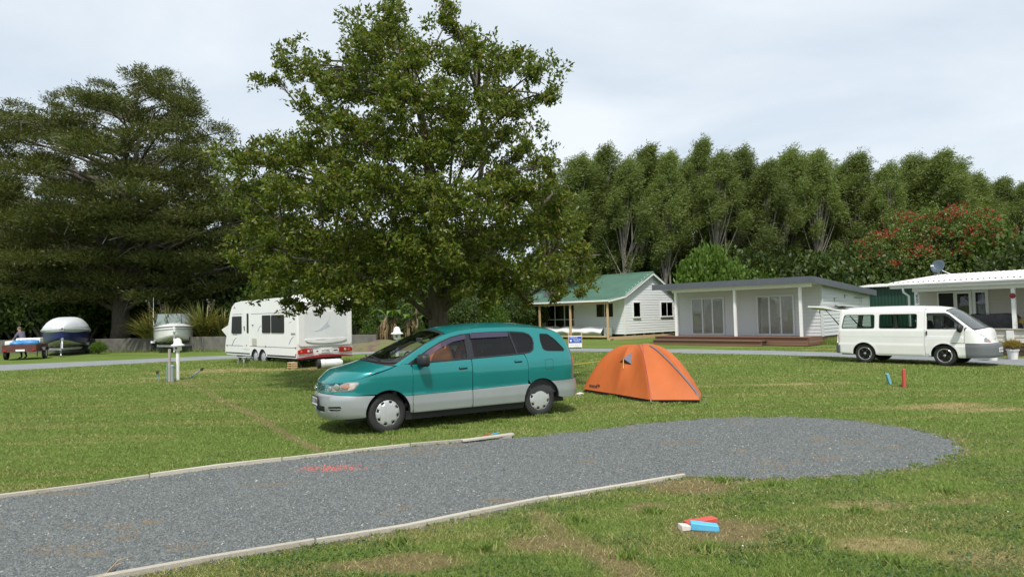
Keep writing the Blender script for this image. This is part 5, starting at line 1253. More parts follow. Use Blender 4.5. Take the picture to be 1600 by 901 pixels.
q = MB(); q.tube([(1.22+.09*math.sin(a), .38+.18*math.cos(a), 1.05+.14*math.sin(a)) for a in np.linspace(0, 2*math.pi, 21)], .014, 6, cap=False); vp(obj('steering_wheel', q, 'black', van))
pf = Matrix.Translation((-.02, 0, .47)) @ Matrix.Rotation(R(-90), 4, 'Z') @ Matrix.Rotation(R(90), 4, 'X')
vp(plate(van, pf, 'CFL214', surround=False))
q = MB(); q.lathe([(0, .003), (.05, .002), (.055, -.003)], 20, tuple(V_.P(vt0, .76, 1, -.003)), Matrix.Rotation(R(-90), 3, 'Y')); vp(obj('badge', q, 'chrome', van))
for x, sg, stc in ((VF, -1, R(-4)), (VF, 1, R(-4)), (VR, -1, 0), (VR, 1, 0)):
    car_wheel(van, x+VOX, sg*(VW-.06-.09)+VOY, .300, .185, sg, 'alloy', stc, rimr=.20)
# ------------------------------------------------------------------ caravan
cv = thing('caravan', 'white twin axle caravan with red tail lights parked under the big tree', 'caravan', (-7.9, 24.1, 0), R(135))
CVL, CVW = 6.55, 2.3
prof = [(0, .62), (0, 2.36), (.05, 2.50), (.18, 2.60), (.42, 2.64), (4.9, 2.60), (5.45, 2.55), (5.78, 2.40), (5.98, 2.15), (6.22, 1.55), (6.46, .95), (6.52, .70), (6.52, .42), (6.3, .36)]
awb = lambda c: arc(c, .33, .345, 180, 0, 10)
bot = [(4.05, .36)]
ar = arc(3.56, .30, .35, 0, 180, 10); ar2 = arc(2.86, .30, .35, 0, 180, 10)
lower = [(6.3, .36), (3.56+.345, .36)] + [(3.56+.35*math.cos(R(a)), .30+.35*math.sin(R(a))) for a in np.linspace(12, 172, 10)] + [(2.86+.35*math.cos(R(a)), .30+.35*math.sin(R(a))) for a in np.linspace(8, 168, 10)] + [(2.5, .36), (.02, .36)]
q = MB(); q.prism(prof[:-1]+lower+[(.0, .40)], 0, -CVW, 'y')
body = obj('body', q, 'caravan_white', cv, bevel=.055, seg=3)
q = MB(); q.box((3.2, -1.15, .33), (6.0, 1.6, .14)); obj('chassis', q, 'black', cv)
def cside(name, poly, mat, d=.012, parent=None):
    q = MB(); q.prism(poly, .0015, d, 'y'); return obj(name, q, mat, parent or cv)
for poly in ([(4.80, 1.26), (5.82, 1.26), (5.74, 1.98), (4.80, 1.98)], [(2.11, 1.29), (2.84, 1.29), (2.84, 1.98), (2.11, 1.98)], [(.97, 1.29), (2.03, 1.29), (2.03, 1.98), (.97, 1.98)]):
    cside('window', rounded(poly, .05), 'window_black', .022)
dr_ = cside('door', rounded([(4.02, .62), (4.66, .62), (4.66, 2.16), (4.02, 2.16)], .04), 'caravan_white', .010)
cside('door_window', rounded([(4.10, 1.28), (4.27, 1.28), (4.27, 2.08), (4.10, 2.08)], .03), 'window_black', .020, dr_)
cside('handle', [(4.46, 1.38), (4.50, 1.38), (4.56, 1.56), (4.49, 1.56)], 'black', .03, dr_)
cside('lock', [(3.66, 1.58), (3.76, 1.58), (3.76, 1.62), (3.66, 1.62)], 'black', .02)
v_ = cside('vent', rounded([(3.34, .78), (3.78, .78), (3.78, 1.08), (3.34, 1.08)], .02), 'cream', .014)
q = MB()
for k in range(7): q.span((3.37, .015, .80+k*.038), (3.75, .024, .822+k*.038))
tag(obj('vent_louvre', q, 'cream', v_), kind='stuff')
for z, x0, x1 in ((.745, .05, 6.46), (2.05, .05, 3.9), (2.06, 4.75, 5.7)):
    cside('trim_line', [(x0, z), (x1, z), (x1, z+.014), (x0, z+.014)], 'grey_plastic', .006)
cside('skirt_strip', [(4.02, .42), (6.46, .42), (6.46, .465), (4.02, .465)], 'black', .010); cside('skirt_strip', [(.05, .40), (2.42, .40), (2.42, .45), (.05, .45)], 'black', .010)
for (x, z) in ((.06, .75), (.06, .50), (2.55, .76), (4.30, .77), (6.3, .74)): cside('marker_lamp', [(x-.03, z-.02), (x+.03, z-.02), (x+.03, z+.03), (x-.03, z+.03)], 'red_lens', .02)
def swoosh(x, z, s_):
    pts = [(x-.46*s_*u, z-.30*s_*(1-u)**2.2) for u in np.linspace(0, 1, 10)]; low = [(x-.46*s_*u, z-.30*s_*(1-u)**2.2-.06*s_*(1-u)-.004) for u in np.linspace(0, 1, 10)]
    cside('decal', pts+low[::-1][:-1], 'decal', .004)
swoosh(3.28, 1.58, .8); swoosh(.62, 1.16, 1.0); swoosh(5.85, 1.08, 1.25)
q = MB()
for k in range(5): q.span((5.62-k*.085, .002, 1.185), (5.62-k*.085+.03, .006, 1.185+.05+.03*(k % 2 == 0)))
for k in range(4): q.span((.10+k*.09, .002, 1.22), (.15+k*.09, .006, 1.29))
tag(obj('side_lettering', q, 'ink', cv), kind='stuff')
q = MB(); q.add([(5.42, .002, 2.30), (5.52, .002, 2.42), (5.62, .002, 2.30), (5.57, .002, 2.30), (5.52, .002, 2.36), (5.47, .002, 2.30)], [(0, 1, 2, 3, 4, 5)]); obj('logo', q, 'ink', cv)
# rear face (x = 0, facing -x)
def rear(name, poly, mat, d, parent=None, d0=-.0015):
    q = MB(); q.prism([(y, z) for y, z in poly], d0, -d, 'x'); return obj(name, q, mat, parent or cv)
rp = rounded([(-.22, .98), (-.34, .90), (-1.96, .90), (-2.08, .98), (-2.06, 2.16), (-.24, 2.16)], .10)
q = MB(); ring_o = rounded([(-.06, .80), (-2.24, .80), (-2.24, 2.30), (-.06, 2.30)], .12, 5)
rear('rear_moulding', ring_o, 'gel_white', .06)
rear('rear_panel', rounded([(-.26, 1.10), (-2.04, 1.10), (-2.02, 2.06), (-.28, 2.06)], .08), 'rear_panel', .066)
swp = [(-.30, 1.06)]+[(-1.15+.85*math.cos(R(a)), 1.02+.13*math.sin(R(a))) for a in np.linspace(0, -180, 16)]+[(-2.0, 1.06)]
rear('smile_moulding', swp, 'gel_white', .10)
rear('mark', [(-.72, 1.02), (-1.10, 1.02), (-1.10, 1.035), (-.72, 1.035)], 'decal_pale', .106, d0=-.1005)
q = MB(); q.prism([(-.65, 1.32), (-.95, 1.45), (-1.25, 1.72), (-1.35, 1.92), (-1.22, 1.62), (-1.32, 1.50), (-1.08, 1.42), (-.95, 1.36)], -.067, -.071, 'x'); obj('decal', q, 'decal_pale', cv)
for y0, y1 in ((-.04, -.62), (-1.72, -2.27)):
    tl_ = rear('tail_light', rounded([(y0, .52), (y1, .53), (y1, .68), (y0-.25*(1 if y0 > -1 else -.0), .715), (y0, .66)], .03), 'red_lens', .05)
    ins = .40 if y0 > -1 else .22
    for k, mt_ in enumerate(('cream', 'clear_lens')):
        yy = y0-(ins+.12*k if y0 > -1 else .24+.0*k); 
        if k == 1 and y0 < -1: continue
        q = MB(); q.lathe([(.048, 0), (.045, .012), (0, .016)], 16, (-.05, yy, .61), Matrix.Rotation(R(-90), 3, 'Y')); obj('lamp', q, mt_, tl_)
    q = MB(); yy = y0-(.12 if y0 > -1 else .40); q.lathe([(.04, 0), (.037, .01), (0, .012)], 16, (-.05, yy, .60), Matrix.Rotation(R(-90), 3, 'Y')); obj('lamp', q, 'orange_lens', tl_)
for y in (-.78, -1.50): rear('rear_reflector', [(y, .585), (y-.16, .585), (y-.16, .615), (y, .615)], 'black', .012)
pm = Matrix.Translation((-.03, -1.14, .60)) @ Matrix.Rotation(R(-90), 4, 'Z') @ Matrix.Rotation(R(90), 4, 'X')
rear('plate_recess', rounded([(-.86, .50), (-1.44, .50), (-1.44, .72), (-.86, .72)], .04), 'gel_white', .02)
plate(cv, pm, 'W728K', surround=False)
band = [(-.02, .355)]+[(-2.3*u, .36+.16*math.sin(math.pi*min(1, u*1.0))**.8) for u in np.linspace(.0, 1, 16)]+[(-2.28, .352)]
band = [(-2.28*u-.01, .36+.10*math.sin(math.pi*u)) for u in np.linspace(0, 1, 16)]+[(-2.28*u-.01, .33+.03*math.sin(math.pi*u)) for u in np.linspace(1, 0, 16)]
rear('rear_valance', band, 'dark_red', .045)
rear('high_brake_light', [(-.98, 2.36), (-1.32, 2.36), (-1.32, 2.41), (-.98, 2.41)], 'red_lens', .03); rear('marker_lamp', [(-.16, 2.28), (-.22, 2.28), (-.22, 2.42), (-.16, 2.42)], 'red_lens', .04)
q = MB(); q.box((1.6, -1.1, 2.69), (.7, .6, .12)); obj('roof_vent', q, 'plastic_white', cv, bevel=.03)
for x in (3.56, 2.86):
    for y, sg in ((-.13, 1), (-CVW+.13, -1)): car_wheel(cv, x, y, .315, .18, sg, 'alloy_grey' if 'alloy_grey' in M else 'hubcap', 0, rimr=.2)
q = MB(); pts = arc(3.21, .30, .75, 0, 180); 
for c in (3.56, 2.86):
    pts = arc(c, .30, .345, 0, 180); vs = [(a, -.02, b) for a, b in pts]+[(a, -.3, b) for a, b in pts]; n_ = len(pts); q2 = MB()
    q2.add(vs, [(i, i+1, n_+i+1, n_+i) for i in range(n_-1)]+[tuple(range(n_, 2*n_))]); obj('wheel_arch', q2, 'black', cv)
for (x, y, dx) in ((.35, -.35, .25), (.35, -1.95, .25), (5.9, -.35, -.25), (5.9, -1.95, -.25)):
    q = MB(); q.bar((x+dx, y, .30), (x-dx*.4, y, .02), .06, .05); q.bar((x+dx*2, y, .28), (x, y, .12), .03, .03); q.box((x-dx*.4, y, .015), (.16, .16, .025)); obj('corner_steady', q, 'black', cv)
q = MB(); q.bar((6.4, -.7, .36), (7.7, -1.12, .40), .06, .09); q.bar((6.4, -1.6, .36), (7.7, -1.18, .40), .06, .09); q.tube([(7.3, -1.15, .02), (7.3, -1.15, .75)], .03, 8); q.bar((7.6, -1.15, .42), (7.95, -1.15, .44), .09, .09); obj('drawbar', q, 'galv', cv)
q = MB(); slab(q, [(6.12, -.25, 1.78), (6.12, -2.05, 1.78), (7.55, -2.05, 1.42), (7.55, -.25, 1.42)], .03); q.add([(6.16, -.25, 1.74), (7.55, -.25, 1.40), (6.62, -.25, .95)], [(0, 1, 2)]); q.add([(7.55, -.25, 1.40), (7.55, -2.05, 1.40), (6.62, -2.05, .95), (6.62, -.25, .95)], [(0, 1, 2, 3)]); obj('front_cover', q, 'gel_white', cv, thick=.01)
# things lying about the caravan
bp_ = Vector((*at(516, 574.5), 0)); bar = thing('water_barrel', 'white rolling water barrel lying under the back of the caravan', 'water barrel', bp_, R(28))
q = MB(); q.lathe([(0, -.44), (.10, -.44), (.155, -.38), (.165, -.2), (.155, -.19), (.155, .19), (.165, .2), (.155, .34), (.10, .44), (0, .44)], 24, (0, 0, .165), Matrix.Rotation(R(90), 3, 'Y')); obj('drum', q, 'plastic_white', bar, smooth=True, angle=40)
q = MB(); q.lathe([(0, -.46), (.155, -.46), (.170, -.43), (.170, -.36), (.16, -.35)], 24, (0, 0, .17), Matrix.Rotation(R(90), 3, 'Y')); obj('end_tyre', q, 'rubber', bar, smooth=True, angle=40)
ws_ = thing('wooden_step', 'small reddish wooden step beside the rear corner of the caravan', 'step', (*at(457, 576), 0), R(135))
for z in (.045, .125, .205): obj('plank', MB().span((-.16, -.12, z), (.16, .12, z+.035)), 'pine', ws_)
for x in (-.15, .115):
    for z0, z1 in ((0, .044), (.081, .124), (.161, .204)): obj('side', MB().span((x, -.11, z0), (x+.035, .11, z1)), 'pine', ws_)
st_ = thing('step_stool', 'grey plastic step stool below the caravan door', 'stool', (*at(383, 571), 0), R(135))
obj('top', MB().span((-.28, -.18, .32), (.28, .18, .36)), 'galv', st_, bevel=.01)
for x in (-.26, .26): 
    for y in (-.15, .15): q = MB(); q.bar((x*.85, y, .32), (x, y*1.1, 0), .06, .05); obj('leg', q, 'galv', st_)
# ------------------------------------------------------------------ dome tent
TC = Vector((*at(1003, 612), 0)); 
ten = thing('dome_tent', 'orange dome tent with grey vent hood pitched beside the green minivan', 'tent', TC, 0)
# corners in local metres: two door ends and four pole feet
c_front, c_left, c_right, c_back = [Vector((*at(*p), 0))-TC for p in ((1017, 630), (911, 612), (1094, 630), (1040, 600))]
TH = 1.07
# base outline: left porch point, front foot, right porch point, back foot; the shell is a dome over this outline
foot = [c_left, Vector(c_left.lerp(c_front, .50))+Vector((.05, -.07, 0)), c_front, c_right, Vector((*at(1096, 620), 0))-TC, c_back+Vector((.1, .25, 0)), Vector((*at(925, 600), 0))-TC]
cen = Vector((*at(997, 612), 0))-TC
def tent_base(u):
    k = u*len(foot); i = int(k) % len(foot); f_ = k-int(k); return foot[i].lerp(foot[(i+1) % len(foot)], f_)
ridge_a, ridge_b = Vector((-.16, .05, TH-.02)), Vector((.10, -.02, TH))
def tent_pt(u, v):
    b = tent_base(u)
    tt = max(0, min(1, (b.x-ridge_a.x)/(ridge_b.x-ridge_a.x)*.25+.4)); a = ridge_a.lerp(ridge_b, tt)
    fu = u*len(foot) % 1; sag = math.sin(math.pi*fu)*math.sin(math.pi*v)
    r_ = 1-v; k_ = 1-.10*sag
    return Vector((a.x+(b.x-a.x)*r_*k_, a.y+(b.y-a.y)*r_*k_, .07*r_**6+a.z*(1-r_**(2.45-.3*math.sin(math.pi*fu)))))
nu, nv = 98, 22
q = MB(); vs = [tent_pt(i/nu, j/nv) for i in range(nu) for j in range(nv+1)]
q.add(vs, [(i*(nv+1)+j, ((i+1) % nu)*(nv+1)+j, ((i+1) % nu)*(nv+1)+j+1, i*(nv+1)+j+1) for i in range(nu) for j in range(nv)])
tm = pbr('tent_orange', (.58, .150, .036), .6, var=.08, vscale=1.5, bump=.9, bscale=3.2, stretch=(1.6, 1.6, .5))
tt_ = tm.node_tree; pb = [n_ for n_ in tt_.nodes if n_.type == 'BSDF_PRINCIPLED'][0]; tlu = tt_.nodes.new('ShaderNodeBsdfTranslucent'); tlu.inputs[0].default_value = (.66, .17, .03, 1)
mxn = tt_.nodes.new('ShaderNodeMixShader'); mxn.inputs[0].default_value = .28; on = [n_ for n_ in tt_.nodes if n_.type == 'OUTPUT_MATERIAL'][0]
tt_.links.new(pb.outputs[0], mxn.inputs[1]); tt_.links.new(tlu.outputs[0], mxn.inputs[2]); tt_.links.new(mxn.outputs[0], on.inputs[0])
fly = obj('flysheet', q, tm, ten, smooth=True)
# inner groundsheet tub
q = MB(); n_ = 70
vs = [tent_base(i/n_)*.965+Vector((0, 0, .004)) for i in range(n_)]+[tent_base(i/n_)*.95+Vector((0, 0, .11)) for i in range(n_)]
q.add(vs, [(i, (i+1) % n_, n_+(i+1) % n_, n_+i) for i in range(n_)]+[tuple(range(n_))]); obj('groundsheet', q, 'tent_dark', ten)
# seams, zip, vent, pole webbing follow the shell
def on_shell(u0, u1, v0, v1, n=24, out=.008):
    r_ = []
    for i in range(n+1):
        u, v = u0+(u1-u0)*i/n, v0+(v1-v0)*i/n; p = tent_pt(u, v); c = Vector((0, 0, .2)); r_.append(p+(p-c).normalized()*out)
    return r_
def ribbon(name, pts, w_, mat, parent=ten, side=None):
    q = MB(); L_ = []
    for i, p in enumerate(pts):
        d = (pts[min(i+1, len(pts)-1)]-pts[max(i-1, 0)]).normalized(); nn = (p-Vector((0, 0, .2))).normalized(); s_ = d.cross(nn).normalized()*w_/2
        L_ += [p-s_, p+s_]
    q.add(L_, [(2*i, 2*i+1, 2*i+3, 2*i+2) for i in range(len(pts)-1)]); return obj(name, q, mat, parent, thick=.004)
F7 = 1/len(foot)
ribbon('pole_sleeve', on_shell(3*F7+.004, 2.62*F7, .02, .80, 30, .010), .045, 'tent_grey')
ribbon('zip', on_shell(2*F7, 2*F7, .0, .97, 30, .006), .012, 'dark_red'); ribbon('seam', on_shell(1*F7, 1.25*F7, .0, .9, 30, .004), .010, tm)
ribbon('door_seam', on_shell(2.0*F7, 2.3*F7, .5, .98, 20, .006), .010, 'dark_red')
def shell_at(px, py, u0, u1):                       # point of the shell under a sight line of the photograph
    best = None
    for i in range(61):
        for j in range(61):
            u, v = u0+(u1-u0)*i/60, j/60*.97; p = tent_pt(u, v)+TC-Vector((0, 0, EYE))
            c = p.dot(_F); ex = 800+FPX*p.dot(_Rv)/c-px; ey = 450.5-FPX*p.dot(_Uv)/c-py
            if best is None or ex*ex+ey*ey < best[0]: best = (ex*ex+ey*ey, p-TC+Vector((0, 0, EYE)))
    return best[1]
nrm = lambda p: (p-Vector((0, 0, .2))).normalized()
A_, L0, R0_, T0 = [shell_at(px, py, .6*F7, 2.1*F7) for px, py in ((988, 550), (970, 566), (987, 568.5), (975, 576))]
vd = nrm(L0); A_ = A_+vd*.01; O_ = (L0+R0_)/2+vd*.10+Vector((0, 0, .045))
q = MB(); q.add([A_, L0+vd*.012, O_, R0_+vd*.012], [(0, 1, 2), (0, 2, 3)]); obj('vent_hood', q, 'tent_grey', ten, thick=.006)
q = MB(); q.add([L0+vd*.014, O_-Vector((0, 0, .02)), R0_+vd*.014, (L0+R0_)/2-Vector((0, 0, .02))+vd*.012], [(0, 1, 2, 3)]); obj('vent_mesh', q, 'tent_dark', ten, thick=.004)
q = MB(); q.tube([O_-Vector((0, 0, .01)), T0+vd*.02], .009, 6); obj('vent_tie', q, 'yellow_cord', ten)
q = MB()
for k in range(10):
    a_ = shell_at(921.5+1.7*k, 604.3+.05*k, 0, 1.0*F7); b_ = a_+Vector((0, 0, .052)); nn = Vector((-.15, -.95, .2)).normalized()*.012
    q.tube([a_+nn, b_+nn], .009 if k % 3 else .012, 5)
tag(obj('logo_lettering', q, 'tent_dark', ten), kind='stuff')
q = MB(); q.tube([tent_pt(6.6*F7, .38), Vector((-2.3, 1.1, .45))], .006, 5); obj('guy_line', q, 'yellow_cord', ten)
q = MB(); q.tube([tent_pt(2*F7, .0), c_front+Vector((0, -.015, .0))], .008, 6); obj('webbing', q, 'alloy', ten)
for c in (foot[2], foot[3], foot[0], foot[4]):
    q = MB(); d = Vector((c.x, c.y, 0)).normalized(); p0 = c+d*.05; q.tube([p0+d*.10+Vector((0, 0, -.03)), p0+d*.16+Vector((0, 0, .06))], .006, 6); q.tube([c+Vector((0, 0, .03)), p0+d*.13+Vector((0, 0, .025))], .005, 5); obj('peg', q, 'galv', ten)
# ------------------------------------------------------------------ boats, trailers and the man
def boat_hull(L_, Wd, zk, zs, bow_rake, nsec=22, chine=.35):
    """hull sections from the bow (x=0) to the transom (x=L): keel, chine, sheer; returns function s->(keel, chine, sheer points half)"""
    def sec(s_):
        wv = Wd*(1-(1-min(1, s_*1.55))**2.3)**.75 if s_ < .645 else Wd*(1-.06*(s_-.645))
        wch = wv*(.92+.02*min(1, s_*2.6))
        kz = zk+(zs-zk)*.40*max(0, 1-s_*3.2)**1.5
        cz = zk+.10*(zs-zk)+(zs-zk)*.36*max(0, 1-s_*2.9)**1.4
        sz_ = zs+.14*(1-s_)**2
        x = L_*s_; return x, kz, (wch, cz), (wv, sz_)
    return sec
def make_boat(name, label, L_, hb, zk, zs, mats, loc, rz, style):
    th = thing(name, label, 'boat', loc, rz)
    sec = boat_hull(L_, hb, zk, zs, .5); n = 26
    def strip(nm, fa, fb, mat, sub=4):
        q = MB()
        for sg in (-1, 1):
            q.grid(lambda u, v: (lambda a, b: (a[0]+(b[0]-a[0])*v, sg*(a[1]+(b[1]-a[1])*v), a[2]+(b[2]-a[2])*v))(fa(u), fb(u)), n, sub)
        return obj(nm, q, mat, th, smooth=True, thick=.012)
    ss = lambda u: u**1.5
    kee = lambda u: (lambda r_: (r_[0]+.28*(1-ss(u))**6, 0.0, r_[1]))(sec(ss(u)))
    chi = lambda u: (lambda r_: (r_[0]+.02*(1-ss(u))**6, r_[2][0]*(0 if u == 0 else 1), r_[2][1]))(sec(ss(u)))
    she = lambda u: (lambda r_: (r_[0]-.03*(1-ss(u))**5, r_[3][0]*(0 if u == 0 else 1), r_[3][1]))(sec(ss(u)))
    strip('bottom', kee, chi, mats[0]); strip('topside', chi, she, mats[1])
    q = MB()
    for sg in (-1, 1): q.tube([Vector(she(u))*1 if sg > 0 else Vector((she(u)[0], -she(u)[1], she(u)[2])) for u in np.linspace(0, 1, 30)], .035, 6)
    obj('gunwale', q, mats[2], th, smooth=True)
    r_ = sec(1); q = MB(); q.add([(L_, 0, r_[1]), (L_, r_[2][0], r_[2][1]), (L_, r_[3][0], r_[3][1]), (L_, -r_[3][0], r_[3][1]), (L_, -r_[2][0], r_[2][1])], [(0, 1, 2, 3, 4)]); obj('transom', q, mats[1], th, thick=.03)
    if style == 'strakes':
        q = MB()
        for f_ in (.35, .7):
            for sg in (-1, 1): q.tube([Vector((kee(u)[0]*(1-f_)+chi(u)[0]*f_, sg*(kee(u)[1]*(1-f_)+chi(u)[1]*f_), kee(u)[2]*(1-f_)+chi(u)[2]*f_-.008)) for u in np.linspace(.08, 1, 20)], .02, 5)
        obj('strake', q, mats[0], th)
    return th, kee, chi, she
def boat_trailer(label, loc, rz, L_, Wd, zk, group):
    th = thing('boat_trailer', label, 'boat trailer', loc, rz, group)
    q = MB(); hb = Wd*.78
    for sg in (-1, 1): q.bar((1.0, sg*hb, .42), (L_, sg*hb, .42), .07, .10); q.bar((-.7, 0, .42), (1.0, sg*hb, .42), .07, .10)
    for x in (1.0, 2.2, 3.4, 4.6): q.bar((x, -hb, .40), (x, hb, .40), .07, .08)
    q.bar((-1.3, 0, .42), (-.6, 0, .42), .08, .10)
    obj('frame', q, 'galv', th)
    q = MB(); q.tube([(-.95, 0, .75), (-.95, 0, .08)], .028, 8); q.lathe([(0, .03), (.09, .03), (.09, -.03), (0, -.03)], 16, (-.95, 0, .09), Matrix.Rotation(R(90), 3, 'X')); obj('jockey_wheel', q, 'galv', th)
    q = MB(); q.bar((-.15, 0, .42), (.05, 0, 1.0), .06, .08, up=(0, 1, 0)); q.box((.0, 0, .98), (.1, .12, .12)); obj('winch_post', q, 'galv', th)
    for sg in (-1, 1):
        for x in (3.1, 3.8):
            wv = car_wheel(th, x, sg*(Wd+.04), .31, .18, sg, 'hubcap', 0, rimr=.19)
        q = MB(); q.prism(rounded([(2.70, .55), (2.80, .70), (4.10, .70), (4.20, .55), (4.16, .52), (2.74, .52)], .05), sg*(Wd-.08), sg*(Wd+.16), 'y'); obj('mudguard', q, 'galv', th)
    q = MB()
    for sg in (-1, 1): q.bar((1.5, sg*.45, zk+.02+.10), (L_-.3, sg*.45, zk+.02), .10, .06)
    obj('bunk', q, 'timber_grey', th)
    return th
# covered boat on the left, bow to the camera
b1p = Vector((*at(97, 556.5), 0)); b1a = R(121)
trailer1 = boat_trailer('galvanised boat trailer under the covered blue boat', b1p, b1a, 5.4, 1.05, .55, 'boat trailers by the wall')
bt1, kee, chi, she = make_boat('covered_boat', 'blue hulled boat under a pale grey cover on a trailer by the wall', 5.6, 1.22, .52, 1.45, ('cream', 'blue_hull', 'gel_white'), b1p, b1a, 'strakes')
q = MB()
def cover1(u, v):
    a = Vector(she(u)); y = (2*v-1); wv = a.y+.05
    top = 2.28+.05*math.sin(u*9); rise = (1-abs(y)**3.6)*(top-a.z)*min(1, .08+1.35*u**.65)
    return (a.x-.05*(u < .05), y*wv, a.z-.05+rise)
q.grid(cover1, 30, 18); obj('boat_cover', q, 'cover', bt1, smooth=True, thick=.012)
q = MB()
for sg in (-1, 1):
    q.grid(lambda u, v: (she(u)[0]-.03-.04*v*0, sg*(she(u)[1]+.055-.06*v), she(u)[2]+.0-.17*v-.05*math.sin(u*8)*v), 26, 3)
obj('cover_skirt', q, 'cover_shadow', bt1, smooth=True, thick=.010)
# white cabin boat
b2p = Vector((*at(272, 549.5), 0)); b2p = Vector((b2p.x*.96, b2p.y*.96, 0)); b2a = R(117)
trailer2 = boat_trailer('galvanised boat trailer under the white cuddy boat', b2p, b2a, 5.4, 1.12, .55, 'boat trailers by the wall')
bt2, kee, chi, she = make_boat('cabin_boat', 'white boat with wraparound windscreen and tall aerial in front of the flax', 5.6, 1.20, .55, 1.45, ('cream', 'gel_white', 'gel_white'), b2p, b2a, 'strakes')
q = MB(); q.grid(lambda u, v: ((lambda a: (a.x, (2*v-1)*a.y*.97, a.z+.02+.20*min(1, u*1.6)*(1-abs(2*v-1)**2.2)))(Vector(she(u*.62)))), 22, 14); obj('foredeck', q, 'gel_white', bt2, smooth=True, thick=.012)
for dz in (.0, -.16): 
    q = MB()
    for sg in (-1, 1): q.tube([(Vector(she(u)).x-.01, sg*(Vector(she(u)).y+.012), Vector(she(u)).z-.05+dz*.8) for u in np.linspace(.02, 1, 24)], .012, 5)
    obj('rub_strip', q, 'grey_plastic', bt2)
fr = [(2.55, -1.14), (1.95, -1.04), (1.6, -.42), (1.6, .42), (1.95, 1.04), (2.55, 1.14)]
q = MB(); gl = MB(); zb, zt = 1.58, 2.34
for (x0, y0), (x1, y1) in zip(fr, fr[1:]):
    a0, a1 = Vector((x0, y0, zb)), Vector((x1, y1, zb)); t0, t1 = Vector((x0+.34, y0*.86, zt)), Vector((x1+.34, y1*.86, zt))
    gl.add([a0, a1, t1, t0], [(0, 1, 2, 3)])
    for p0, p1 in ((a0, t0), (t0, t1), (a0, a1)): q.bar(p0, p1, .035, .035)
q.bar(a1, t1, .035, .035)
wsb = obj('windscreen', gl, 'boat_screen', bt2, thick=.006); obj('windscreen_frame', q, 'black', wsb)
q = MB(); q.tube([(2.5, 1.12, 1.5), (2.56, 1.13, 3.35)], [.016, .006], 6); obj('aerial', q, 'plastic_white', bt2)
q = MB(); q.box((3.1, .3, 1.55), (.5, .5, .7)); q.box((3.1, -.45, 1.55), (.5, .5, .7)); q.box((2.6, .5, 1.55), (.3, .6, .25)); obj('seat', q, 'gel_white', bt2, bevel=.05)
q = MB(); q.box((.02, 0, 1.22), (.03, .14, .05)); q.box((.0, 0, 1.14), (.03, .05, .14)); q.lathe([(0, .02), (.04, .02), (.04, -.02), (0, -.02)], 12, (.12, 0, 1.0), Matrix.Rotation(R(90), 3, 'Y')); tag(obj('bow_fitting', q, 'ink', bt2), kind='stuff')
q = MB(); q.tube([(.35, -.28, 1.66), (.12, 0, 1.74), (.35, .28, 1.66)], .016, 6); q.tube([(.12, 0, 1.74), (.06, 0, 1.55)], .014, 6); obj('bow_rail', q, 'chrome', bt2)
# box trailer with its load
xtp = Vector((*at(30, 562.5), 0)); xa = R(112)
xt = thing('box_trailer', 'low red brown box trailer loaded with blue tarpaulin bundles', 'trailer', xtp, xa)
q = MB(); q.span((0, -.72, .42), (2.2, .72, .47)); obj('bed', q, 'black', xt)
for a, b in (((-.02, -.74, .42), (.02, .74, .80)), ((2.18, -.74, .42), (2.22, .74, .80)), ((.03, -.74, .42), (2.17, -.70, .80)), ((.03, .70, .42), (2.17, .74, .80))): obj('side_panel', MB().span(a, b), pbr('trailer_red', (.105, .035, .025), .6, var=.3, vscale=4, dirt=((.2, .13, .09), 3, .6)) if 'trl' not in M else M['trl'], xt)
for sg in (-1, 1):
    car_wheel(xt, 1.1, sg*.86, .29, .16, sg, 'hubcap', 0, rimr=.17)
    q = MB(); q.prism(rounded([(.72, .45), (.80, .63), (1.40, .63), (1.48, .45), (1.44, .45), (1.37, .60), (.83, .60), (.76, .45)], .03), sg*.77, sg*.96, 'y'); obj('mudguard', q, 'black', xt)
    q = MB(); q.box((-.045, sg*.62, .52), (.05, .12, .09)); obj('tail_light', q, 'red_lens', xt)
q = MB(); q.bar((2.2, 0, .42), (3.5, 0, .42), .08, .08); q.tube([(3.2, 0, .5), (3.2, 0, .02)], .025, 8); obj('drawbar', q, 'black', xt)
q = MB(); q.span((-.05, -.25, .46), (-.035, .15, .56)); obj('number_plate', q, 'sign_white', xt)
def rest(name, label, cat, base, rz0, c, mbq, mat, group=None, smooth=True, **k):
    o_ = obj(name, mbq, mat, smooth=smooth, **k); o_.location = base+Matrix.Rotation(rz0, 3, 'Z') @ Vector(c); o_.rotation_euler = (0, 0, rz0); return tag(o_, label, cat, group)
q = MB(); blob_mb(q, (0, 0, 0), (.55, .40, .20), 16, .16, 2); rest('tarpaulin_bundle', 'bright blue tarpaulin bundle heaped in the left half of the box trailer', 'tarpaulin', xtp, xa, (.75, .22, .82), q, 'blue_tarp', subsurf=1)
q = MB(); q.tube([(0, -.35, 0), (0, .35, 0)], .15, 14); rest('rolled_mat', 'blue rolled mat lying at the right side of the box trailer', 'rolled mat', xtp, xa, (.45, -.38, .86), q, 'blue_tarp')
q = MB(); q.span((-.3, -.55, 0), (.3, .55, .26)); rest('cool_box', 'long white cool box behind the blue tarpaulin in the box trailer', 'cool box', xtp, xa, (1.6, -.05, .86), q, 'plastic_white', smooth=False, bevel=.03)
q = MB(); q.span((-.02, -.35, .05), (.0, .28, .12)); rest('red_strap', 'red strap round the long white cool box', 'strap', xtp, xa, (1.29, -.05, .90), q, 'red_paint', smooth=False)
q = MB(); q.span((-.25, -.2, 0), (.25, .2, .42)); rest('white_crate', 'white plastic crate held by the man behind the trailer', 'crate', xtp, xa, (2.0, .92, .55), q, 'plastic_white', smooth=False, bevel=.03)
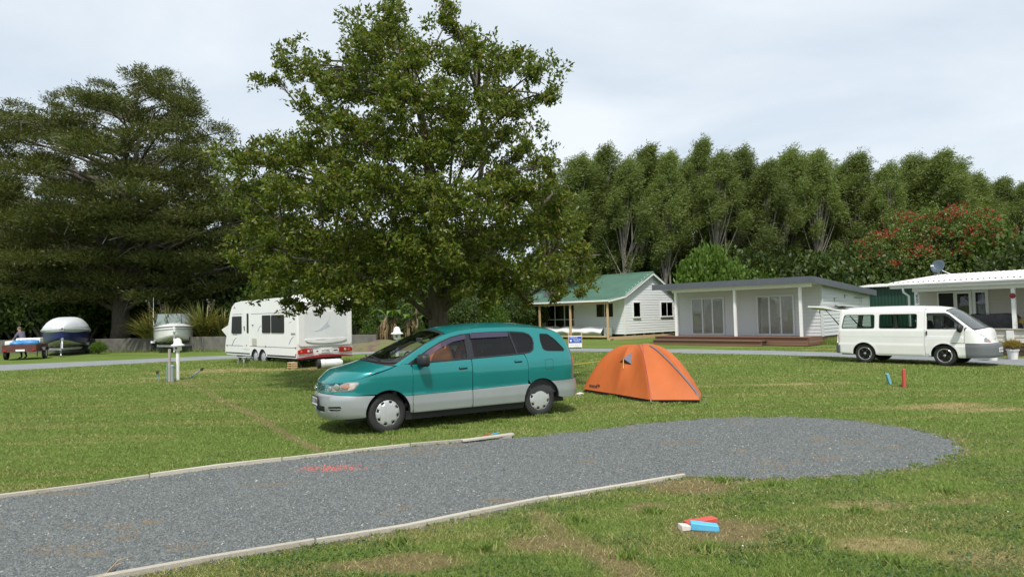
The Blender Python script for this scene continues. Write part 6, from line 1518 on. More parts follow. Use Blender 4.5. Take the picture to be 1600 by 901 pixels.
q = MB(); blob_mb(q, (0, 0, .16), (.2, .22, .17), 14, .12, 8); rest('green_bag', 'green bag on the grass left of the box trailer wheel', 'bag', xtp, xa, (.5, 1.30, 0), q, pbr('bag_green', (.05, .25, .12), .6), subsurf=1)
# man leaning over the trailer
def person(loc, rz):
    root = thing('person', 'man in a dark purple grey shirt leaning over a white crate by the box trailer', 'person', loc, rz)
    J = dict(pel=(0, 0, .93), spi=(.05, 0, 1.12), che=(.15, 0, 1.32), nek=(.23, 0, 1.47), hed=(.28, 0, 1.58), crn=(.29, 0, 1.69),
             shl=(.16, .19, 1.40), ell=(.30, .25, 1.14), wrl=(.50, .17, 1.02), hal=(.57, .15, 1.00), shr=(.16, -.19, 1.40), elr=(.32, -.24, 1.15), wrr=(.52, -.14, 1.03), har=(.59, -.12, 1.01),
             hpl=(0, .10, .90), knl=(.05, .11, .49), anl=(-.02, .12, .09), tol=(.16, .14, .04), hpr=(0, -.10, .90), knr=(.03, -.11, .49), anr=(-.08, -.12, .09), tor=(.10, -.14, .04))
    rad = dict(pel=.155, spi=.145, che=.165, nek=.06, hed=.095, crn=.075, shl=.075, ell=.05, wrl=.033, hal=.035, shr=.075, elr=.05, wrr=.033, har=.035, hpl=.09, knl=.062, anl=.045, tol=.04, hpr=.09, knr=.062, anr=.045, tor=.04)
    E2 = [('pel', 'spi'), ('spi', 'che'), ('che', 'nek'), ('nek', 'hed'), ('hed', 'crn'), ('che', 'shl'), ('shl', 'ell'), ('ell', 'wrl'), ('wrl', 'hal'), ('che', 'shr'), ('shr', 'elr'), ('elr', 'wrr'), ('wrr', 'har'),
          ('pel', 'hpl'), ('hpl', 'knl'), ('knl', 'anl'), ('anl', 'tol'), ('pel', 'hpr'), ('hpr', 'knr'), ('knr', 'anr'), ('anr', 'tor')]
    # five fingers on each hand
    for s_, h_ in (('l', 'hal'), ('r', 'har')):
        hx, hy, hz_ = J[h_]; sg = 1 if s_ == 'l' else -1
        for k, (dy, ln) in enumerate(((.028, .075), (.010, .085), (-.008, .08), (-.026, .062))):
            J[f'f{s_}{k}a'] = (hx+.045, hy+dy, hz_-.012); J[f'f{s_}{k}b'] = (hx+.045+ln*.55, hy+dy, hz_-.04); rad[f'f{s_}{k}a'] = .011; rad[f'f{s_}{k}b'] = .009; E2 += [(h_, f'f{s_}{k}a'), (f'f{s_}{k}a', f'f{s_}{k}b')]
        J[f'f{s_}ta'] = (hx+.01, hy-sg*.045, hz_-.005); J[f'f{s_}tb'] = (hx+.05, hy-sg*.055, hz_-.025); rad[f'f{s_}ta'] = .013; rad[f'f{s_}tb'] = .010; E2 += [(h_, f'f{s_}ta'), (f'f{s_}ta', f'f{s_}tb')]
    ks = list(J); me = bpy.data.meshes.new('body'); me.from_pydata([J[k] for k in ks], [(ks.index(a), ks.index(b)) for a, b in E2], [])
    o_ = bpy.data.objects.new('body', me); COL.objects.link(o_)
    sk_ = o_.modifiers.new('skin', 'SKIN'); ss_ = o_.modifiers.new('ss', 'SUBSURF'); ss_.levels = 1
    for i, k in enumerate(ks):
        d = me.skin_vertices[0].data[i]; d.radius = (rad[k], rad[k]); d.use_root = (k == 'pel')
    dg = bpy.context.evaluated_depsgraph_get(); bm2 = bpy.data.meshes.new_from_object(o_.evaluated_get(dg)); bpy.data.objects.remove(o_)
    bm2.materials.clear()
    for k in ('skin', 'shirt', 'trousers', 'black'): bm2.materials.append(M[k])
    for p_ in bm2.polygons:
        c = p_.center; arm = abs(c.y) > .115 and c.z < 1.30 and c.x > .18
        p_.material_index = 3 if c.z < .085 else 2 if c.z < .95 and not arm else (0 if (c.x > .40 or c.z > 1.475) else 1)
        p_.use_smooth = True
    bo = bpy.data.objects.new('body', bm2); COL.objects.link(bo); bo.parent = root
    q = MB(); blob_mb(q, (.265, 0, 1.665), (.098, .086, .082), 16, .02, 1); obj('hair', q, 'hair_grey', root, smooth=True)
    q = MB(); q.tube([(.365, 0, 1.63), (.395, 0, 1.60), (.372, 0, 1.585)], [.012, .018, .012], 8)
    q2 = MB()
    for sg in (-1, 1): blob_mb(q2, (.368, sg*.032, 1.632), (.010, .014, .008), 8); 
    obj('nose', q, 'skin', root, smooth=True); obj('eyes', q2, 'ink', root, smooth=True)
    q = MB(); q.bar((.366, -.025, 1.552), (.366, .025, 1.552), .010, .008); obj('mouth', q, 'dark_red', root)
    q = MB(); 
    for sg in (-1, 1): blob_mb(q, (.27, sg*.098, 1.60), (.022, .012, .034), 8)
    obj('ears', q, 'skin', root, smooth=True)
    return root
person(xtp+Matrix.Rotation(xa, 3, 'Z') @ Vector((2.05, .30+.05, 0)) , R(172))
# ------------------------------------------------------------------ power posts, taps, stakes, bits of painted timber
def bollard(label, p, h, s_=1.0, arm=False):
    th = thing('power_post', label, 'power post', (*p, 0), R(10), 'white camping power posts')
    q = MB(); q.tube([(0, 0, 0), (0, 0, h)], .052*s_, 16); obj('pole', q, 'plastic_white', th, smooth=True, angle=40)
    q = MB(); q.lathe([(.085*s_, 0), (.11*s_, .02), (.11*s_, .16*s_), (.09*s_, .17*s_)], 20, (0, 0, h)); hd = obj('socket_box', q, 'plastic_white', th, smooth=True, angle=40)
    q = MB(); q.box((-.02, -.115*s_, h+.09*s_), (.07, .03, .07)); obj('socket', q, 'grey_plastic', hd)
    q = MB(); q.lathe([(0, .23*s_), (.05*s_, .222*s_), (.095*s_, .17*s_), (.115*s_, .085*s_), (.125*s_, .05*s_), (.19*s_, .03*s_), (.195*s_, 0), (.12*s_, .01*s_)], 28, (0, 0, h+.165*s_)); obj('lamp_hood', q, 'plastic_white', th, smooth=True, angle=50)
    if arm:
        q = MB(); q.box((-.0, 0, h+.13), (1.0, .05, .035)); q.box((-.35, 0, h+.13), (.35, .10, .04)); obj('cross_arm', q, 'plastic_white', th, bevel=.008)
    return th
PB = at(278, 594)
bollard('white power post with a light hood standing by the pipes in the lawn', PB, .90, 1.0, False)
bollard('white power post with a light hood behind the bonnet of the minivan', at(621, 566), .92, 1.25)
q = MB(); q.tube([(0, 0, 0), (.0, 0, .98)], .042, 10); o_ = obj('timber_post', q, 'timber_grey'); o_.location = (*at(265, 596), 0); tag(o_, 'slim wooden post between the blue pipe and the white power post', 'post')
q = MB(); q.tube([(0, 0, 0), (0, 0, .52), ], .025, 10); o_ = obj('water_pipe', q, 'pipe_blue', smooth=True, angle=40); o_.location = (*at(261.5, 595.5), 0); tag(o_, 'thin teal standpipe against the slim wooden post', 'pipe')
q = MB(); q.tube([(0, 0, 0), (0, 0, .46)], .048, 14); q.lathe([(.056, 0), (.056, .05), (.04, .07), (0, .075)], 16, (0, 0, .44)); o_ = obj('drain_pipe', q, 'pipe_grey', smooth=True, angle=40); o_.location = (*at(269.5, 596), 0); tag(o_, 'short thick grey capped pipe beside the white power post', 'pipe')
def tap(label, p, lean, h):
    th = thing('garden_tap', label, 'tap', (*p, 0), 0, 'garden taps on leaning pipes')
    q = MB(); e_ = Vector((lean[0], lean[1], h)); q.tube([(0, 0, -.02), e_*.9], .022, 8); obj('standpipe', q, 'pipe_blue', th)
    q = MB(); q.tube([e_*.88, e_*1.05], .042, 8); q.bar(e_*1.05+Vector((-.06, 0, .01)), e_*1.05+Vector((.06, 0, .02)), .02, .02); q.tube([e_*.95, e_*.95+Vector((.05, -.06, -.03))], .018, 6); obj('valve', q, 'black', th)
    return th
tap('garden tap on a short upright pipe left of the white power post', at(249, 595), (-.06, 0, 0), .27)
tap('garden tap on a pipe leaning far to the right of the white power post', at(296, 590), (.36, .1, 0), .27)
sp = MB(); sp.span((-.035, -.02, -.05), (.035, .02, .40)); o_ = obj('survey_stake', sp, 'red_paint', bevel=.004); o_.location = (*at(1413, 605), 0); o_.rotation_euler = (0, R(1), R(12)); tag(o_, 'upright red painted stake in the lawn in front of the van', 'stake')
sp = MB(); sp.span((-.03, -.03, -.05), (.03, .03, .255)); o_ = obj('survey_stake', sp, pbr('stake_blue', (.16, .40, .50), .55), bevel=.004); o_.location = (*at(1391, 600), 0); o_.rotation_euler = (0, R(-17), R(10)); tag(o_, 'short blue painted stake tilting left beside the red stake', 'stake')
def offcut(label, p, L_, w_, h_, rz, mat, name, tip=0, ends=True, z=0):
    q = MB(); a = L_/2
    q.add([(-a, -w_/2, 0), (a, -w_/2, 0), (a, w_/2, 0), (-a, w_/2, 0), (-a, -w_/2, h_), (a*.93, -w_/2, h_*.75), (a*.93, w_/2, h_*.75), (-a, w_/2, h_)], [(3, 2, 1, 0), (4, 5, 6, 7), (0, 1, 5, 4), (1, 2, 6, 5), (2, 3, 7, 6), (3, 0, 4, 7)])
    o_ = obj(name, q, mat, bevel=.006); o_.location = (*p, z); o_.rotation_euler = (0, R(tip), rz); tag(o_, label, 'timber offcut', 'painted timber offcuts on the bare patch'); return o_
offcut('bright blue timber offcut lying in front of the red one on the bare patch', at(1101, 827), .225, .085, .062, R(-8), 'blue_paint', 'timber_offcut', 2)
offcut('red timber offcut lying behind the bright blue one', at(1096, 820), .30, .085, .06, R(22), 'red_paint', 'timber_offcut', -3)
offcut('small off white block at the left end of the painted offcuts', at(1070, 827), .085, .075, .05, R(15), 'white_block', 'timber_offcut')
for k, (px, py, px2, py2, mt_, lab) in enumerate(((757, 685.5, 768, 683.2, 'red_paint', 'thin red painted peg lying on the timber edging beside the minivan'), (768, 684, 780, 681.5, 'blue_paint', 'thin blue painted peg lying next to the red peg on the edging'))):
    a, b = Vector((*at(px, py), .055)), Vector((*at(px2, py2), .06)); q = MB(); q.bar((0, 0, 0), b-a, .014, .012); o_ = obj('marker_peg', q, mt_); o_.location = a; tag(o_, lab, 'peg')
q = MB(); a = Vector((*at(722, 692), .035)); b = Vector((*at(802, 683), .05)); q.bar((0, 0, 0), b-a, .09, .03); o_ = obj('broken_board', q, 'timber_grey', bevel=.006); o_.location = a; tag(o_, 'split end of timber board lying loose along the pad edge', 'board')
bst = Vector((*at(164, 897), 0)); ds3 = thing('dry_stalk', 'dry straw coloured weed stalk standing in the gravel near the lower left', 'dry stalk', bst)
for e_ in ((.05, .14, .035), (.16, .10, .10)):
    q = MB(); q.tube([(0, 0, 0), (e_[0]*.4, e_[1]*.5, e_[2]*.7+.01), e_], [.006, .005, .002], 5); obj('stem', q, 'straw', ds3)
q = MB(); q.tube([(0, -.05, .01), (.0, 0, .012), (.02, .02, .01)], .006, 5); obj('stem', q, 'straw', ds3)
q = MB(); blob_mb(q, (0, 0, .02), (.09, .05, .04), 8, .3, 4); o_ = obj('pale_stone', q, 'white_block'); o_.location = (*at(905, 617), 0); tag(o_, 'pale stone on the lawn between the minivan and the orange tent', 'stone')
# ------------------------------------------------------------------ vegetation
def unit(a): return a/np.maximum(np.linalg.norm(a, axis=-1, keepdims=True), 1e-9)
def rand_dirs(n): return unit(rng.normal(0, 1, (n, 3)))
def leaf_quads(P, D, L, W, fold=.25):
    """one kite-shaped leaf per row: base P, direction D"""
    n = len(P); q = unit(np.cross(D, rand_dirs(n))); nn = np.cross(D, q)
    L = np.broadcast_to(L, n)[:, None]; W = np.broadcast_to(W, n)[:, None]
    up = nn*W*fold
    return np.stack([P, P+D*L*.5+q*W*.5+up, P+D*L, P+D*L*.5-q*W*.5+up], 1)
def shoots(C, D, k, L, W, spread, jit=.3):
    """k leaves radiating from each shoot tip C round direction D"""
    n = len(C); C2 = np.repeat(C, k, 0); D2 = np.repeat(D, k, 0)
    dd = unit(D2*(1-spread)+rand_dirs(n*k)*spread)
    return leaf_quads(C2+rng.normal(0, L*jit, (n*k, 3)), dd, L*rng.uniform(.65, 1.25, n*k), W*rng.uniform(.7, 1.25, n*k))
def blob_shoots(c, r, n, lo=.35, upb=.3, clump=0):
    d = rand_dirs(n); rad = lo+(1-lo)*rng.random(n)**.6
    lump = 1+.28*np.sin(d[:, 0]*5.1+c[0]*3)*np.sin(d[:, 1]*4.3+c[1]*2)+.20*np.sin(d[:, 2]*6.7+c[2]*4)
    C = np.asarray(c)+d*np.asarray(r)*(rad*lump)[:, None]
    if clump:                                # gather the shoots into sprays with gaps between
        m_ = max(3, n//clump); idx = rng.integers(0, m_, n); C = C[idx]+rng.normal(0, .13*np.mean(r)**.5, (n, 3))*np.array([1, 1, .65])
    return C, unit(d*.7+np.array([0, 0, upb])+rng.normal(0, .25, (n, 3)))
def crown_obj(name, quads, mat, parent):
    V = np.concatenate(quads) if isinstance(quads, list) else quads
    return np_mesh(name, V.reshape(-1, 3), np.arange(len(V)*4).reshape(-1, 4), mat, parent)
def bez(p0, p1, p2, n): return [p0*(1-t)**2+p1*2*t*(1-t)+p2*t*t for t in np.linspace(0, 1, n)]
# --- the big tree behind the minivan
OB = np.array([*pt(686, 500, 17.5).xy, 0.0])
oak = thing('broadleaf_tree', 'large dark olive green broadleaf tree spreading behind the green minivan', 'tree', OB)
TRP = [(0, 0, -.1), (.02, 0, .6), (.0, .02, 1.4), (-.05, .0, 2.4), (.0, .1, 3.8), (-.15, .1, 5.6), (-.3, .1, 7.5), (-.9, .0, 10.0)]
LEADS = [([(-.05, 0, 1.9), (.55, -.3, 3.2), (1.2, -.2, 5.2), (1.5, 0, 7.4), (1.2, 0, 9.6)], .15), ([(0, 0, 1.9), (-.9, .4, 3.2), (-2.2, .5, 4.9), (-3.2, .3, 6.6)], .13), ([(0, 0, 2.2), (.9, .8, 3.4), (2.4, .9, 4.6), (3.6, .5, 5.8)], .12), ([(0, 0, 2.4), (.2, -1.2, 3.8), (.6, -2.4, 5.2)], .11), ([(0, 0, 1.8), (-1.2, -.9, 2.9), (-3.0, -1.4, 3.6), (-4.6, -1.0, 3.9)], .09), ([(.0, 0, 2.1), (1.3, -.9, 3.0), (3.2, -1.2, 3.5), (4.8, -.8, 3.7)], .08)]
TRP = [tuple(k*.88 for k in p) for p in TRP]; LEADS = [([tuple(k*.88 for k in p) for p in l], r*.88) for l, r in LEADS]
LP = np.array([np.array(a)*(1-t)+np.array(b)*t for P_ in [TRP[2:]]+[l[0] for l in LEADS] for a, b in zip(P_, P_[1:]) for t in (0, .33, .67)])
ob = [(610, 22, 26), (605, 50, 34), (700, 22, 22), (706, 48, 28), (575, 80, 40), (640, 88, 46), (720, 92, 40), (780, 95, 40), (742, 80, 26), (838, 112, 30), (852, 150, 20), (560, 60, 20), (455, 100, 26), (490, 112, 30), (425, 127, 16), (520, 135, 38),
      (560, 140, 46), (625, 150, 52), (700, 158, 56), (775, 158, 46), (825, 165, 30), (590, 215, 56), (535, 200, 36), (500, 170, 30), (660, 228, 62), (735, 225, 50), (790, 215, 30), (385, 240, 30), (428, 245, 38), (480, 232, 42), (535, 250, 48), (815, 240, 26), (845, 262, 22), (790, 262, 30),
      (360, 245, 14), (600, 300, 62), (680, 310, 60), (760, 310, 52), (825, 300, 36), (520, 300, 56), (445, 305, 50), (388, 300, 34), (870, 310, 26), (880, 345, 32), (840, 350, 44), (770, 375, 54), (695, 385, 58), (615, 380, 58), (540, 380, 54), (470, 372, 50), (412, 365, 40), (390, 405, 24),
      (440, 420, 38), (500, 438, 40), (565, 440, 42), (640, 440, 42), (720, 438, 46), (790, 435, 46), (850, 415, 42), (895, 395, 26), (905, 430, 18), (868, 445, 24), (420, 452, 20), (455, 465, 16), (520, 468, 18), (560, 474, 14), (500, 480, 10), (600, 466, 24), (820, 462, 18), (875, 465, 10), (770, 468, 20), (905, 455, 8), (475, 478, 9), (535, 486, 9)]
quads = []; limbs = MB(); twig = []
for (px, py, rp) in ob:
    base = pt(px, py, 17.5); r = rp*17.5/FPX; rho = abs(base.x-OB[0])/5.8; top = max(0, 1-abs(base.z-5.5)/8)
    half = 3.9*math.sqrt(max(.02, 1-rho*rho))*(.45+.55*top)
    offs = [0] if rp < 20 else ([-half*.8, half*.75] if rp < 34 else [-half*.9, -half*.25, half*.6])
    for dy in offs:
        c = np.array(pt(px+random.gauss(0, 5), py+random.gauss(0, 4), 17.5+dy+random.gauss(0, .25)))-OB
        rr = r*(17.5+dy)/17.5*random.uniform(.80, 1.05)*(.88 if py < 260 else 1)
        n = int(320*rr*rr+24)
        C, D = blob_shoots(c, (rr, rr*1.0, rr*.80), n, .35, .3, 8)
        quads.append(shoots(C, D, 6, .122, .056, .55, .35))
        dl = np.linalg.norm(LP-c, axis=1)+np.maximum(0, LP[:, 2]-c[2]-.2)*1.5+np.maximum(0, 2.6-LP[:, 2])*1.5; a0 = LP[dl.argmin()]
        L = np.linalg.norm(c-a0); mid = (a0+c)/2+np.array([0, 0, .10*L])+rng.normal(0, .12*L**.7, 3)
        pth = bez(a0, mid, c, 9); r0 = .02+.0075*L
        limbs.tube([Vector(p) for p in pth], [r0*(1-.8*i/8) for i in range(9)], 6, cap=False)
        for k in range(3):
            e_ = C[rng.integers(n)]; s_ = pth[5+k]; m_ = (s_+e_)/2+rng.normal(0, .12*rr, 3)
            limbs.tube([Vector(s_), Vector(m_), Vector(e_)], [.018, .012, .005], 4, cap=False)
# small outlying sprays that break the outline
for (px, py) in [(400, 128), (411, 122), (436, 82), (449, 78), (330, 238), (345, 232), (350, 262), (537, 30), (545, 42), (585, 22), (603, 6), (618, 8), (695, 5), (672, 35), (744, 52), (770, 68), (822, 88), (865, 92), (872, 108), (868, 135), (846, 205), (832, 195), (855, 285), (915, 445), (928, 440), (898, 370), (450, 485), (560, 488), (395, 465), (468, 70), (505, 92), (480, 95), (560, 28), (640, 62), (664, 80), (690, 92), (372, 262), (340, 285), (352, 320), (362, 380), (858, 232)]:
    c = np.array(pt(px, py, 17.5+random.gauss(0, 1.0)))-OB; C, D = blob_shoots(c, (.22, .22, .20), 16); quads.append(shoots(C, D, 5, .13, .06, .55, .4))
oakleaf = leafmat('oak_leaves', [(0, (.062, .096, .014)), (.35, (.096, .136, .020)), (.72, (.145, .178, .028)), (.93, (.19, .205, .038)), (.975, (.18, .14, .036)), (1, (.22, .12, .045))], .4, .42)
crown_obj('crown', quads, oakleaf, oak)
q = MB(); tp = [Vector(p) for p in TRP]
q.tube(tp, [.42, .30, .27, .25, .21, .17, .12, .03], 14); trk = obj('trunk', q, 'bark', oak, smooth=True)
for pth, r0 in LEADS:
    q = MB(); P_ = [Vector(p) for p in pth]; n_ = len(P_); q.tube(P_, [r0*(1-.75*i/(n_-1)) for i in range(n_)], 9); obj('limb', q, 'bark', trk, smooth=True)
tag(obj('branches', limbs, 'bark', trk, smooth=True), kind='stuff')

ORD = 'first second third fourth fifth sixth seventh eighth ninth tenth eleventh twelfth thirteenth fourteenth fifteenth sixteenth seventeenth eighteenth nineteenth twentieth twenty-first twenty-second'.split()
# --- generic tall windswept trees (shared meshes)
willow = leafmat('willow_leaves', [(0, (.095, .135, .034)), (.4, (.150, .200, .056)), (.8, (.21, .255, .085)), (1, (.30, .33, .15))], .5, .5)
darkleaf = leafmat('dark_leaves', [(0, (.032, .056, .014)), (.5, (.058, .090, .022)), (1, (.095, .130, .036))], .3, .5)
midleaf = leafmat('mid_leaves', [(0, (.045, .085, .014)), (.5, (.075, .130, .022)), (1, (.115, .175, .035))], .35, .45)
limeleaf = leafmat('lime_leaves', [(0, (.085, .165, .022)), (.5, (.135, .235, .036)), (1, (.19, .29, .055))], .4, .45)
def tall_tree(seed, H, W, z0, wind, leaf, L=.30, Wl=.075, npl=26, per=330, nbr=14, elong=1.25, rsc=1.0, lowgap=0):
    rs = np.random.default_rng(seed); quads = []; br = MB(); tops = []
    lean = wind*.5
    for i in range(npl):
        f = (i+.5)/npl; z = z0+(H-z0)*f**.80
        prof = math.sin(min(1, (f*.9+.12))*math.pi)**.6 if f < .95 else .2
        rad = W*.5*prof*rs.uniform(.15, 1.0); a = i*2.399+rs.uniform(-.6, .6)
        if f < lowgap and rs.random() < .55: continue
        c = np.array([math.cos(a)*rad+lean*(z/H)**2, math.sin(a)*rad, z]); tops.append(c)
        rr = W*rs.uniform(.12, .22)*(1.1-.40*f)*rsc
        n = int(per*rr*rr/.55)+40
        d = rand_dirs(n); rad_ = .15+.85*rng.random(n)**.7
        off = d*np.array([rr, rr, rr*elong])*(rad_*(1+.35*np.sin(d[:, 0]*6+i)*np.sin(d[:, 2]*5+i*2)))[:, None]
        off[:, 0] += wind*.35*off[:, 2]
        C = c+off
        D = unit(d*.45+np.array([.6*wind, 0, -.05])+rng.normal(0, .35, (n, 3)))
        quads.append(shoots(C, D, 3, L, Wl, .35, .5))
    tr = [Vector((lean*(t)**2+.12*math.sin(t*7+seed), .1*math.sin(t*5+seed), -.2+(H*.93+.2)*t)) for t in np.linspace(0, 1, 10)]
    br.tube(tr, [.17*(1-.88*t)+.015 for t in np.linspace(0, 1, 10)], 8)
    if lowgap:                                     # a second, thinner stem
        br.tube([Vector((.5*t+.25*math.sin(t*6+seed*2)+lean*t*t, .3*math.cos(seed)*t, -.2+H*.8*t)) for t in np.linspace(0, 1, 9)], [.12*(1-.85*t)+.01 for t in np.linspace(0, 1, 9)], 7)
    for c in tops:
        t = max(.08, (c[2]/H)*.62-.06); s_ = np.array([lean*t*t, 0, H*t]); m_ = (s_+c)/2+np.array([0, 0, -.05*H*.3])
        br.tube([Vector(p) for p in bez(s_, m_, c, 6)], [.055, .047, .04, .03, .022, .01], 5, cap=False)
    V = np.concatenate(quads); me = bpy.data.meshes.new('crown'); tmp = np_mesh('crown', V.reshape(-1, 3), np.arange(len(V)*4).reshape(-1, 4), leaf)
    cm = tmp.data; bpy.data.objects.remove(tmp)
    tm_ = br.mesh('trunk', True); tm_.materials.append(M['bark_pale']); return cm, tm_
def place(name, label, cat, meshes, loc, sc, rz, group):
    t_ = thing(name, label, cat, loc, rz, group); t_.scale = sc
    inst('crown', meshes[0], t_); inst('trunk', meshes[1], t_); return t_
W_ = [tall_tree(40+k, 14.5, 3.6+.3*k, 4.4+.25*(k % 3), 1.1, willow, L=.24, Wl=.055, npl=46, per=300, elong=1.45, rsc=.88, lowgap=.34) for k in range(6)]
wl = 'windswept pale trunked tree from the left in the tall row behind the cabins'
wrow = [(868, 262, 50), (905, 228, 51), (948, 214, 53), (985, 232, 50), (1012, 212, 54), (1050, 220, 51), (1100, 200, 53), (1128, 222, 50), (1162, 216, 53), (1205, 236, 51), (1234, 218, 54), (1285, 218, 51), (1322, 240, 53), (1345, 220, 52), (1395, 240, 50), (1432, 226, 53), (1470, 222, 51), (1500, 240, 54), (1532, 258, 51), (1575, 262, 53), (1608, 268, 51), (1660, 262, 52)]
for k, (px, py, Y) in enumerate(wrow):
    p = pt(px-10, py, Y); s_ = (p.z-.2)/15.5; wsc = (1.0, 1.2, .92, 1.1, 1.28, .96)[k*7 % 6]
    place('willow_tree', ORD[k]+' '+wl, 'tree', W_[(k*5+k//6) % 6], (p.x-.4*s_, Y, 0), (s_*wsc, s_*wsc, s_), (k*1.37) % .9-.45, 'row of tall trees behind the cabins')
for k in range(21):                                  # a second line of the same trees closes the row
    (a_, b_, c_), (d_, e_, f_) = wrow[k], wrow[k+1]; Y = max(c_, f_)+5; p = pt((a_+d_)/2-8, max(b_, e_)+12, Y); s_ = (p.z-.2)/15.3
    place('willow_tree', ORD[k]+' windswept tree from the left in the back line of the tall row', 'tree', W_[(k*5+2) % 6], (p.x, Y, 0), (s_*1.25, s_*1.1, s_), (k*2.1) % .9-.45, 'row of tall trees behind the cabins')
FW = [tall_tree(70+k, 11, 6.5, 1.5, .8, willow, L=.26, Wl=.07, npl=34, per=190, elong=1.2) for k in range(2)]
D_ = [tall_tree(60+k, 11, 7.5, .4, .3, darkleaf, L=.34, Wl=.12, npl=30, per=190) for k in range(3)]
for k in range(15):
    px = 850+k*56+random.uniform(-14, 14); Y = 60+random.uniform(-3, 3); p = pt(px, (345 if k % 2 else 385)+random.uniform(-18, 22), Y); s_ = p.z/11.6
    place('dark_tree', ORD[k]+' dense tree from the left behind the row of tall windswept trees', 'tree', FW[k//2 % 2] if k % 2 else D_[k % 3], (p.x, Y, 0), (s_*1.1, s_, s_), k*.9, 'dense trees behind the tall row')
for k in range(15):
    px = -70+k*58+random.uniform(-14, 14); Y = 57+random.uniform(-3, 4); p = pt(px, 330+random.uniform(-20, 30)+(60 if px > 300 else 0), Y); s_ = p.z/11
    place('dark_tree', ORD[k]+' dark dense tree from the left in the shelter belt behind the retaining wall', 'tree', D_[(k+1) % 3], (p.x, Y, 0), (s_*1.15, s_, s_), k*1.1, 'shelter belt behind the retaining wall')
# --- bushes along the buildings
def bush_mesh(seed, leaf, n=9, L=.16, Wl=.09, per=260, flat=.8):
    rs = np.random.default_rng(seed); quads = []; br = MB()
    for i in range(n):
        a = i*2.399; r_ = .62*math.sqrt(i/n); c = np.array([math.cos(a)*r_, math.sin(a)*r_, .42+.38*(1-r_)*rs.uniform(.6, 1.2)])
        rr = rs.uniform(.28, .42); C, D = blob_shoots(c, (rr, rr, rr*flat), int(per*.12)+30, .3, .35); quads.append(shoots(C, D, 5, L*.5, Wl*.5, .5, .45))
        br.tube([Vector((0, 0, -.02)), Vector(c)*.5+Vector((0, 0, .02)), Vector(c)], [.03, .02, .006], 5, cap=False)
    V = np.concatenate(quads); tmp = np_mesh('crown', V.reshape(-1, 3), np.arange(len(V)*4).reshape(-1, 4), leaf); cm = tmp.data; bpy.data.objects.remove(tmp)
    tm_ = br.mesh('stems', True); tm_.materials.append(M['dead_wood']); return cm, tm_
def bush(name, label, cat, meshes, loc, sc, rz, group=None):
    t_ = thing(name, label, cat, loc, rz, group); t_.scale = sc; inst('crown', meshes[0], t_); inst('stems', meshes[1], t_); return t_
BD = [bush_mesh(80+k, darkleaf, 14, .15, .085, 420) for k in range(2)]; BM = [bush_mesh(84+k, midleaf, 14, .15, .085, 420) for k in range(2)]; BLm = bush_mesh(90, limeleaf, 18, .16, .10, 900)
XS1 = [905, 960, 1000, 1040, 1170, 1215, 1262, 1305, 1335, 1585, 1620, 1150, 1540]
XS2 = [-30, 30, 80, 130, 330, 380, 440, 475, 520, 560, 591, 640, 700, 745, 790, 825, 610, 720, 765]
for k, (px, py, Y) in enumerate([(905, 395, 57), (960, 400, 58), (1000, 372, 57.5), (1040, 400, 58), (1170, 395, 50), (1215, 405, 52), (1262, 400, 50), (1305, 400, 52), (1335, 395, 47), (1585, 370, 44), (1620, 380, 40), (1150, 420, 47), (1540, 395, 46)]):
    p = pt(px, py, Y); h_ = p.z
    bush('shrub', ORD[sorted(range(13), key=lambda i: XS1[i]).index(k)]+' leafy understorey shrub from the left between the cabins and the tall trees', 'shrub', (BM if k % 2 else BD)[k % 2 if not k % 2 else k//2 % 2], (p.x, Y, 0), (h_*.85, h_*.8, h_), k*1.3, 'understorey shrubs behind the cabins')
for k, (px, py, Y) in enumerate([(-30, 430, 47), (30, 420, 48), (80, 440, 46.5), (130, 430, 48), (330, 430, 46), (380, 440, 46), (430, 440, 45), (470, 430, 46), (520, 440, 45), (560, 450, 44), (590, 440, 45), (640, 450, 44), (700, 440, 45), (745, 450, 43.5), (790, 455, 47), (825, 468, 50), (610, 470, 41), (720, 470, 41), (765, 478, 42)]):
    p = pt(px, py, Y); h_ = p.z
    bush('shrub', ORD[sorted(range(19), key=lambda i: XS2[i]).index(k)]+' leafy shrub from the left on the bank behind the retaining wall', 'shrub', (BD if k % 3 else BM)[k % 2], (p.x, Y, 0), (h_*.8, h_*.7, h_), k*1.7, 'dark shrubs behind the retaining wall')
p = pt(1105, 378, 44); bush('lime_bush', 'bright lime green bushy tree behind the grey cabin roof', 'tree', BLm, (p.x, 44, 0), (p.z*.44, p.z*.42, p.z*.90), .6)
p = pt(700, 528, 41); bush('low_shrub', 'small light green shrub against the concrete retaining wall', 'shrub', BLm, (*at(154, 553), 0), (.55, .45, .72), 1.0)
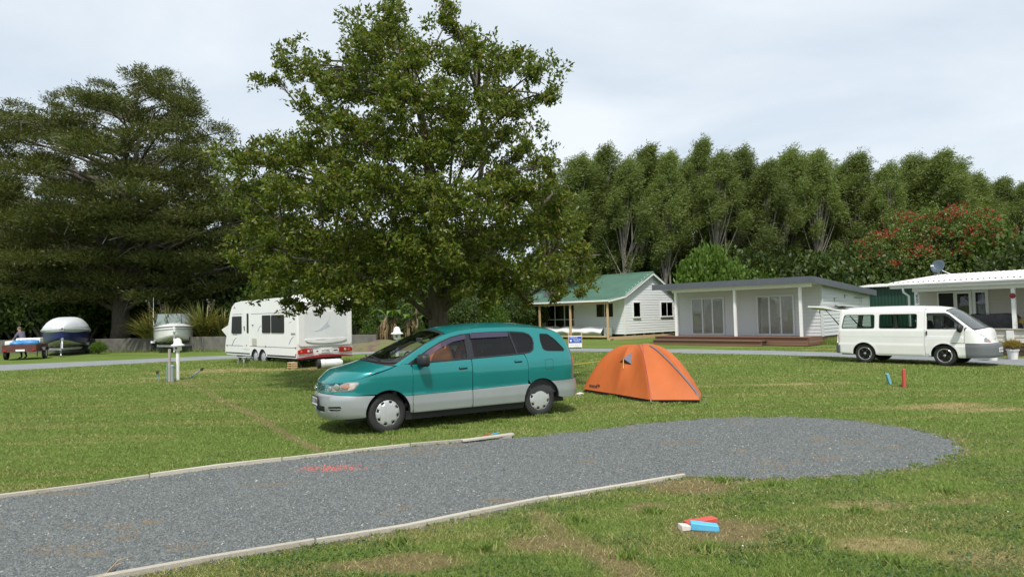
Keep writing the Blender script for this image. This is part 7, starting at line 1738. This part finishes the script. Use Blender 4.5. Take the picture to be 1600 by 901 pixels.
# pohutukawa with red flowers
p0 = pt(1455, 335, 47); PB_ = np.array([p0.x, 47, 0.0]); po = thing('flowering_tree', 'rounded green tree with clusters of red blossom behind the white roof', 'tree', PB_)
quads = []; reds = []; q = MB()
for (px, py, rp) in [(1395, 390, 40), (1380, 420, 36), (1420, 360, 36), (1455, 348, 36), (1495, 345, 34), (1530, 358, 32), (1555, 385, 36), (1480, 385, 50), (1430, 405, 48), (1530, 415, 46), (1370, 385, 26), (1400, 440, 40), (1470, 435, 50), (1545, 430, 40), (1348, 425, 24)]:
    for dy in (-1.4, .8):
        c = np.array(pt(px, py, 47+dy))-PB_; rr = rp*47/FPX
        C, D = blob_shoots(c, (rr, rr, rr*.75), int(70*rr*rr)+30); quads.append(shoots(C, D, 6, .19, .095, .55, .4))
        q.tube([Vector((c[0]*.1, c[1]*.1, 1.0)), Vector((c[0]*.5, c[1]*.5, c[2]*.55)), Vector(c)], [.12, .08, .02], 6, cap=False)
        if py < 430:
            k_ = D[:, 2] > .15; Cr = C[k_]; 
            if len(Cr): 
                g_ = np.sin(Cr[:, 0]*2.1+1.3)*np.sin(Cr[:, 2]*2.6)+rng.normal(0, .30, len(Cr)) > .42-.12*(px > 1450)
                if g_.any(): reds.append(shoots(Cr[g_]+np.array([0, -.16, .12]), D[k_][g_], 7, .15, .095, .75, .45))
crown_obj('crown', quads, leafmat('pohutukawa_leaves', [(0, (.075, .12, .03)), (.5, (.12, .18, .045)), (.85, (.18, .24, .065)), (1, (.27, .29, .15))], .35, .45), po)
crown_obj('blossom', reds, leafmat('red_blossom', [(0, (.20, .012, .015)), (.6, (.36, .025, .025)), (1, (.45, .10, .07))], .25, .6), po)
q.tube([Vector((0, 0, -.1)), Vector((0, 0, 1.4))], [.35, .22], 10); obj('trunk', q, 'bark', po, smooth=True)
# --- the old macrocarpa on the left
CBx = pt(187, 520, 46); CB = np.array([CBx.x, 46, 0.0]); mc = thing('conifer', 'huge dark spreading conifer with bare grey branches above the white boat', 'tree', CB)
cb_ = [(a_, b_+(7 if b_ < 200 else 0), r_) for a_, b_, r_ in [(205, 128, 24), (235, 122, 26), (265, 132, 24), (150, 152, 30), (180, 160, 34), (110, 165, 30), (65, 178, 30), (22, 180, 26), (285, 158, 26), (240, 165, 40), (298, 205, 28), (335, 212, 18), (310, 240, 26), (190, 195, 46), (130, 200, 44), (75, 215, 40), (20, 220, 36), (245, 215, 42), (215, 250, 48), (155, 255, 48), (95, 260, 46), (35, 265, 40), (280, 265, 38), (320, 280, 30), (-10, 240, 34),
       (120, 310, 48), (60, 315, 46), (190, 305, 50), (250, 310, 46), (305, 320, 40), (345, 305, 26), (0, 310, 40), (40, 370, 48), (100, 370, 50), (165, 365, 50), (230, 365, 50), (290, 372, 46), (345, 365, 40), (390, 350, 30), (20, 430, 46), (85, 430, 46), (150, 430, 46), (220, 430, 44), (285, 430, 42), (340, 420, 40), (385, 410, 34), (-30, 350, 46), (-40, 420, 50)]]
quads = []; lim = MB(); dead = MB()
for (px, py, rp) in cb_:
    b0 = pt(px, py, 46); rho = abs(b0.x-CB[0])/10.5; half = 7*math.sqrt(max(.04, 1-min(1, rho*rho)))*(.5 if py < 200 else 1)
    for dy in ([-half*.35, half*.5] if py > 400 else [-half*.75, half*.5] if rp > 25 else [0]):
        c = np.array(pt(px+random.gauss(0, 5), py+random.gauss(0, 5), 46+dy))-CB; rr = rp*46/FPX
        for s_ in range(3):                                # layered plates
            if py < 290 and random.random() < .40: continue
            c2 = c+np.array([random.gauss(0, .5*rr), random.gauss(0, .4*rr), (s_-1)*.62*rr+random.gauss(0, .08)]); r2 = rr*random.uniform(.55, .88)
            n = int(105*r2*r2)+18; d = rand_dirs(n); C = c2+d*np.array([r2*1.15, r2, r2*.17])*(.2+.8*rng.random(n)**.6)[:, None]
            C[:, 2] += .14*np.hypot(C[:, 0]-c2[0], C[:, 1]-c2[1])-.1
            D = unit(d*np.array([.9, .9, .2])+np.array([0, 0, .42])+rng.normal(0, .22, (n, 3)))
            quads.append(shoots(C, D, 5, .27, .068, .34, .7))
        hd = np.linalg.norm(c[:2]); h0 = max(2.5, c[2]-.28*hd-.4); a0 = np.array([.04*h0, 0, h0]); mid = (a0+c)/2+np.array([0, 0, .08*np.linalg.norm(c[:2])])
        pth = bez(a0, mid, c, 8); r0 = .06+.012*np.linalg.norm(c-a0); lim.tube([Vector(p) for p in pth], [r0*(1-.8*i/7) for i in range(8)], 5, cap=False)
        for k in range(2):
            s_ = pth[5+k]; e_ = s_+np.array([random.gauss(0, 1.1), random.gauss(-.9, .8), random.gauss(-.6, .7)]); dead.tube([Vector(s_), Vector((s_+e_)/2+np.array([random.gauss(0, .25), 0, .3])), Vector(e_)], [.045, .03, .010], 4, cap=False)
for (px, py, rp) in cb_:                                    # ragged sprigs round the outline
    if py > 270: continue
    for k in range(5):
        a = random.uniform(-.3, math.pi+.3); c = np.array(pt(px+rp*1.15*math.cos(a), py-rp*.95*math.sin(a), 46+random.gauss(0, 1.5)))-CB; r2 = random.uniform(.25, .6); n = 26; d = rand_dirs(n)
        C = c+d*np.array([r2*1.2, r2, r2*.25])*rng.random(n)[:, None]**.5; quads.append(shoots(C, unit(d*np.array([.9, .9, .2])+np.array([.5*math.cos(a), 0, .45])), 6, .22, .05, .34, .6))
conl = leafmat('conifer_needles', [(0, (.046, .064, .017)), (.45, (.084, .104, .028)), (.85, (.13, .14, .042)), (1, (.18, .15, .06))], .3, .6)
crown_obj('crown', quads, conl, mc)
q = MB(); q.tube([Vector(p) for p in [(0, 0, -.2), (.1, 0, 1.5), (0, .1, 4), (.3, 0, 8), (.8, 0, 12), (1.6, 0, 15.8)]], [.75, .58, .5, .38, .22, .05], 12); trk = obj('trunk', q, 'bark', mc, smooth=True)
for pth in ([(0, 0, 3), (-2, -.5, 5.5), (-4.5, -.5, 8.5), (-7, 0, 10.5)], [(0, 0, 4), (2.5, -.6, 7), (4.2, -.4, 10), (5.6, 0, 12.2)], [(0, 0, 5), (-1.2, -1.0, 8.5), (-2.4, -.8, 12), (-3.5, -.6, 14)]):
    q = MB(); P_ = [Vector(p) for p in pth]; q.tube(P_, [.34, .26, .17, .05], 9); obj('limb', q, 'bark', trk, smooth=True)
tag(obj('branches', lim, 'bark', trk, smooth=True), kind='stuff'); tag(obj('dead_twigs', dead, 'dead_wood', trk), kind='stuff')
# second, smaller conifer filling the gap towards the big tree
for k, (px, py, Y, s0) in enumerate([(395, 300, 52, 1.0), (15, 300, 54, 1.0)]):
    p = pt(px, py, Y); place('dark_conifer', ['dark conifer half hidden between the huge conifer and the broadleaf tree', 'dark conifer behind the huge conifer at the left edge'][k], 'tree', D_[k], (p.x, Y, 0), (p.z/11*.8, p.z/11*.8, p.z/11), k*2.0, None)
# --- flax, palms, pots, tufts
def sword_clump(th, n, H, spread, w_, leaf, name='leaf_fan', curl=1.0, seed=0):
    rs = np.random.default_rng(seed); q = MB()
    for i in range(n):
        a = rs.uniform(0, 6.283); b = rs.uniform(0, 1)**.7*spread; L = H*rs.uniform(.7, 1.1); r0 = rs.uniform(0, .35)
        d = Vector((math.cos(a), math.sin(a), 0)); s_ = Vector((-math.sin(a), math.cos(a), 0)); k_ = 6; L_ = []
        for j in range(k_+1):
            t = j/k_; ang_ = b*(t**1.2)*curl
            p = d*(r0+L*(math.sin(ang_)*t))+Vector((0, 0, L*t*math.cos(ang_*.9))); ww = w_*(1-t**3)*.5*(.5+min(1, t*4)*.5)
            L_ += [p-s_*ww+d*ww*.3, p+s_*ww+d*ww*.3]
        q.add(L_, [(2*j, 2*j+1, 2*j+3, 2*j+2) for j in range(k_)])
    return obj(name, q, leaf, th)
flaxm = leafmat('flax_leaves', [(0, (.11, .125, .034)), (.5, (.19, .20, .06)), (.85, (.29, .27, .10)), (1, (.40, .28, .12))], .2, .4)
for k, (px, py, H_, lab) in enumerate([(262, 545, 3.0, 'clump of olive flax blades rising behind the white boat'), (318, 545, 3.1, 'spreading clump of flax blades between the white boat and the caravan'), (345, 546, 2.6, 'low clump of flax blades against the front of the caravan'), (238, 546, 2.5, 'short clump of flax blades left of the white boat aerial')]):
    x_, y_ = at(px, py); x_, y_ = x_*1.0, y_*1.0
    p = pt(px, 520, 41.5); t_ = thing('flax', lab, 'flax', (p.x, 41.5, 0), k); tag(sword_clump(t_, 260, H_, 1.2, .12, flaxm, 'blades', 1.0, k), kind='stuff')
    q = MB()
    for j in range(1): 
        a = (2.6, .3, 1.0, 2.0)[k]; q.tube([(0, 0, .2), (.5*math.cos(a), .5*math.sin(a), 1.9), (.9*math.cos(a), .9*math.sin(a), 3.2)], [.03, .022, .012], 5)
        for i in range(6): blob_mb(q, (.9*math.cos(a)*(.75+.05*i)+random.gauss(0, .12), .9*math.sin(a)*(.75+.05*i), 2.5+.13*i), (.06, .06, .05), 6, .3, i)
    tag(obj('flower_stalk', q, 'dead_wood', t_), kind='stuff')
pp0 = pt(622, 520, 37.5); bn_ = thing('banana_plant', 'clump of banana like plants with dead hanging brown leaves above the bank', 'plant', (pp0.x, 37.5, .3))
deadleaf = leafmat('dead_leaves', [(0, (.11, .075, .04)), (.5, (.22, .155, .085)), (1, (.36, .28, .18))], .2, .7)
for k in range(6):
    x_, y_ = random.uniform(-1.2, 1.1), random.uniform(-.5, .5); h_ = random.uniform(1.2, 2.1)
    q = MB(); q.tube([(x_, y_, -.3), (x_+.05, y_, h_)], [.075, .05], 8); obj('stem', q, 'dead_wood', bn_)
    q = MB()
    for j in range(44):
        a = random.uniform(0, 6.28); z = h_*random.uniform(.45, 1.0); w2 = random.uniform(.025, .06); l2 = random.uniform(.35, .8); d = Vector((math.cos(a), math.sin(a), 0)); s_ = Vector((-d.y, d.x, 0))*w2; b = Vector((x_, y_, z))
        o1 = random.uniform(.06, .26); q.add([b-s_*.4, b+s_*.4, b+d*o1+s_-Vector((0, 0, l2*.3)), b+d*o1-s_-Vector((0, 0, l2*.3)), b+d*o1*1.1+s_*.5-Vector((0, 0, l2)), b+d*o1*1.1-s_*.5-Vector((0, 0, l2))], [(0, 1, 2, 3), (3, 2, 4, 5)])
    tag(obj('dead_leaf', q, deadleaf, bn_), kind='stuff')
    for j in range(3):
        a = random.uniform(0, 6.28); d = Vector((math.cos(a), math.sin(a), 0)); s_ = Vector((-d.y, d.x, 0)); L_ = random.uniform(1.0, 1.6); q = MB(); P_ = []
        for i in range(7):
            t = i/6; p = Vector((x_, y_, h_))+d*L_*t*.8+Vector((0, 0, L_*(.75*t-.75*t*t)*1.4)); ww = .17*math.sin(math.pi*min(1, .1+t*.9)); P_ += [p-s_*ww, p+Vector((0, 0, -.03)), p+s_*ww]
        q.add(P_, [(3*i, 3*i+1, 3*i+4, 3*i+3) for i in range(6)]+[(3*i+1, 3*i+2, 3*i+5, 3*i+4) for i in range(6)]); obj('leaf', q, midleaf if j else limeleaf, bn_)
for k, (dx, dy) in enumerate(((-1.5, .3), (.9, .5))): bush('low_shrub', ('leafy green shrub at the left foot of the banana like plants', 'leafy green shrub at the right foot of the banana like plants')[k], 'shrub', BM[k], (pp0.x+dx, 37.5+dy, .2), (.9, .8, 1.25), k*2.)
# earth bank at the end of the retaining wall
q = MB()
bx, by = pt(600, 550, 36.6).xy
q.grid(lambda u, v: (-2.6+5.6*u, -1.6+3.0*v, -.03+.58*math.sin(math.pi*u)**.7*math.sin(math.pi*v)**.6+.05*math.sin(u*21+v*9)), 24, 12)
o_ = obj('earth_bank', q, pbr('bank', (.15, .11, .075), .95, var=.4, vscale=1.5, bump=.8, bscale=6, dirt=((.09, .13, .03), 1.4, .44)), smooth=True); o_.location = (bx, by, 0); tag(o_, kind='structure')
autl = leafmat('autumn_shrub', [(0, (.12, .13, .02)), (.5, (.24, .20, .03)), (1, (.38, .17, .03))], .3, .5); BA = bush_mesh(95, autl, 9, .16, .07, 420)
for k, (pp_, lab) in enumerate(zip(POTS, ('orange and green shrub growing in the right white pot', 'orange and green shrub in the white pot behind the front bumper of the van'))):
    pot_l = ('white ribbed plant pot in front of the porch skirting', 'white ribbed plant pot partly hidden by the bumper of the van')[k]
    P3 = Vector((*pp_, 0)); t_ = thing('plant_pot', pot_l, 'plant pot', P3, 0)
    q = MB(); q.lathe([(0, 0), (.12, 0), (.155, .27), (.175, .27), (.178, .32), (.15, .32), (.145, .28), (0, .28)], 20); obj('pot', q, 'pot', t_, smooth=True, angle=35)
    q = MB(); q.lathe([(.143, .285), (0, .295)], 16); obj('soil', q, 'soil', t_)
    bush('potted_shrub', lab, 'shrub', BA, P3+Vector((0, 0, .27)), (.40, .40, .36), k*2.0)
b_ = at_h(H3, (.42, 0, .93)); t_ = thing('plant_pot', 'low dark pot on the porch rail at the right edge', 'plant pot', b_, 0); q = MB(); q.lathe([(0, 0), (.1, 0), (.13, .16), (0, .15)], 16); obj('pot', q, 'grey_plastic', t_)
bush('potted_shrub', 'yellow green shrub on the porch rail at the right edge', 'shrub', BA, b_+Vector((0, 0, .06)), (.34, .34, .32), .7)
# long grass tufts where the mower does not reach
def tufts(name, pts, H_, n, label, mat='grass', spread=.12):
    X = np.concatenate([rng.normal(px, sx, n) for px, py, sx, sy in pts]); Y = np.concatenate([rng.normal(py, sy, n) for px, py, sx, sy in pts]); m_ = len(X)
    h = H_*rng.uniform(.4, 1.2, m_); a = rng.uniform(0, 6.28, m_); w2 = rng.uniform(.006, .014, m_); ln = rng.normal(0, .45, (m_, 2))*h[:, None]
    V = np.stack([np.stack([X-np.cos(a)*w2, Y-np.sin(a)*w2, 0*X], 1), np.stack([X+np.cos(a)*w2, Y+np.sin(a)*w2, 0*X], 1), np.stack([X+ln[:, 0], Y+ln[:, 1], h], 1)], 1)
    tag(np_mesh(name, V.reshape(-1, 3), np.arange(m_*3).reshape(-1, 3), M[mat] if isinstance(mat, str) else mat, kind='stuff', attrs={'dry': np.zeros(m_*3)}), label, 'grass')
cvp = lambda s_, o_: (-7.9-.707*s_-.707*o_, 24.1+.707*s_-.707*o_)
tufts('long_grass', [(*cvp(s_, .12), .35, .22) for s_ in (1.2, 1.8, 2.4, 3.0, 3.6)], .22, 900, 'bright long grass growing against the caravan wheels')
cbp = [at_h(H2, (.4, y, 0)) for y in (.3, .8, 1.4, 2.2, 3.0, 3.8, 5.0)]
tufts('long_grass', [(c.x, c.y, .3, .3) for c in cbp], .34, 700, 'long grass along the brown base boards of the grey cabin')
tufts('long_grass', [(-26+1.5*i, 41.9-.42*i, .8, .3) for i in range(13)], .25, 260, 'rough grass along the foot of the concrete retaining wall')

tufts('long_grass', [(*at(278, 593), .12, .08), (*at(262, 595), .14, .08), (*at(621, 566), .1, .1), (*at(1413, 604), .05, .05), (*at(1391, 599), .05, .05), (*at(899, 543.5), .3, .08)], .10, 70, 'uncut grass round the foot of the posts, stakes and sign')
tufts('long_grass', [(*at(*p), .10, .05) for p in ((606, 677), (640, 674), (850, 650.5), (700, 668), (780, 659), (958, 620), (1016, 631), (1060, 632), (520, 655), (550, 664))], .055, 260, 'grass pressed against the minivan tyres and the tent hem')
for k, (px, py) in enumerate([(1130, 752), (1210, 760), (1345, 800), (1020, 800), (900, 815), (1480, 770), (1260, 850), (760, 860), (1105, 860), (1390, 880), (620, 850), (980, 870)]):
    x_, y_ = at(px, py); tufts('grass_tuft', [(x_, y_, .05, .035)], .075, 90, ORD[k]+' tuft of longer grass standing up from the near lawn')

ep = []
for P_, wd_ in ((bulb, 1), (left_edge, .6), (right_edge[:5], .7)):
    for a, b in zip(P_, P_[1:]):
        L_ = (Vector(b)-Vector(a)).length
        for k in range(max(1, int(L_*6*wd_))):
            q_ = Vector(a).lerp(Vector(b), random.random()); ep.append((q_.x+random.gauss(0, .02), q_.y+random.gauss(0, .035), .045, .03))
tufts('long_grass', ep, .030, 34, 'grass and weeds creeping over the edge of the gravel pad')
